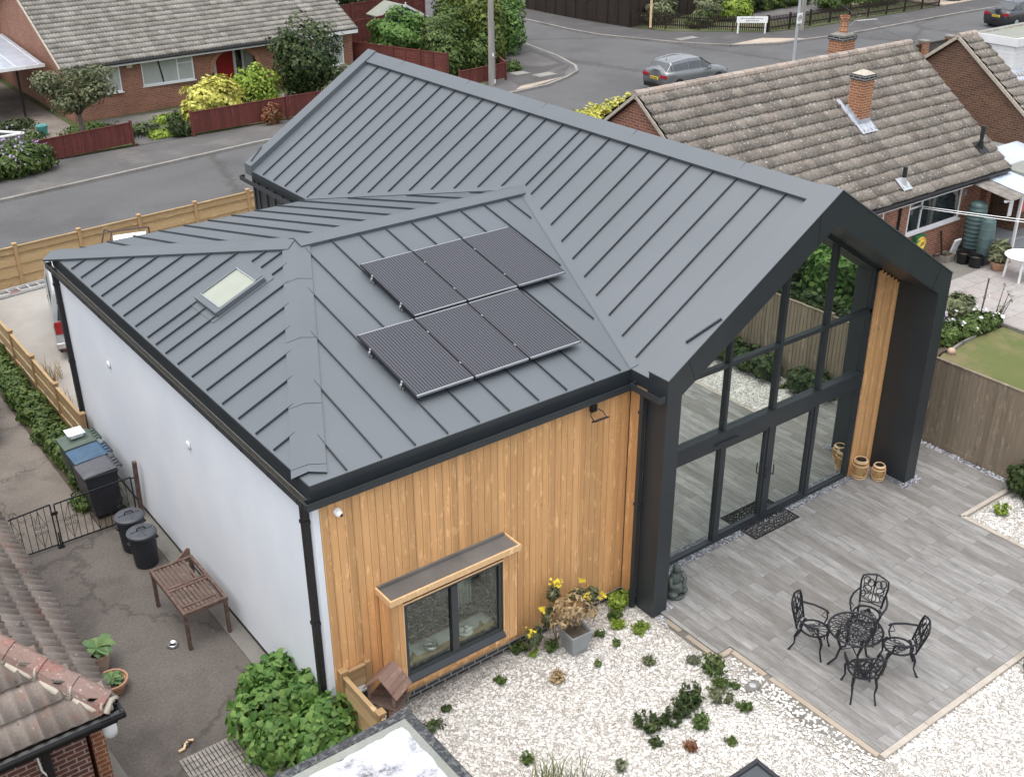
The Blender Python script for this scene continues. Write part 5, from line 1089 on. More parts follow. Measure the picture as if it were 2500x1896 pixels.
# old slatted table
t=thing('garden_table','weathered brown slatted timber table with broken slats by the white wall','table',(-.56,3.8,0))
TX0,TX1,TY0,TY1,TZ=-.93,-.20,3.07,4.50,.74
for x,y in ((TX0,TY0),(TX1-.055,TY0),(TX0,TY1-.055),(TX1-.055,TY1-.055)): MB().box(x,y,0,x+.055,y+.055,TZ-.02).build('leg','old_frame',t)
m=MB(); m.box(TX0-.01,TY0-.01,TZ-.07,TX1+.01,TY0+.04,TZ); m.box(TX0-.01,TY1-.04,TZ-.07,TX1+.01,TY1+.01,TZ); m.box(TX0-.01,TY0+.04,TZ-.07,TX0+.04,TY1-.04,TZ); m.box(TX1-.04,TY0+.04,TZ-.07,TX1+.01,TY1-.04,TZ); m.box(TX0+.04,3.74,TZ-.06,TX1-.04,3.80,TZ-.003); m.box(TX0+.04,3.82,TZ-.06,TX1-.04,3.87,TZ-.003); m.build('frame','old_frame',t)
m=MB()
for a,b in ((TY0+.05,3.735),(3.875,TY1-.05)):
    x=TX0+.05
    while x<TX1-.09:
        if not (a>3.8 and x>-.36) and not (a<3.5 and x>-.30): m.box(x,a,TZ-.022,x+.05,b-(rnd.uniform(.0,.02)),TZ-.004+rnd.uniform(-.004,.004))
        x+=.068
m.box(TX0+.05,3.22,TZ-.003,TX1-.13,3.26,TZ+.012); m.build('slats','old_teak',t)
t=thing('timber_offcut','bent brown board leaning on the white wall behind the old table','board',(-.15,4.75,0)); MB().beam((-.42,4.66,.55),(-.14,4.82,.62),.02,.16).build('board_face','shingle_wood',t); MB().beam((-.14,4.82,.0),(-.14,4.82,.66),.05,.03,(0,1,0)).build('support','shingle_wood',t)
# pots, bowl, toy, ramp
def pot(x,y,r,h,label,mat,name='plant_pot'):
    t=thing(name,label,'plant pot',(x,y,0)); MB().lathe((x,y,0),[(r*.68,0),(r*.95,h*.82),(r*1.06,h*.83),(r*1.06,h),(r*.93,h),(r*.9,h*.8),(.02,h*.78)],26).build('pot_body',mat,t,smooth=False); MB().lathe((x,y,h*.78),[(r*.92,0),(.01,.03)],20).build('earth','soil',t); return t
t=pot(-2.20,3.58,.20,.33,'tall terracotta pot with broad leaved hosta, farther from the roof corner','terracotta_pale')
def hosta(t,x,y,z,r,n,mat,up=.22,w=.085,name='leaves'):
    V=[];F=[];q=0
    for i in range(n):
        a=i*2.4+rnd.random()*.4; L=r*rnd.uniform(.65,1.1); u=rnd.uniform(.3,1.); d=np.array((cos(a),sin(a),0)); s=np.array((-sin(a),cos(a),0)); pr=[(0,.01),(.3,.8),(.6,1.),(.85,.6),(1.,.02)]
        for f,ww in pr:
            zz_=up*u*(1-(f-.55)**2*2.2)+.02; c=np.array((x,y,z))+d*L*f+np.array((0,0,zz_)); V+=[c-s*w*ww*.5*1.6,c-np.array((0,0,.012)),c+s*w*ww*.5*1.6]
        for k in range(4):
            b=q+k*3; F+=[(b,b+1,b+4,b+3),(b+1,b+2,b+5,b+4)]
        q+=15
    return mesh_np(name,np.array(V),np.array(F),mat,t)
hosta(t,-2.20,3.58,.27,.30,17,'leaf_hosta',.20,.11)
t=pot(-2.22,2.92,.23,.22,'wide low terracotta bowl pot with drooping leaves, nearer the roof corner','terracotta'); hosta(t,-2.22,2.92,.17,.20,22,'leaf_hosta',.10,.05)
t=thing('steel_bowl','small shiny steel pet bowl on the yard tarmac','bowl',(-1.10,3.36,0)); MB().lathe((-1.10,3.36,0),[(.085,0),(.092,.02),(.075,.05),(.07,.05),(.055,.012),(.005,.01)],22).build('bowl_body','steel',t,smooth=True); MB().lathe((-1.10,3.36,0),[(.092,0),(.088,.012)],22).build('rim_base','rubber',t)
t=thing('rope_toy','knotted brown and white rope lying on the yard','rope',(-1.80,1.13,0)); m=MB(); m.tube([(-1.93,1.08,.03),(-1.85,1.08,.035),(-1.8,1.14,.05),(-1.74,1.19,.035),(-1.67,1.17,.03)],.022,7); m.build('rope_body','cane_light',t,smooth=True); MB().tube([(-1.83,1.18,.03),(-1.77,1.1,.06),(-1.73,1.14,.05),(-1.77,1.2,.035)],.024,7).build('knot','bark',t,smooth=True)
t=thing('slatted_ramp','grey slatted duckboard lying at the bottom of the yard','duckboard',(-1.2,.3,0))
m=MB()
for j in range(9):
    for i in range(26): x=-2.0+i*.056; m.box(x,.92-(j+1)*.145,.018,x+.040,.92-j*.145-.012,.034)
m.build('slats','grey_board',t)
m=MB()
for j in range(4): m.box(-2.0,.88-j*.36,.0,-.55,.92-j*.36,.017)
m.build('bearers','grey_board',t)
t=thing('stone_slab','grey stone slab lying at the foot of the leafy bush','slab',(-.85,-.35,0)); MB().prism([(-1.35,-.75,.12),(-.62,-.55,.12),(-.55,-.15,.14),(-.95,-.05,.14)],(0,0,-.08)).build('slab_body','concrete',t,bevel=.01); MB().prism([(-1.2,-.95,.18),(-1.1,-.98,.18),(-.78,-.4,.18),(-.88,-.38,.18)],(0,0,-.05)).build('batten','softwood',t)
# ================= GARDEN =================
t=thing('bird_table','weathered timber bird table with pitched board roof beside the bay window','bird table',(.62,-.47,0))
bx_,by_=.64,-.52
ang=R(-63)
def rr_(p): 
    x,y,z=p; return (bx_+x*cos(ang)-y*sin(ang),by_+x*sin(ang)+y*cos(ang),z)
zr,ze=1.30,1.00
m=MB()
for s in (-1,1):
    for k in range(4):
        f0,f1=k/4,(k+.97)/4
        p=[rr_((s*.28*f0,-.22,zr-(zr-ze)*f0)),rr_((s*.28*f1,-.22,zr-(zr-ze)*f1)),rr_((s*.28*f1,.20,zr-(zr-ze)*f1)),rr_((s*.28*f0,.20,zr-(zr-ze)*f0))]
        m.prism(p if s<0 else p[::-1],(0,0,.016))
m.build('roof','shingle_wood',t)
m=MB(); m.prism([rr_((-.26,.19,ze)),rr_((.26,.19,ze)),rr_((0,.19,zr-.02))],(0,.012,0)); 
m.build('back_board','shingle_wood',t); MB().prism([rr_((-.25,-.22,.78)),rr_((.25,-.22,.78)),rr_((.25,.2,.78)),rr_((-.25,.2,.78))],(0,0,.03)).build('tray','old_teak',t)
m=MB()
for sx in (-.2,.2):
    for sy in (-.18,.17): p=rr_((sx,sy,.80)); m.beam(p,(p[0],p[1],1.08),.03,.03,(0,1,0))
m.build('uprights','shingle_wood',t); p=rr_((0,0,0)); MB().beam((p[0],p[1],0),(p[0],p[1],.78),.07,.07,(0,1,0)).build('post','shingle_wood',t)
t=thing('ground_lantern','small black lantern box between fence and bird table','lantern',(.42,-.1,.5)); MB().box(.36,-.16,.55,.50,-.02,.75).build('case','pvc_black',t,bevel=.01); MB().box(.35,-.17,.75,.51,-.01,.78).build('cap','galvanised',t); MB().box(.41,-.11,0,.45,-.07,.55).build('stake','pvc_black',t)
# square planter with dried plant and yellow flowers
t=thing('square_planter','square tapered grey metal planter with a dried shrub and yellow flowers','planter',(4.02,-.62,0))
m=MB(); px,py=4.02,-.62; A_=.13; B_=.205; H_=.40
def rot4(h,z): 
    a=R(-4); return [(px+cx*h*cos(a)-cy*h*sin(a),py+cx*h*sin(a)+cy*h*cos(a),z) for cx,cy in ((-1,-1),(1,-1),(1,1),(-1,1))]
m.add(rot4(A_,-.02)+rot4(B_,H_)+rot4(B_-.025,H_)+rot4(B_-.035,H_-.05),[(3,2,1,0),(0,1,5,4),(1,2,6,5),(2,3,7,6),(3,0,4,7),(4,5,9,8),(5,6,10,9),(6,7,11,10),(7,4,8,11),(8,9,13,12),(9,10,14,13),(10,11,15,14),(11,8,12,15),(12,13,14,15)]); m.build('planter_body','planter_metal',t)
m=MB(); m.poly(rot4(B_-.03,H_-.045)); m.build('earth','soil',t)
foliage('dry_leaves',[(3.98,-.58,.80,.34,.24,.26),(3.75,-.6,.66,.2,.16,.12),(4.3,-.62,.62,.18,.16,.14)],520,.032,'leaf_dry',t,3.2)
m=MB()
for i in range(16): a=rnd.random()*6.3; r=rnd.uniform(.1,.4); m.tube([(px,py,H_-.03),(px+r*.5*cos(a),py+r*.5*sin(a),.62),(px+r*cos(a),py+r*sin(a)*.8,rnd.uniform(.65,1.0))],[.007,.003,.002],4)
m.build('stems','bark',t)
def flowerbush(name,label,x,y,blobs,n,size,mat,fl,fmat,fs=.03,grp=None):
    t=thing(name,label,'plant',(x,y,0),grp); foliage('leaves',blobs,n,size,mat,t,2.2); P=[];D=[]
    for (a,b,c,r,k) in fl:
        for i in range(k): P.append((a+rnd.gauss(0,r),b+rnd.gauss(0,r),c+rnd.gauss(0,r*.6))); D.append((rnd.gauss(0,.3),-.5,.9))
    V,F=leaves(np.array(P),np.array(D,float),fs,1.); mesh_np('flowers',V,F,fmat,t)
    m=MB()
    for b in blobs[:6]: m.tube([(x,y,0),(b[0],b[1],b[2])],[.01,.004],4)
    m.build('stems','bark',t); return t
flowerbush('ragwort','wild plant with yellow flower heads behind the square planter',3.9,-.3,[(3.75,-.3,.55,.12,.1,.2),(3.9,-.2,.9,.12,.08,.14),(4.3,-.3,.75,.14,.08,.1),(4.55,-.35,.65,.15,.1,.12),(3.45,-.28,.3,.16,.1,.2)],900,.045,'leaf_olive',[(3.93,-.25,1.12,.045,26),(4.4,-.3,.98,.03,12),(4.45,-.4,.72,.035,16),(4.72,-.45,.62,.04,18),(3.62,-.3,.78,.03,12),(3.35,-.3,.45,.04,18)],'petal_yellow',.05)
plant('box_bush','small round bright green shrub in the corner of timber wall and portal','shrub',(5.28,-.22,0),[(5.28,-.24,.14,.2,.17,.16)],900,.035,'leaf_lime',stems=3)
weeds=[(5.38,-2.35,.22,.36,'leaf_mid','tall leafy weed against the patio edge, behind the pale stone'),(5.25,-2.62,.14,.16,'leaf_mid','small weed just below the tall patio edge weed'),(5.05,-2.85,.22,.2,'leaf_olive','spreading grassy weed right of the tall dark willowherb'),
 (4.62,-2.62,.20,.42,'leaf_dark','tall dark willowherb clump in the middle of the white gravel'),(4.40,-2.72,.22,.30,'leaf_dark','dark leafy clump left of the tall willowherb'),(4.12,-2.72,.20,.18,'leaf_dark','low dark clump between the willowherb and the left mound'),(3.78,-2.62,.24,.24,'leaf_dark','leftmost dark leafy mound of the gravel weeds'),
 (3.62,-2.92,.12,.10,'leaf_dark','tiny sprig at the tip of the leftmost dark mound'),(4.42,-3.05,.18,.16,'leaf_mid','low green weed to the lower right of the willowherb'),(5.32,-2.0,.12,.12,'leaf_grey','grey green weed near the patio step'),(5.17,-3.18,.13,.14,'leaf_mid','separate round weed in gravel, right of the weed cluster'),
 (5.42,-2.78,.09,.09,'leaf_mid','tiny weed in gravel close to the concrete strip'),(4.50,-3.55,.10,.08,'leaf_mid','flat three leaf sprig in the open gravel at lower right'),(4.75,-1.6,.12,.12,'leaf_olive','thin weed in the open gravel below the portal'),(4.60,-.95,.06,.10,'leaf_mid','tiny upright sprig right of the planter'),(4.07,-1.14,.06,.08,'leaf_mid','tiny sprig in gravel in front of the planter'),
 (5.18,-.93,.16,.15,'leaf_lime','bright green weed in gravel beside the portal foot'),(4.92,-.62,.13,.15,'leaf_lime','bright weed in gravel just right of the planter'),(5.05,-.42,.13,.14,'leaf_mid','green weed between the corner bush and the planter'),(4.55,-.62,.10,.10,'leaf_mid','small green weed touching the planter side'),
 (3.28,-.10,.16,.16,'leaf_mid','weed against the brick plinth right of the bay window'),(3.40,-.32,.08,.12,'leaf_lime','small weed in gravel in front of the plinth weed'),(3.72,-.42,.13,.18,'leaf_mid','leafy weed left of the square planter'),(2.62,-.50,.10,.08,'leaf_mid','small weed below the right end of the bay window'),(1.62,-.50,.08,.07,'leaf_dark','small dark weed below the middle of the bay window'),
 (3.34,-1.02,.13,.16,'leaf_dry','dry wispy weed in the gravel below the bay window'),(3.97,-3.28,.11,.12,'leaf_rust','rust red dried weed in the lower gravel'),(1.95,-2.05,.12,.12,'leaf_mid','green weed beside the outbuilding roof edge'),(13.0,-2.55,.17,.22,'leaf_lime','bright green weed at the corner of the right gravel bed'),(13.7,-3.3,.1,.08,'leaf_mid','tiny weed in the right gravel bed'),
 (2.9,-2.97,.07,.22,'leaf_grey','thin grey upright stem plant in the lower gravel'),(3.05,-3.9,.1,.06,'leaf_olive','tiny sprig beside the dark roof peak')]
for x,y,r,h,mt,lb in weeds:
    t=thing('weed',lb,'weed',(x,y,0)); m=MB(); P=[];DD=[]; ns=int(9+70*r)
    for i in range(ns):
        a=rnd.random()*6.28; q=r*math.sqrt(rnd.random()); bx,by=x+q*.55*cos(a),y+q*.55*sin(a); hh=h*rnd.uniform(.45,1.05)*(1-.35*q/r); o=rnd.uniform(.2,.9)*r*.6
        pts=[(bx,by,-.01),(bx+o*.3*cos(a),by+o*.3*sin(a),hh*.55),(bx+o*cos(a),by+o*sin(a),hh)]; m.tube(pts,[.004,.003,.0015],3)
        for k in range(int(8+34*h)):
            f=rnd.uniform(.08,1.05); e=rnd.uniform(-.02,.02); aa=rnd.random()*6.28; rr=.012+.016*rnd.random(); P.append((bx+o*f*cos(a)+rr*cos(aa),by+o*f*sin(a)+rr*sin(aa),max(.006,hh*min(1,f)+e))); DD.append((cos(aa)*.5,sin(aa)*.5,.8))
    V,F=leaves(np.array(P),np.array(DD,float),.030 if h>.12 else .024,2.6,.2,.5); mesh_np('leaves',V,F,mt,t); m.build('stems','leaf_olive',t)
def grassclump(name,label,x,y,n,h,sp,mat='grass_blade',w=.008,cat='grass plant'):
    t=thing(name,label,cat,(x,y,0)); V=[];F=[]
    for i in range(n):
        a=rnd.random()*6.28; L=h*rnd.uniform(.5,1.1); o=np.array((x+rnd.gauss(0,sp*.25),y+rnd.gauss(0,sp*.25),0)); d=np.array((cos(a),sin(a),0))*rnd.uniform(.15,.6)*L; s=np.array((-sin(a),cos(a),0))*w; k=len(V)
        V+=[o-s,o+s,o+d*.4+np.array((0,0,L*.6))+s*.8,o+d*.4+np.array((0,0,L*.6))-s*.8,o+d+np.array((0,0,L*.92)),o+d+np.array((0,0,L*.92))+s*.15]; F+=[(k,k+1,k+2,k+3),(k+3,k+2,k+5,k+4)]
    mesh_np('blades',np.array(V),np.array(F),mat,t); MB().lathe((x,y,-.01),[(sp*.3,0),(.02,.03)],8).build('root_base','soil',t); return t
grassclump('wild_grass','tall wispy grass clump at the bottom edge in front of the gravel',1.75,-2.75,110,.62,.6)
grassclump('wild_grass','second thinner grass clump right of the tall one at the bottom edge',2.15,-2.95,60,.5,.6)
plant('ground_weeds','low green weeds at the bottom edge beside the outbuilding roof','weed',(1.35,-2.7,0),[(1.3,-2.7,.12,.3,.25,.16),(1.6,-3.1,.1,.3,.25,.15)],900,.06,'leaf_mid',stems=2)
grassclump('dry_grass','dry seeding grass tuft on the driveway beside the slatted fence',.28,14.2,90,.6,.6,'leaf_dry',.006); grassclump('dry_grass','lower dry grass tuft on the driveway nearer the fence end',.1,12.9,50,.45,.5,'leaf_dry',.006)
plant('bird_table_weeds','creeping weeds under the bird table','weed',(.8,-.55,0),[(.85,-.6,.08,.25,.18,.1),(1.2,-.72,.05,.2,.1,.08)],500,.04,'leaf_dark',stems=2)
# vine-like bush at the fence
vb=[(-.60,.70,.36,.66,.54,.38),(-.15,-.15,.42,.46,.45,.42),(-.80,.25,.28,.45,.5,.28),(-.30,1.2,.42,.32,.32,.38),(-.12,.5,.58,.22,.34,.26),(-.45,-.35,.35,.42,.3,.36),(-.52,1.45,.25,.3,.25,.28)]
plant('vine_bush','large bright green leafy bush sprawling in front of the slatted fence corner','bush',(-.4,.4,0),vb,4600,.105,'leaf_vine',asp=0,stems=8)
# ivy hedge
for i,(y0,y1,l) in enumerate(((7.9,10.2,'dense green ground cover beside the wheelie bins, nearest part of the planted strip'),(10.2,13.2,'dense green ground cover in the middle of the planted strip by the slatted fence'),(13.2,18.5,'dense green ground cover at the far end of the planted strip'))):
    t=thing('shrub_bed',l,'shrubs',(-.6,(y0+y1)/2,0)); bl=[(-.55+rnd.uniform(-.12,.08),y,.22,.30,.32,.26) for y in np.arange(y0+.1,y1,.35)]+([(-.95,8.3,.12,.16,.3,.15)] if i==0 else [])
    foliage('leaves',bl,int((y1-y0)*2300),.055,'leaf_mid',t,1.7); m=MB()
    for b in bl: m.tube([(b[0],b[1],0),(b[0],b[1],.3)],.01,4)
    m.build('stems','bark',t)
# door mat, lanterns, statue
t=thing('door_mat','black openwork rubber door mat in front of the glazed doors','door mat',(9.17,-.13,.03))
m=MB(); X0,Y0,X1,Y1=8.56,-.36,9.78,.02; z0,z1=.031,.045; m.box(X0,Y0,z0,X1,Y0+.03,z1); m.box(X0,Y1-.03,z0,X1,Y1,z1); m.box(X0,Y0+.03,z0,X0+.03,Y1-.03,z1); m.box(X1-.03,Y0+.03,z0,X1,Y1-.03,z1); m.build('border','rubber',t)
m=MB()
for i in range(17):
    for j in range(5):
        cx,cy=X0+.065+i*.068,Y0+.06+j*.065; a=rnd.random()*6; rr2=.03; m.tube([(cx+rr2*cos(a+k*.9),cy+rr2*.8*sin(a+k*.9),.037) for k in range(6)],.009,4); m.tube([(cx-.035,cy-.01,.037),(cx+.035,cy+.02,.037)],.006,4)
m.build('scroll_web','rubber',t)
def cane(x,y,r,h,label):
    t=thing('cane_lantern',label,'lantern',(x,y,.03)); z=.03; m=MB(); n=30
    pr=lambda f: r*(.80+.22*sin(pi*min(1,f*1.02)))
    for k in range(n):
        a=2*pi*k/n; m.tube([(x+pr(f)*cos(a),y+pr(f)*sin(a),z+.02+f*h*.86) for f in (0,.25,.5,.75,1)],.0045,4)
    m.build('cane_body','cane',t); m=MB()
    for f,rd in ((0,.010),(.18,.007),(.80,.008),(1.0,.012)): m.tube([(x+pr(f)*1.02*cos(q*.314),y+pr(f)*1.02*sin(q*.314),z+.02+f*h*.86) for q in range(20)],rd,5,closed=True)
    m.tube([(x+r*.72*cos(q*.314),y+r*.72*sin(q*.314),z+h*.97) for q in range(20)],.012,5,closed=True); m.build('hoop','cane_light',t)
    MB().lathe((x,y,z),[(r*.55,.02),(r*.6,h*.55),(r*.5,h*.6)],16).build('inner_shade','brass_wood',t); MB().lathe((x,y,z+h*.93),[(r*.60,0),(r*.62,.015),(r*.35,.03)],20).build('solar_top','lid_black',t)
    m=MB(); 
    for k in range(3): a=k*2.1; m.tube([(x+r*.6*cos(a),y+r*.6*sin(a),z+.02),(x+r*.65*cos(a),y+r*.65*sin(a),z)],.008,5)
    m.build('foot','lid_black',t)
cane(11.85,-.12,.165,.42,'larger round cane lantern against the timber strip'); cane(12.08,-.40,.135,.34,'smaller round cane lantern in front of the larger one by the dark portal leg')
t=thing('garden_statue','dark green seated stone figure statue behind the left portal leg','statue',(6.22,-.62,.03))
m=MB(); X,Y_=6.24,-.62
m.lathe((X,Y_,.03),[(.17,0),(.18,.04),(.17,.05)],16); m.build('plinth','statue_green',t)
m=MB(); m.ball((X,Y_,.20),.17,.15,.12,18,10); m.ball((X,Y_+.02,.36),.125,.10,.16,18,10); m.ball((X,Y_-.0,.58),.075,.075,.095,16,10); m.ball((X-.12,Y_-.06,.14),.09,.1,.055,12,8); m.ball((X+.12,Y_-.06,.14),.09,.1,.055,12,8); m.tube([(X-.13,Y_,.45),(X-.17,Y_-.05,.32),(X-.05,Y_-.14,.24)],[.045,.04,.03],8); m.tube([(X+.13,Y_,.45),(X+.17,Y_-.05,.32),(X+.05,Y_-.14,.24)],[.045,.04,.03],8); m.tube([(X,Y_,.45),(X,Y_,.54)],.045,8); m.build('figure','statue_green',t,smooth=True)
t=thing('stone_slab','pale flat stone lying on the gravel beside the patio edge','stone',(5.62,-2.95,0)); m=MB(); m.lathe((5.62,-2.95,-.01),[(.16,0),(.15,.03),(.08,.045)],9,1,.62); m.build('stone_body','concrete',t,smooth=False); MB().lathe((5.62,-2.95,.034),[(.06,0),(.03,.008)],7).build('stone_top','galvanised',t)
# cast-iron furniture
FZ=.03
def curl(m,pts,r=.006): m.tube(pts,r,4)
_tube=MB.tube
def _fat(s,pts,r,*a,**k):
    return _tube(s,pts,[q*1.3 for q in r] if hasattr(r,'__len__') else r*1.3,*a,**k)
MB.tube=_fat
def make_chair():
    t=thing('garden_chair','','chair',(0,0,0)); W2,D2,SZ=.23,.22,.42
    m=MB(); ol=[(W2*.9*cos(a)*(1.0),-.02+D2*sin(a),SZ) for a in np.linspace(0,2*pi,21)[:-1]]; m.tube(ol,.013,6,closed=True)
    for k in range(7):
        a=pi/2+ (k-3)*.42; m.tube([(0,D2-.06,SZ),(.5*W2*cos(a+pi)*1.2+.02*cos(a),-.02-.4*D2*sin(a),SZ-.006),(W2*.86*cos(a+pi),-.02-D2*.93*sin(a)*1.,SZ)],.0065,4)
    for sx in (-1,1):
        for q in range(3): c=(sx*(.06+.05*q),.03-.06*q); m.tube([(c[0]+.035*cos(u),c[1]+.045*sin(u),SZ) for u in np.linspace(0,2*pi,9)[:-1]],.006,4,closed=True)
    m.build('seat','cast_black',t)
    m=MB(); bk=lambda x,z:(x,D2-.03+ (z-.42)*.28+.05*(1-(x/W2)**2)*.5,z)
    out=[(-.17,.44),(-.19,.6),(-.215,.8),(-.20,.90),(-.12,.93),(0,.96),(.12,.93),(.20,.90),(.215,.8),(.19,.6),(.17,.44)]
    m.tube([bk(*p) for p in out],.013,6)
    m.tube([bk(-.17,.47),bk(0,.48),bk(.17,.47)],.009,5)
    for k in range(-3,4): x=k*.05; m.tube([bk(0,.49),bk(x*1.3,.54),bk(x*1.1,.60),bk(x*.4,.64)],.006,4)
    for sx in (-1,1):
        for (cx,cz,rx_,rz_) in ((.10,.70,.065,.055),(.06,.80,.05,.06),(.13,.83,.05,.06),(.15,.60,.035,.05)): m.tube([bk(sx*(cx+rx_*cos(u)),cz+rz_*sin(u)) for u in np.linspace(0,2*pi,11)[:-1]],.0075,4,closed=True)
        m.tube([bk(sx*.02,.64),bk(sx*.12,.68),bk(sx*.17,.76),bk(sx*.13,.78)],.009,4)
    m.tube([bk(0,.62),bk(0,.95)],.009,5); m.build('backrest','cast_black',t)
    for sx in (-1,1):
        m=MB(); m.tube([bk(sx*.2,.70),(sx*.27,.10,.66),(sx*.28,-.02,.64),(sx*.26,-.13,.63),(sx*.25,-.16,.60)],[.012,.013,.014,.014,.010],6); m.tube([(sx*.255,-.12,.62),(sx*.23,-.15,.52),(sx*.20,-.12,.43)],.010,5); m.tube([(sx*.25,-.10,.62),(sx*.21,-.06,.55),(sx*.24,-.14,.5)],.006,4); m.build('armrest','cast_black',t)
        m=MB(); m.tube([(sx*.18,-.16,SZ),(sx*.205,-.21,.33),(sx*.185,-.20,.16),(sx*.215,-.245,0)],[.024,.018,.011,.012],6); m.ball((sx*.217,-.247,.012),.016,.018,.012,6,4); m.build('leg','cast_black',t)
        m=MB(); m.tube([(sx*.16,.17,SZ),(sx*.18,.22,.3),(sx*.165,.22,.15),(sx*.185,.29,0)],[.022,.016,.010,.012],6); m.ball((sx*.187,.292,.012),.016,.018,.012,6,4); m.build('leg','cast_black',t)
    m=MB(); 
    for q in range(4): m.tube([(-.15+.1*q,-.22+.01*q,.405),(-.12+.1*q,-.225,.37),(-.09+.1*q,-.22,.405)],.006,4)
    m.build('apron','cast_black',t)
    return t
ch=make_chair(); ch['group']='black cast chairs round the garden table'
TCX,TCY=7.22,-3.53
spots=[(6.98,-2.93,None,'black cast garden chair on the left side of the round table, seen side on'),(7.95,-3.22,None,'black cast garden chair behind the round table with its back fully in view'),(7.70,-4.03,None,'black cast garden chair at the right side of the round table'),(6.80,-4.02,None,'black cast garden chair nearest the picture bottom, its back turned to us')]
for i,(x,y,a,l) in enumerate(spots):
    dx,dy=TCX-x,TCY-y; rz=math.atan2(dy,dx)+pi/2   # chair front is -Y
    if i==0: ch.location=(x,y,FZ); ch.rotation_euler=(0,0,rz); ch['label']=l
    else: cp(ch,(x,y,FZ),rz,l)
t=thing('garden_table','round black cast openwork garden table on the plank patio','table',(TCX,TCY,FZ))
m=MB(); 
for r_,th in ((.41,.014),(.395,.006),(.27,.006),(.14,.006),(.04,.012)): m.tube([(TCX+r_*cos(a),TCY+r_*sin(a),.70) for a in np.linspace(0,2*pi,33)[:-1]],th,5,closed=True)
for k in range(22):
    a=2*pi*k/22
    for r0,r1,w in ((.28,.39,.10),(.15,.26,.16)):
        p=lambda r,b:(TCX+r*cos(b),TCY+r*sin(b),.70); m.tube([p(r0,a),p((r0+r1)/2,a+w),p(r1,a+.02),p((r0+r1)/2,a-w)],.0075,4,closed=True)
for k in range(11):
    a=2*pi*k/11; m.tube([(TCX+.03*cos(a),TCY+.03*sin(a),.70),(TCX+.08*cos(a+.3),TCY+.08*sin(a+.3),.70),(TCX+.14*cos(a),TCY+.14*sin(a),.70)],.008,4)
    m.tube([(TCX+.2*cos(a)+.045*cos(u),TCY+.2*sin(a)+.045*sin(u),.70) for u in np.linspace(0,2*pi,8)[:-1]],.006,4,closed=True)
m.build('table_top','cast_black',t)
for k in range(4):
    a=pi/4+k*pi/2+.25; c_,s_=cos(a),sin(a); m=MB(); m.tube([(TCX+.26*c_,TCY+.26*s_,.68),(TCX+.28*c_,TCY+.28*s_,.58),(TCX+.20*c_,TCY+.20*s_,.35),(TCX+.25*c_,TCY+.25*s_,.15),(TCX+.37*c_,TCY+.37*s_,FZ+.012)],[.024,.022,.014,.013,.014],6); m.build('leg','cast_black',t)
m=MB(); m.tube([(TCX+.23*cos(a),TCY+.23*sin(a),.64+.02*sin(a*8)) for a in np.linspace(0,2*pi,33)[:-1]],.008,4,closed=True); m.tube([(TCX+.21*cos(pi/4+.25),TCY+.21*sin(pi/4+.25),.32),(TCX,TCY,.34),(TCX-.21*cos(pi/4+.25),TCY-.21*sin(pi/4+.25),.32)],.008,4); m.tube([(TCX+.21*cos(3*pi/4+.25),TCY+.21*sin(3*pi/4+.25),.32),(TCX,TCY,.34),(TCX-.21*cos(3*pi/4+.25),TCY-.21*sin(3*pi/4+.25),.32)],.008,4); m.build('brace','cast_black',t)
MB.tube=_tube
# plants by the right fence (seen directly at the edge and mirrored in the glass)
plant('border_shrub','dark green shrub against the tall fence at the right picture edge','shrub',(13.85,-2.6,0),[(13.88,-2.45,.35,.26,.34,.35),(13.8,-2.9,.3,.3,.35,.3)],2200,.07,'leaf_dark')
plant('border_shrub','leafy shrub at the lower right picture edge in the gravel','shrub',(9.45,-5.75,0),[(9.6,-5.75,.3,.32,.42,.32),(9.35,-5.45,.16,.2,.25,.2),(9.7,-6.2,.28,.35,.3,.3)],2200,.06,'leaf_mid')
plant('border_shrub','long dark border of plants along the tall fence farther down the garden','shrub',(13.7,-5,0),[(13.75,-3.9-.55*i,.3,.33,.4,.32) for i in range(9)],6500,.08,'leaf_dark')
flowerbush('red_flower_plant','red and white flowering plant at the end of the garden border',13.3,-5.6,[(13.3,-5.6,.35,.3,.3,.3)],500,.06,'leaf_mid',[(13.3,-5.6,.55,.18,60)],'petal_pink',.09)
tb=(17.2,-4.5,1.85,.95,1.05,.85)
plant('garden_tree','round bright green tree in the neighbouring lawn behind the tall fence','tree',(17.3,-4.6,0),[tb]+subblobs(tb,7,.45),6500,.10,'leaf_vine',trunk=(.09,1.0))
for i,(x,y,r,l) in enumerate(((19.5,-10,2.6,'large dark tree at the end of the neighbouring lawn'),(23.5,-8,2.4,'dark tree at the right end of the neighbouring lawn'),(16.0,-12.5,2.4,'dark tree beyond the garden end behind the round tree'))):
    tb=(x,y,2.3,r,r,2.2); plant('garden_tree',l,'tree',(x,y,0),[tb]+subblobs(tb,6,.5),6000,.2,'leaf_dark',trunk=(.16,1.0))

plant('tall_hedge','tall dark hedge beyond the neighbouring lawn, behind the round tree','hedge',(19.5,-7,0),[(19.6,-4.5-1.1*i,1.7,.9,.9,1.9) for i in range(8)],9000,.16,'leaf_dark',stems=8)

plant('tall_hedge','low dark shrub border just behind the tall fence in the neighbouring garden','hedge',(15.3,-5,0),[(15.4,-3.1-.9*i,.8,.7,.6,.85) for i in range(8)],6000,.11,'leaf_dark',stems=8)
plant('tall_hedge','dark shrubs across the neighbouring lawn behind the round tree','hedge',(18.6,-6,0),[(18.4,-3.6-1.0*i,1.2,.8,.7,1.3) for i in range(7)],6000,.13,'leaf_dark',stems=8)
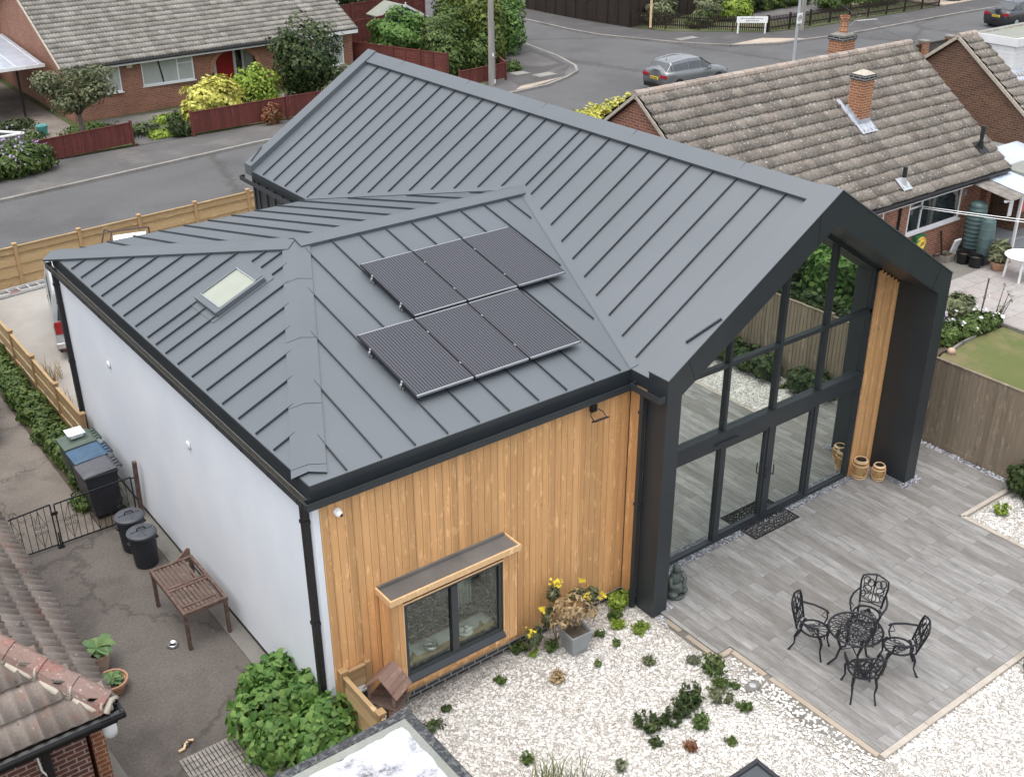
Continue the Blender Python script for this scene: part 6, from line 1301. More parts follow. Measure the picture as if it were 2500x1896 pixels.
# ================= PLANTS ACROSS THE ROAD =================
def crown(b,k,f=.42): return [tuple(b)]+subblobs(b,k,f)
b0=(7.9,34.6,2.35,1.55,1.2,1.15)
plant('garden_tree','small airy olive green tree in the left front garden','tree',(7.85,34.6,0),subblobs(b0,26,.30),5200,.085,'leaf_olive',trunk=(.11,1.3))
plant('yellow_shrub','rounded bright yellow variegated shrub over the long red fence','shrub',(13.3,34.2,0),[(13.3,34.2,1.15,1.25,.8,.85),(12.6,34.1,.85,.7,.6,.6),(14.0,34.2,.9,.7,.6,.6)],4200,.13,'leaf_yellow')
plant('green_shrub','loose green shrub between the yellow shrub and the big dark bush','shrub',(15.5,34.6,0),crown((15.5,34.6,1.1,1.0,.8,1.1),7),3400,.10,'leaf_lime')
plant('dark_bush','tall dark green bushy shrub in front of the arched porch bungalow','bush',(18.3,35.2,0),crown((18.3,35.2,2.1,1.65,1.2,1.75),10,.40),9000,.11,'leaf_dark',trunk=(.1,.5))
plant('small_shrub','small grey leaved shrub below the right window of the far bungalow','shrub',(20.9,36.6,0),[(20.9,36.6,.6,.9,.6,.6)],1400,.1,'leaf_grey')
plant('front_plant','dark leaved plant at the left end of the long red fence','plant',(11.3,33.4,0),[(11.3,33.5,.5,.35,.4,.55),(11.6,33.3,.3,.3,.2,.3)],1100,.08,'leaf_dark')
plant('pink_fence_plant','dried rusty plant growing against the front of the long red fence','plant',(15.3,32.9,0),[(15.3,32.85,.45,.5,.12,.45)],600,.07,'leaf_rust')
for i,(x,y,rx,ry,rz,mt,l) in enumerate([(10.3,34.9,.8,.5,.45,'leaf_mid','low green weeds beside the left front path'),(10.9,33.9,.7,.45,.3,'leaf_lime','low bright weeds at the gap between the red fences'),(12.2,36.2,.9,.5,.3,'leaf_lime','low bright weeds before the brick wall near the long red fence'),(6.6,34.4,.9,.8,.3,'leaf_mid','low weeds left of the small tree'),(8.6,36.3,1.2,.5,.4,'leaf_mid','weeds behind the small tree near the brick corner'),(6.0,36.9,1.0,.7,.35,'leaf_mid','weeds by the carport drive'),(6.4,39,.9,.5,.4,'leaf_dark','dark weeds at the carport edge')]):
    plant('weed_patch',l,'weeds',(x,y,0),[(x,y,rz*.4,rx,ry,rz*.6)],int(700*rx),.09,mt,stems=2)
flowerbush('lavender_bush','wide mauve flowering bush on the pavement at the left edge over the road',4.3,31.9,[(4.3,31.9,.55,1.4,.7,.65),(3.2,31.7,.45,1.1,.6,.55),(5.3,32.0,.45,.7,.5,.5)],5200,.09,'leaf_mid',[(4.3,31.8,1.05,.55,120),(3.2,31.6,.9,.45,90),(5.3,32,.85,.25,40)],'petal_mauve',.08)
plant('round_laurel','dense rounded green laurel bush above the red lap fence','bush',(26.1,40.0,0),[(26.1,40,1.55,1.5,1.2,1.25)],5200,.13,'leaf_vine')
plant('mixed_hedge','mixed shrub hedge with pale flecks between laurel and conifer hedge','hedge',(27.3,36.9,0),[(27.0,37.0,1.35,1.4,.9,1.3),(28.0,38.4,1.6,1.3,1.0,1.4),(26.6,36.0,.9,.9,.6,.9),(28.2,35.6,1.0,.85,.6,.95)],8000,.12,'leaf_mid')
plant('conifer_hedge','tall clipped yellow green conifer hedge at the street corner','hedge',(30,39,0),[(29.2,36.3,1.6,.8,.9,1.9),(29.8,37.5,1.8,1.0,1.1,2.2),(30.6,39.0,2.0,1.1,1.3,2.5),(31.4,41,2.0,1.2,1.4,2.6),(32,43.5,2,1.2,1.6,2.6)],13000,.13,'leaf_conifer',stems=6)
plant('corner_hedge','dark green leafy hedge right of the telegraph pole','hedge',(33,40,0),[(32.4,38.8,1.5,.9,.8,1.6),(33.2,40.6,1.7,1.0,1.2,1.9),(33.9,43.2,1.8,1.0,1.5,2.0),(34.1,46,1.8,1.0,1.5,2.0)],8500,.13,'leaf_vine',stems=5)
plant('back_tree','dark tree mass behind the blue shed at the top edge','tree',(26,52,0),[(26,52,3,3,2,2.6),(31,53,3,3.4,2,2.8),(22,51,2.4,2.2,1.6,2.2)],7000,.22,'leaf_dark',trunk=(.2,1.5))
plant('back_tree','dark tree at the top left corner behind the bungalow','tree',(2,62,0),[(1,62,4,4,2.5,3.5)],3500,.3,'leaf_dark',trunk=(.2,1.5))
plant('front_hedge','clipped lime and yellow hedge in front of the right bungalow, by the road','hedge',(25.5,22.9,0),[(23.6,22.9,.6,.9,.5,.62),(24.8,23.2,.6,.9,.5,.62),(26.0,23.4,.62,.9,.5,.62),(27.2,23.6,.65,.8,.5,.65)],5200,.10,'leaf_yellow')
plant('front_hedge','green part of the clipped hedge nearest the bungalow gable','hedge',(27.6,23.2,0),[(27.2,22.5,.7,1.0,.5,.7),(28.1,23.0,.6,.8,.5,.6)],2400,.09,'leaf_lime')
plant('front_hedge','small green bush tip showing over the right bungalow ridge','bush',(39.5,22.5,0),[(39.5,22.5,.7,1.1,.7,.75)],1400,.1,'leaf_lime')
for x,y,rx,rz,mt,l in [(45.6,41.0,1.3,.75,'leaf_olive','feathery green bush behind the picket fence left of the lime bush'),(48.6,39.6,1.2,.8,'leaf_olive','green bush behind the picket fence beside the lime bush'),(50.2,38.9,1.2,.7,'leaf_lime','bright lime bush behind the picket fence'),(46.8,38.6,1.0,.4,'leaf_mid','low bush behind the picket curve')]:
    plant('fence_bush',l,'bush',(x,y,0),[(x,y,rz*.9,rx,rx*.6,rz)],2200,.12,mt)
plant('dark_conifer','upright dark conifer behind the street sign fence','conifer',(53,40.5,0),[(53,40.5,1.2,1.1,.9,1.5)],2800,.12,'leaf_dark')
plant('clipped_hedge','clipped square hedge in the far front garden left of the lamp post','hedge',(55.8,40.4,0),[(54.8,40.4,.5,1.1,.6,.6),(56.4,40.4,.5,1.1,.6,.6),(58,40.4,.5,1.1,.6,.6)],3600,.11,'leaf_mid')
plant('round_topiary','large round dark bush behind the far picket fence','bush',(58.2,37.6,0),[(58.2,37.6,.9,1.5,1.1,.95)],3800,.11,'leaf_mid')
plant('clipped_hedge','flat topped hedge behind the far end of the picket fence','hedge',(62,37.0,0),[(61.2,37,.5,1.1,.6,.6),(62.8,37,.5,1.1,.6,.6)],2400,.11,'leaf_mid')
plant('fence_ivy','green ivy weeds at the foot of the telegraph pole','weeds',(29.6,35.0,0),[(29.9,35.4,.2,.6,.4,.3)],700,.09,'leaf_mid',stems=2)
# far houses and garage at the top edge
t=thing('garage','white garage with doors at the very top edge behind the brown fence','garage',(50,48,0)); MB().box(46,49,0,52,52,2.4).build('wall','pvc_white',t); MB().box(52,48.8,0,62,53,2.4).build('brick_wall','brick_red',t); MB().box(45.8,48.6,2.4,62,53,2.6).build('roof','felt_grey',t)
t=thing('parked_van','white van front seen over the brown fence at the top edge','van',(45.5,45.3,0)); MB().add([(44.2,44.6,.3),(47.4,44.6,.3),(47.4,46.4,.3),(44.2,46.4,.3),(44.3,44.7,1.1),(47.3,44.7,1.9),(47.3,46.3,1.9),(44.3,46.3,1.1)],[(3,2,1,0),(4,5,6,7),(0,1,5,4),(1,2,6,5),(2,3,7,6),(3,0,4,7)]).build('body','pvc_white',t,bevel=.1); MB().box(44.1,44.7,.5,44.2,46.3,.9).build('grille','lid_black',t)
for x in (44.9,46.8): MB().tube([(x,44.5,.33),(x,44.7,.33)],.33,14).build('wheel','rubber',t)
t=thing('bungalow','far bungalow wall with white window at the top edge behind the lamp post','house',(62,44,0)); MB().box(54,42.5,0,70,50,2.6).build('wall','brick_red',t); window(t,56,.9,58.5,2.2,42.48,[57.2]); MB().box(53.8,42.2,2.6,70.2,50.2,2.8).build('roof','tile_street',t)
t=thing('blue_shed','pale blue timber shed with grey roof and white bargeboards behind the laurel','shed',(28.3,43.9,0))
m=MB()
for i in range(12): m.box(27.35,43.1,i*.155,29.35,43.13,i*.155+.145); m.box(27.32,43.13,i*.155,27.35,45,i*.155+.145)
m.box(27.35,43.13,0,29.35,45,1.86); m.prism([(27.35,43.11,1.86),(29.35,43.11,1.86),(28.4,43.11,2.35)],(0,1.85,0)); m.build('wall','blue_paint',t)
m=MB(); m.prism([(27.2,42.95,1.86),(28.4,42.95,2.47),(28.4,45.15,2.47),(27.2,45.15,1.86)],(0,0,-.05)); m.prism([(28.4,42.95,2.47),(29.55,42.95,1.86),(29.55,45.15,1.86),(28.4,45.15,2.47)],(0,0,-.05)); m.build('roof','felt_grey',t)
m=MB(); m.beam((27.2,42.93,1.84),(28.4,42.93,2.45),.03,.12); m.beam((28.4,42.93,2.45),(29.55,42.93,1.84),.03,.12); m.box(28.36,42.9,2.35,28.44,42.94,2.6); m.build('bargeboard','pvc_white',t)
# ================= STREET FURNITURE =================
t=thing('telegraph_pole','grey timber telegraph pole at the hedge corner','telegraph pole',(27.07,33.25,0)); MB().tube([(27.07,33.25,0),(27.07,33.25,9.5)],[.15,.12],12).build('pole','pole_wood',t); MB().box(27.02,33.08,1.4,27.10,33.1,1.55).box(27.15,33.1,.1,27.2,33.12,.3).build('number_plate','white_plastic',t); MB().tube([(27.24,33.2,.1),(27.2,33.2,3)],.03,6).build('cable_guard','planter_metal',t)
t=thing('lamp_post','slim grey lamp post with a white speed roundel sign by the far road','lamp post',(42.82,27.95,0)); MB().tube([(42.82,27.95,0),(42.82,27.95,1.1),(42.82,27.95,6)],[.085,.08,.06],10).build('column','galvanised',t)
sg=MB().box(42.62,27.82,1.98,42.98,27.85,2.5); sg.build('sign','sign_white',t); m=MB(); m.tube([(42.80+.12*cos(a),27.815,2.26+.12*sin(a)) for a in np.linspace(0,2*pi,17)[:-1]],.016,5,closed=True); m.build('sign_ring','bin_grey',t); MB().box(42.76,27.81,2.22,42.84,27.82,2.30).build('sign_mark','lid_black',t)
t=thing('street_sign','white street name sign on two short posts before the picket fence','sign',(47.4,34.75,0)); p=np.array((46.6,35.55)); q=np.array((48.05,34.45)); d=(q-p)/np.linalg.norm(q-p)
m=MB(); m.beam((*p,.80),(*q,.80),.03,.36); m.build('plate','sign_white',t)
m=MB(); 
for zz_,f0,f1 in ((.87,.12,.82),(.74,.3,.72)):
    f=f0
    while f<f1: w=rnd.uniform(.02,.04); a=p+(q-p)*f; b=p+(q-p)*(f+w); n2=np.array((-d[1],d[0])); n2=-n2 if n2[1]>0 else n2; m.beam((a[0]+n2[0]*.018,a[1]+n2[1]*.018,zz_),(b[0]+n2[0]*.018,b[1]+n2[1]*.018,zz_),.004,.06); f+=w+.015
m.build('lettering','planter_metal',t)
for a in (p+(q-p)*.06,p+(q-p)*.94): MB().box(a[0]-.035,a[1]-.035,0,a[0]+.035,a[1]+.035,.64).build('post','sign_white',t)
t=thing('timber_stake','tall thin tan stake behind the picket fence','post',(43.7,39.8,0)); MB().box(43.66,39.75,0,43.76,39.85,2.3).build('stake_body','cane_light',t); MB().box(43.62,39.7,0,43.8,39.9,.1).build('foot','soil',t)
# overhead cable
t=thing('overhead_cable','thin black cable crossing the road at the upper right','cable',(45,30,4)); m=MB(); A1,A2=np.array((50.5,33.9,3.2)),np.array((33.5,14,3.9)); m.tube([A1+(A2-A1)*f-np.array((0,0,.5*4*f*(1-f))) for f in np.linspace(0,1,9)],.010,4); m.build('cable_run','pvc_black',t); MB().box(50.4,33.8,0,50.6,34.0,3.2).build('cable_post','pole_wood',t)
# ================= CARS =================
def car(name,label,cat,x,y,paint,st,L,Wd,zs,glassz,wr=.32,wx=(.8,3.4),plate=True,sedan=False,rails=False):
    """rear at -x local, front at +x; stations: (x, z_low, z_belt, z_roof, half_w_belt, half_w_roof)"""
    t=thing(name,label,cat,(x,y,-.07)); ox,oy,oz=x,y,-.07
    def P(a,b,c): return (ox+a,oy+b,oz+c)
    V=[];F=[]; n=0
    for (sx,zl,zb,hw,ht) in st:   # lower body: section of 10 pts
        sec=[(0,zl),(hw*.80,zl),(hw*.97,zl+.08),(hw,zl+.30),(hw*.99,zb-.12),(hw*.93,zb-.02),(hw*.6,zb+ht),(0,zb+ht*1.2)]
        V+= [P(sx,-a,c) for a,c in sec]+[P(sx,a,c) for a,c in sec[::-1]]
    k=16
    for i in range(len(st)-1):
        for j in range(k): F.append((i*k+j,i*k+(j+1)%k,(i+1)*k+(j+1)%k,(i+1)*k+j))
    F+=[tuple(range(k-1,-1,-1)),tuple((len(st)-1)*k+j for j in range(k))]
    MB().add(V,F).build('body',paint,t,smooth=True)
    # greenhouse
    V=[];F=[]; G_=glassz
    for (sx,zb,zt,hb,hr) in G_: V+=[P(sx,-hb,zb),P(sx,-hr,zt-.05),P(sx,-hr*.8,zt),P(sx,0,zt+.02),P(sx,hr*.8,zt),P(sx,hr,zt-.05),P(sx,hb,zb)]
    for i in range(len(G_)-1):
        for j in range(6): F.append((i*7+j,i*7+j+1,(i+1)*7+j+1,(i+1)*7+j))
    F+=[tuple(range(6,-1,-1)),tuple((len(G_)-1)*7+j for j in range(7))]
    MB().add(V,F).build('cabin',paint,t,smooth=False)
    def lerp(a,b,f): return tuple(a[i]+(b[i]-a[i])*f for i in range(3))
    def gl(nm,quad,off,mat='glass_car',ins=.0):
        q=[np.array(p) for p in quad]; c=sum(q)/len(q); nn_=np.cross(q[1]-q[0],q[2]-q[0]); nn_/=np.linalg.norm(nn_); cc=np.array(P((G_[0][0]+G_[-1][0])/2,0,1.0)); nn_=nn_ if np.dot(nn_,c-cc)>0 else -nn_
        q=[c+(p-c)*(1-ins)+nn_*off for p in q]; MB().prism(q,nn_*.006).build(nm,mat,t)
    for s in (-1,1):
        for i in range(1,len(G_)-2) if not sedan else range(1,len(G_)-2):
            a,b=G_[i],G_[i+1]; gl('side_window',[P(a[0]+.04,s*(a[3]*.98),a[1]+.05),P(b[0]-.04,s*b[3]*.98,b[1]+.05),P(b[0]-.04,s*(b[4]+.02),b[2]-.12),P(a[0]+.04,s*(a[4]+.02),a[2]-.12)],.012)
        a,b=G_[-2],G_[-1]; gl('side_window',[P(a[0]+.03,s*a[3]*.98,a[1]+.05),P(b[0]-.25,s*b[3]*.98,b[1]+.05),P(a[0]+.2,s*(a[4]+.02),a[2]-.13),P(a[0]+.03,s*(a[4]+.02),a[2]-.12)],.012)
        a,b=G_[1],G_[0]; gl('side_window',[P(a[0]-.03,s*a[3]*.98,a[1]+.06),P(b[0]+.25,s*b[3]*.98,b[1]+.06),P(a[0]-.15,s*(a[4]+.02),a[2]-.14),P(a[0]-.03,s*(a[4]+.02),a[2]-.12)],.012)
    a,b=G_[0],G_[1]; f0,f1=.12,.86; A=lerp(P(a[0],0,a[1]),P(b[0],0,b[2]),f0); B_=lerp(P(a[0],0,a[1]),P(b[0],0,b[2]),f1)
    gl('rear_window',[(A[0],oy-a[3]*.88,A[2]),(A[0],oy+a[3]*.88,A[2]),(B_[0],oy+b[4]*.92,B_[2]),(B_[0],oy-b[4]*.92,B_[2])],.03)
    a,b=G_[-1],G_[-2]; A=lerp(P(a[0],0,a[1]),P(b[0],0,b[2]),.1); B_=lerp(P(a[0],0,a[1]),P(b[0],0,b[2]),.88)
    gl('windscreen',[(A[0],oy-a[3]*.9,A[2]),(A[0],oy+a[3]*.9,A[2]),(B_[0],oy+b[4]*.92,B_[2]),(B_[0],oy-b[4]*.92,B_[2])],.03,'glass_dark')
    for wx_ in wx:
        for s in (-1,1):
            w=MB().tube([P(wx_,s*(Wd/2-.22),wr),P(wx_,s*(Wd/2+.0),wr)],wr,22).build('wheel','rubber',t); MB().tube([P(wx_,s*(Wd/2-.02),wr),P(wx_,s*(Wd/2+.008),wr)],wr*.62,14).build('rim','galvanised',w)
    r0=st[0]; zb=r0[2]
    for s in (-1,1): MB().obox(P(r0[0]+.03,s*(r0[3]-.18),zb-.16),(1,0,0),(0,1,0),(0,0,1),.06,.20,.085).build('tail_light','light_red',t,bevel=.02)
    if plate:
        pl=MB().obox(P(r0[0]-.012,0,zb-.27),(1,0,0),(0,1,0),(0,0,1),.012,.26,.058).build('number_plate','plate_yellow',t); m=MB()
        for i,yy in enumerate((-.19,-.13,-.07,-.01,.08,.14,.20)): m.obox(P(r0[0]-.026,yy,zb-.27),(1,0,0),(0,1,0),(0,0,1),.003,.018,.035)
        m.build('characters','plate_ink',pl)
    MB().obox(P(r0[0]+.02,0,.30),(1,0,0),(0,1,0),(0,0,1),.05,r0[3]*.9,.10).build('lower_bumper','lid_black',t,bevel=.02)
    m=MB(); 
    for s in (-1,1): m.obox(P(G_[-1][0]-.5,s*(Wd/2+.06),G_[-1][1]+.03),(1,0,0),(0,1,0),(0,0,1),.07,.09,.06)
    m.build('mirror',paint,t,bevel=.02)
    if rails:
        for s in (-1,1): MB().tube([P(G_[1][0]+.0,s*G_[1][4]*.93,G_[1][2]+.01),P(G_[2][0],s*G_[2][4]*.93,G_[2][2]+.04),P(G_[-2][0]-.1,s*G_[-2][4]*.93,G_[-2][2]+.01)],.018,6).build('roof_rail','steel',t)
    MB().tube([P(G_[1][0]+.25,0,G_[1][2]),P(G_[1][0]+.18,0,G_[1][2]+.09)],[.03,.008],6).build('aerial','lid_black',t)
    return t
stH=[(0,.32,.92,.78,.02),(.06,.26,.98,.84,.02),(.6,.20,.97,.89,.02),(2.4,.18,.93,.89,.02),(3.1,.18,.90,.89,.04),(3.7,.20,.82,.87,.06),(4.1,.24,.72,.80,.04),(4.28,.34,.62,.66,.02)]
glH=[(.10,.94,1.0,.72,.66),(.50,.95,1.36,.76,.60),(1.5,.94,1.42,.78,.62),(2.35,.92,1.40,.78,.60),(3.15,.90,.96,.76,.68)]
car('parked_car','grey estate hatchback parked on the road above the right bungalow ridge','car',32.6,27.75,'car_grey',stH,4.3,1.79,0,glH,wx=(.78,3.42),rails=True)
stS=[(0,.34,.98,.80,.03),(.08,.26,1.02,.86,.03),(.7,.20,1.0,.90,.03),(2.6,.18,.95,.90,.02),(3.4,.18,.92,.90,.04),(4.0,.20,.84,.87,.05),(4.5,.28,.70,.74,.03)]
glS=[(.55,.99,1.02,.72,.64),(1.35,.97,1.40,.77,.60),(2.0,.96,1.44,.78,.62),(2.7,.94,1.42,.78,.60),(3.5,.92,.97,.76,.68)]
car('parked_car','black saloon car parked at the upper right corner of the road','car',60.6,27.5,'car_black',stS,4.55,1.8,0,glS,wx=(.85,3.6),sedan=True)
c3=car('parked_car','dark car at the far end of the picket fence at the top edge','car',67.2,35.6,'car_black',stH,4.3,1.79,0,glH)
c4=car('parked_car','black car just entering at the left picture edge on the drive','car',-3.4,0,'car_black',stH,4.3,1.79,0,glH)
c4.location=(-2.31,11.7,.02); c4.rotation_euler=(0,0,R(90))
# silver van behind the white wall (rear towards us)
vx,vy=1.0,15.15; t=thing('silver_van','silver van parked on the driveway, half hidden behind the white wall','van',(vx,vy,0))
prof=[(0,.35),(.0,1.0),(.05,1.35),(.16,1.80),(.26,1.93),(3.2,1.97),(3.7,1.85),(4.35,1.15),(4.85,.98),(4.95,.4)]
V=[];F=[];n=len(prof)
def wv(z): return 0.0 if z<1.05 else (z-1.05)*.14
for s in (0,1):
    for a,z in prof: V.append((vx+(wv(z) if s==0 else 1.9-wv(z)),vy+a,z))
F=[tuple(range(n)),tuple(range(2*n-1,n-1,-1))]+[(i,i+n,(i+1)%n+n,(i+1)%n) for i in range(n)]
MB().add(V,F).build('body','van_silver',t,bevel=.05)
MB().add([(vx+.10,vy-.006+.035,1.12),(vx+1.8,vy+.03,1.12),(vx+1.72,vy+.125,1.72),(vx+.20,vy+.125,1.72)],[(0,1,2,3)]).prism([(vx+.12,vy+.01,1.12),(vx+1.78,vy+.01,1.12),(vx+1.70,vy+.12,1.70),(vx+.22,vy+.12,1.70)],(0,-.02,0)).build('rear_window','glass_car',t)
for x in (vx+.02,vx+1.70): MB().box(x,vy-.02,.72,x+.19,vy+.06,1.08).build('tail_light','light_red',t,bevel=.03)
pl=MB().box(vx+.42,vy-.02,.78,vx+.94,vy-.005,.90).build('number_plate','plate_yellow',t); m=MB()
for i in range(6): m.box(vx+.45+i*.08,vy-.026,.80,vx+.49+i*.08,vy-.0205,.88)
m.build('characters','plate_ink',pl); MB().box(vx+.30,vy-.03,.93,vx+1.6,vy-.0,.99).build('handle_strip','lid_black',t)
MB().box(vx-.01,vy-.10,.34,vx+1.91,vy+.05,.50).build('bumper','steel',t,bevel=.03); MB().box(vx+.05,vy-.08,.24,vx+1.85,vy+.0,.335).build('lower_bumper','lid_black',t); MB().box(vx+.1,vy-.09,.30,vx+.7,vy-.082,.325).build('reflector','light_red',t)
for yy in (1.0,4.0):
    for x in (vx+.0,vx+1.7): MB().tube([(x,vy+yy,.34),(x+.2,vy+yy,.34)],.34,20).build('wheel','rubber',t)
MB().box(vx+.05,vy+1.2,1.15,vx+.06,vy+3.0,1.62).build('side_window','glass_car',t); t.rotation_euler=(0,0,R(-13)); t.location=(.80,15.15,0); t.scale=(1,.72,.93)
MB().tube([(vx+.35,vy+.3,1.96),(vx+.3,vy+.3,2.22),(vx+.3,vy+.9,2.22),(vx+.35,vy+.9,1.97)],.02,6).tube([(vx+.3,vy+.3,2.2),(vx+1.6,vy+.3,2.2),(vx+1.55,vy+.3,1.96)],.02,6).tube([(vx+.3,vy+.3,2.05),(vx+1.6,vy+.3,2.05)],.02,6).build('roof_rack','lid_black',t)
# ladders and trolley on the drive
def ladder(x0,y0,x1,y1,w,label,n,z=.03):
    t=thing('ladder',label,'ladder',(x0,y0,z)); p,q=np.array((x0,y0)),np.array((x1,y1)); d=(q-p)/np.linalg.norm(q-p); nn_=np.array((-d[1],d[0])); L=np.linalg.norm(q-p)
    for s in (-1,1): a,b=p+nn_*s*w/2,q+nn_*s*w/2; MB().beam((*a,z+.035),(*b,z+.035),.05,.07).build('stile','aluminium',t)
    m=MB()
    for i in range(1,n): a=p+d*L*i/n; m.tube([(*(a-nn_*w/2),z+.035),(*(a+nn_*w/2),z+.035)],.024,6)
    m.build('rungs','aluminium',t); m=MB()
    for f in (.25,.6): a=p+d*L*f-nn_*w/2; m.beam((*a,z+.074),(*(a+d*.3),z+.074),.045,.004)
    m.build('sticker','light_red',t); return t
ladder(-1.2,20.0,2.4,20.45,.38,'long aluminium ladder lying on the drive, nearest the camera',13)
ladder(-1.0,20.75,2.35,21.05,.40,'folded aluminium step ladder lying in the middle of the ladder pile',9,.05)
ladder(-1.3,21.4,2.2,21.65,.36,'long aluminium ladder lying nearest the slatted fence',13)
t=thing('metal_trolley','brown metal frame trolley with white boards behind the roof edge','trolley',(3.9,20.0,0))
m=MB(); 
for a,b in (((3.35,19.95,.1),(3.9,20.35,1.25)),((3.6,19.8,.1),(4.05,20.2,1.2)),((3.9,20.35,1.25),(4.05,20.2,1.2)),((4.0,20.15,.95),(5.0,19.9,.95)),((4.1,20.35,1.15),(5.1,20.1,1.15)),((5.1,20.1,1.15),(5.1,20.1,.1)),((5.0,19.9,.95),(5.0,19.9,.1))): m.tube([a,b],.025,6)
m.build('frame','trolley_brown',t); MB().prism([(4.0,20.0,.9),(4.9,19.8,.9),(5.0,20.1,1.02),(4.1,20.3,1.02)],(0,0,.02)).build('board','white_plastic',t); 
# ================= RIGHT NEIGHBOUR'S GARDEN =================
def butt(x,y,r,h,label,ribs):
    t=thing('water_butt',label,'water butt',(x,y,0)); z0=.30
    MB().box(x-r*.8,y-r*.8,.0,x+r*.8,y+r*.8,.29).build('stand','bin_body',t)
    pr=[]
    for i in range(41):
        f=i/40; rr=r*(.86+.16*sin(pi*f)); rr+= (.020 if ribs and (i%4<2) else 0)+(.008 if not ribs and i in(10,20,30) else 0); pr.append((rr,z0+f*h))
    MB().lathe((x,y,0),pr,28).build('tank','butt_green',t,smooth=True); m=MB()
    m.lathe((x,y,z0+h),[(r*.90,-.02),(r*.92,.02),(r*.75,.09),(r*.3,.13),(.02,.135)],28) if ribs else m.lathe((x,y,z0+h),[(r*.70,-.02),(r*.70,.04),(r*.6,.05)],24); m.build('lid','butt_green',t,smooth=True); MB().tube([(x,y-r*.86,z0+.12),(x,y-r-.06,z0+.12)],.015,6).build('tap','lid_black',t)
butt(24.72,5.78,.28,1.28,'taller ribbed green water butt at the bungalow corner',True); butt(24.42,5.20,.22,1.05,'shorter smooth green water butt in front of the ribbed one',False)
for x,y,l in ((24.0,5.55,'black plastic trug on the patio nearer the brick wall'),(24.02,5.16,'black plastic trug on the patio nearer the white table')):
    t=thing('plastic_trug',l,'trug',(x,y,.02)); MB().lathe((x,y,.02),[(.16,0),(.20,.30),(.22,.31),(.22,.34),(.195,.34),(.16,.05),(.01,.05)],24).build('tub','lid_black',t); MB().lathe((x,y,.26),[(.19,0),(.01,.02)],16).build('earth','soil',t)
t=thing('planter_box','low grey wooden planter box by the brick wall','planter',(23.8,5.98,.02)); m=MB(); m.box(23.55,5.80,.02,24.05,5.83,.22); m.box(23.55,6.15,.02,24.05,6.18,.22); m.box(23.55,5.83,.02,23.58,6.15,.22); m.box(24.02,5.83,.02,24.05,6.15,.22); m.build('sides','grey_board',t); MB().box(23.58,5.83,.02,24.02,6.15,.18).build('earth','soil',t); MB().tube([(23.75,6.1,.18),(23.7,6.22,.9)],.03,6).tube([(23.8,6.0,.2),(23.3,6.1,.25)],.02,6).build('stake','brown_stain',t)
t=thing('white_panel','white rounded plastic panel leaning by the water butt','panel',(24.25,6.05,.02)); MB().obox((24.25,6.02,.32),(1,0,0),(0,1,.25),(0,-.25,1),.17,.03,.28).build('panel_body','white_plastic',t,bevel=.03); MB().box(24.1,5.98,.02,24.4,6.06,.06).build('foot','white_plastic',t)
t=thing('hose_reel','yellow and green garden hose reel on the brick wall','hose reel',(22.6,6.15,.6)); m=MB(); m.tube([(22.6+.19*cos(a),6.12,.75+.19*sin(a)) for a in np.linspace(0,2*pi,17)[:-1]],.035,6,closed=True); m.tube([(22.6+.11*cos(a),6.10,.75+.11*sin(a)) for a in np.linspace(0,2*pi,13)[:-1]],.05,6,closed=True); m.build('reel','hose_yellow',t); m=MB(); m.tube([(22.45+.15*cos(a),6.1,.72+.17*sin(a)) for a in np.linspace(0,2*pi,13)[:-1]],.02,5,closed=True); m.tube([(22.78,6.1,.75),(22.8,6.05,.4),(22.78,6.1,.05)],.014,5); m.build('hose','hose_green',t); MB().box(22.4,6.15,.5,22.8,6.28,1.0).build('bracket','hose_green',t)
t=thing('terracotta_bowl','round terracotta planter with a spiky shrub beside the white table','plant pot',(24.35,4.62,.02)); MB().lathe((24.35,4.62,.02),[(.15,0),(.25,.22),(.27,.26),(.24,.26),(.2,.2),(.01,.2)],24).build('pot_body','terracotta',t); foliage('leaves',[(24.38,4.65,.55,.24,.24,.28)],500,.1,'leaf_olive',t,3.5)
t=thing('garden_table','round white plastic garden table at the right picture edge','table',(24.2,3.8,.02)); MB().lathe((24.2,3.85,.70),[(.50,0),(.52,.02),(.50,.04),(.02,.045)],40).build('table_top','white_plastic',t)
for a in range(4):
    aa=a*pi/2+.5; MB().beam((24.2+.42*cos(aa),3.85+.42*sin(aa),.02),(24.2+.38*cos(aa),3.85+.38*sin(aa),.70),.05,.05,(0,1,0)).build('leg','white_plastic',t)
t=thing('garden_stake','thin dark stake standing in the flower bed','stake',(20.85,2.93,0)); MB().tube([(20.9,2.97,0),(20.72,2.84,1.2)],.02,6).build('stake_body','bark',t); MB().ball((20.8,2.9,.62),.035,.035,.05,6,5).build('tie','bark',t)
plant('bare_twigs','bare twiggy stems at the corner of the flower bed','plant',(21.1,2.6,0),[(21.1,2.55,.35,.1,.1,.1),(21.25,2.5,.8,.06,.06,.1),(21.15,2.62,.95,.04,.04,.1),(21.35,2.45,.6,.05,.05,.1)],60,.04,'leaf_olive',stems=9)
flowerbush('flower_bed','mixed border with white daisies beside the lawn',19.4,2.75,[(19.0,2.7,.22,.7,.4,.25),(19.9,2.6,.2,.8,.35,.25),(20.5,2.5,.15,.5,.25,.2)],3200,.07,'leaf_mid',[(19.2,2.6,.5,.28,14),(20.1,2.5,.45,.3,14),(20.6,2.5,.4,.15,5)],'petal_white',.10)
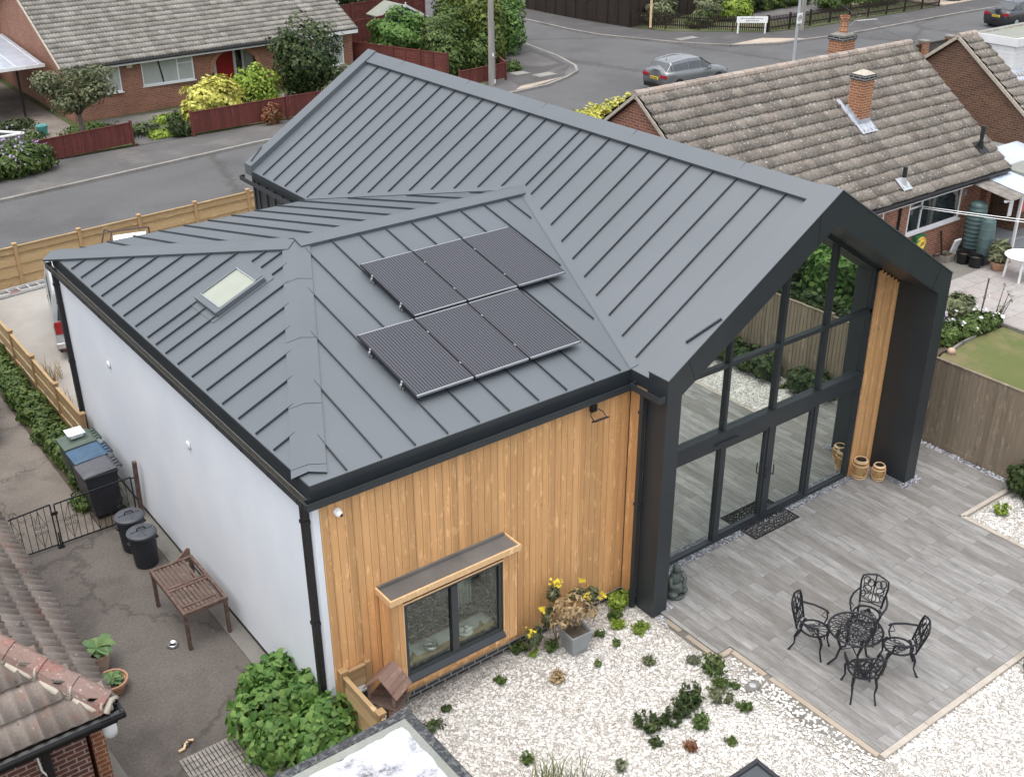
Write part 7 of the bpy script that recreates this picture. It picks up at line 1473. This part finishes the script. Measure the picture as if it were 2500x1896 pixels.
flowerbush('border_plant','purple flowered plants in the border left of the daisies',18.9,2.8,[(18.5,2.9,.3,.5,.4,.35),(18.0,3.1,.35,.6,.5,.4)],2200,.07,'leaf_mid',[(18.9,2.75,.5,.14,26)],'petal_mauve',.07)
plant('border_plant','rusty leaved shrub at the back of the flower border','shrub',(19.0,3.7,0),[(18.7,3.8,.4,.8,.5,.45),(19.6,3.5,.35,.6,.4,.35)],2200,.07,'leaf_rust')
plant('border_plant','feathery olive grass plant in the flower border by the stake','plant',(20.1,3.2,0),[(20.1,3.2,.35,.5,.4,.4)],1500,.08,'leaf_olive',asp=4)
t=thing('pink_ball','pale pink round stone at the corner of the lawn','ornament',(18.3,2.1,.02)); MB().ball((18.3,2.1,.11),.10,.10,.09,14,9).build('ball_body','terracotta_pale',t,smooth=True); MB().lathe((18.3,2.1,.02),[(.08,0),(.05,.02)],12).build('base','terracotta_pale',t)
for i,(dy,l) in enumerate(((0,'upper white washing line across the right garden'),(-.22,'lower white washing line across the right garden'))):
    t=thing('washing_line',l,'washing line',(23,5,1.8)); a,b=np.array((22.5,6.22,1.88-i*.05)),np.array((27.3,-.6+dy*4,1.75)); m=MB(); m.tube([a+(b-a)*f-np.array((0,0,.35*f*(1-f))) for f in np.linspace(0,1,9)],.010,4); m.build('line','white_plastic',t); MB().box(a[0]-.03,a[1]-.02,a[2]-.03,a[0]+.03,a[1]+.03,a[2]+.03).build('hook','steel',t)
t=thing('teal_pot','small teal plant pot under the small front garden tree','plant pot',(7.0,37.2,0)); MB().lathe((7.0,37.2,0),[(.18,0),(.24,.4),(.22,.42),(.02,.38)],14).build('pot_body','teal_pot',t); MB().lathe((7.0,37.2,.37),[(.2,0),(.02,.03)],12).build('earth','soil',t)
t=thing('iron_edging','short black hooped iron garden edging by the front path','edging',(9.9,34.4,0)); m=MB()
for i in range(8): x=9.5+i*.14; m.tube([(x,34.2,0),(x,34.2,.4),(x+.07,34.2,.46),(x+.14,34.2,.4)],.015,5)
m.build('hoops','iron_black',t); MB().box(9.5,34.19,.2,10.6,34.21,.23).build('rail','iron_black',t)
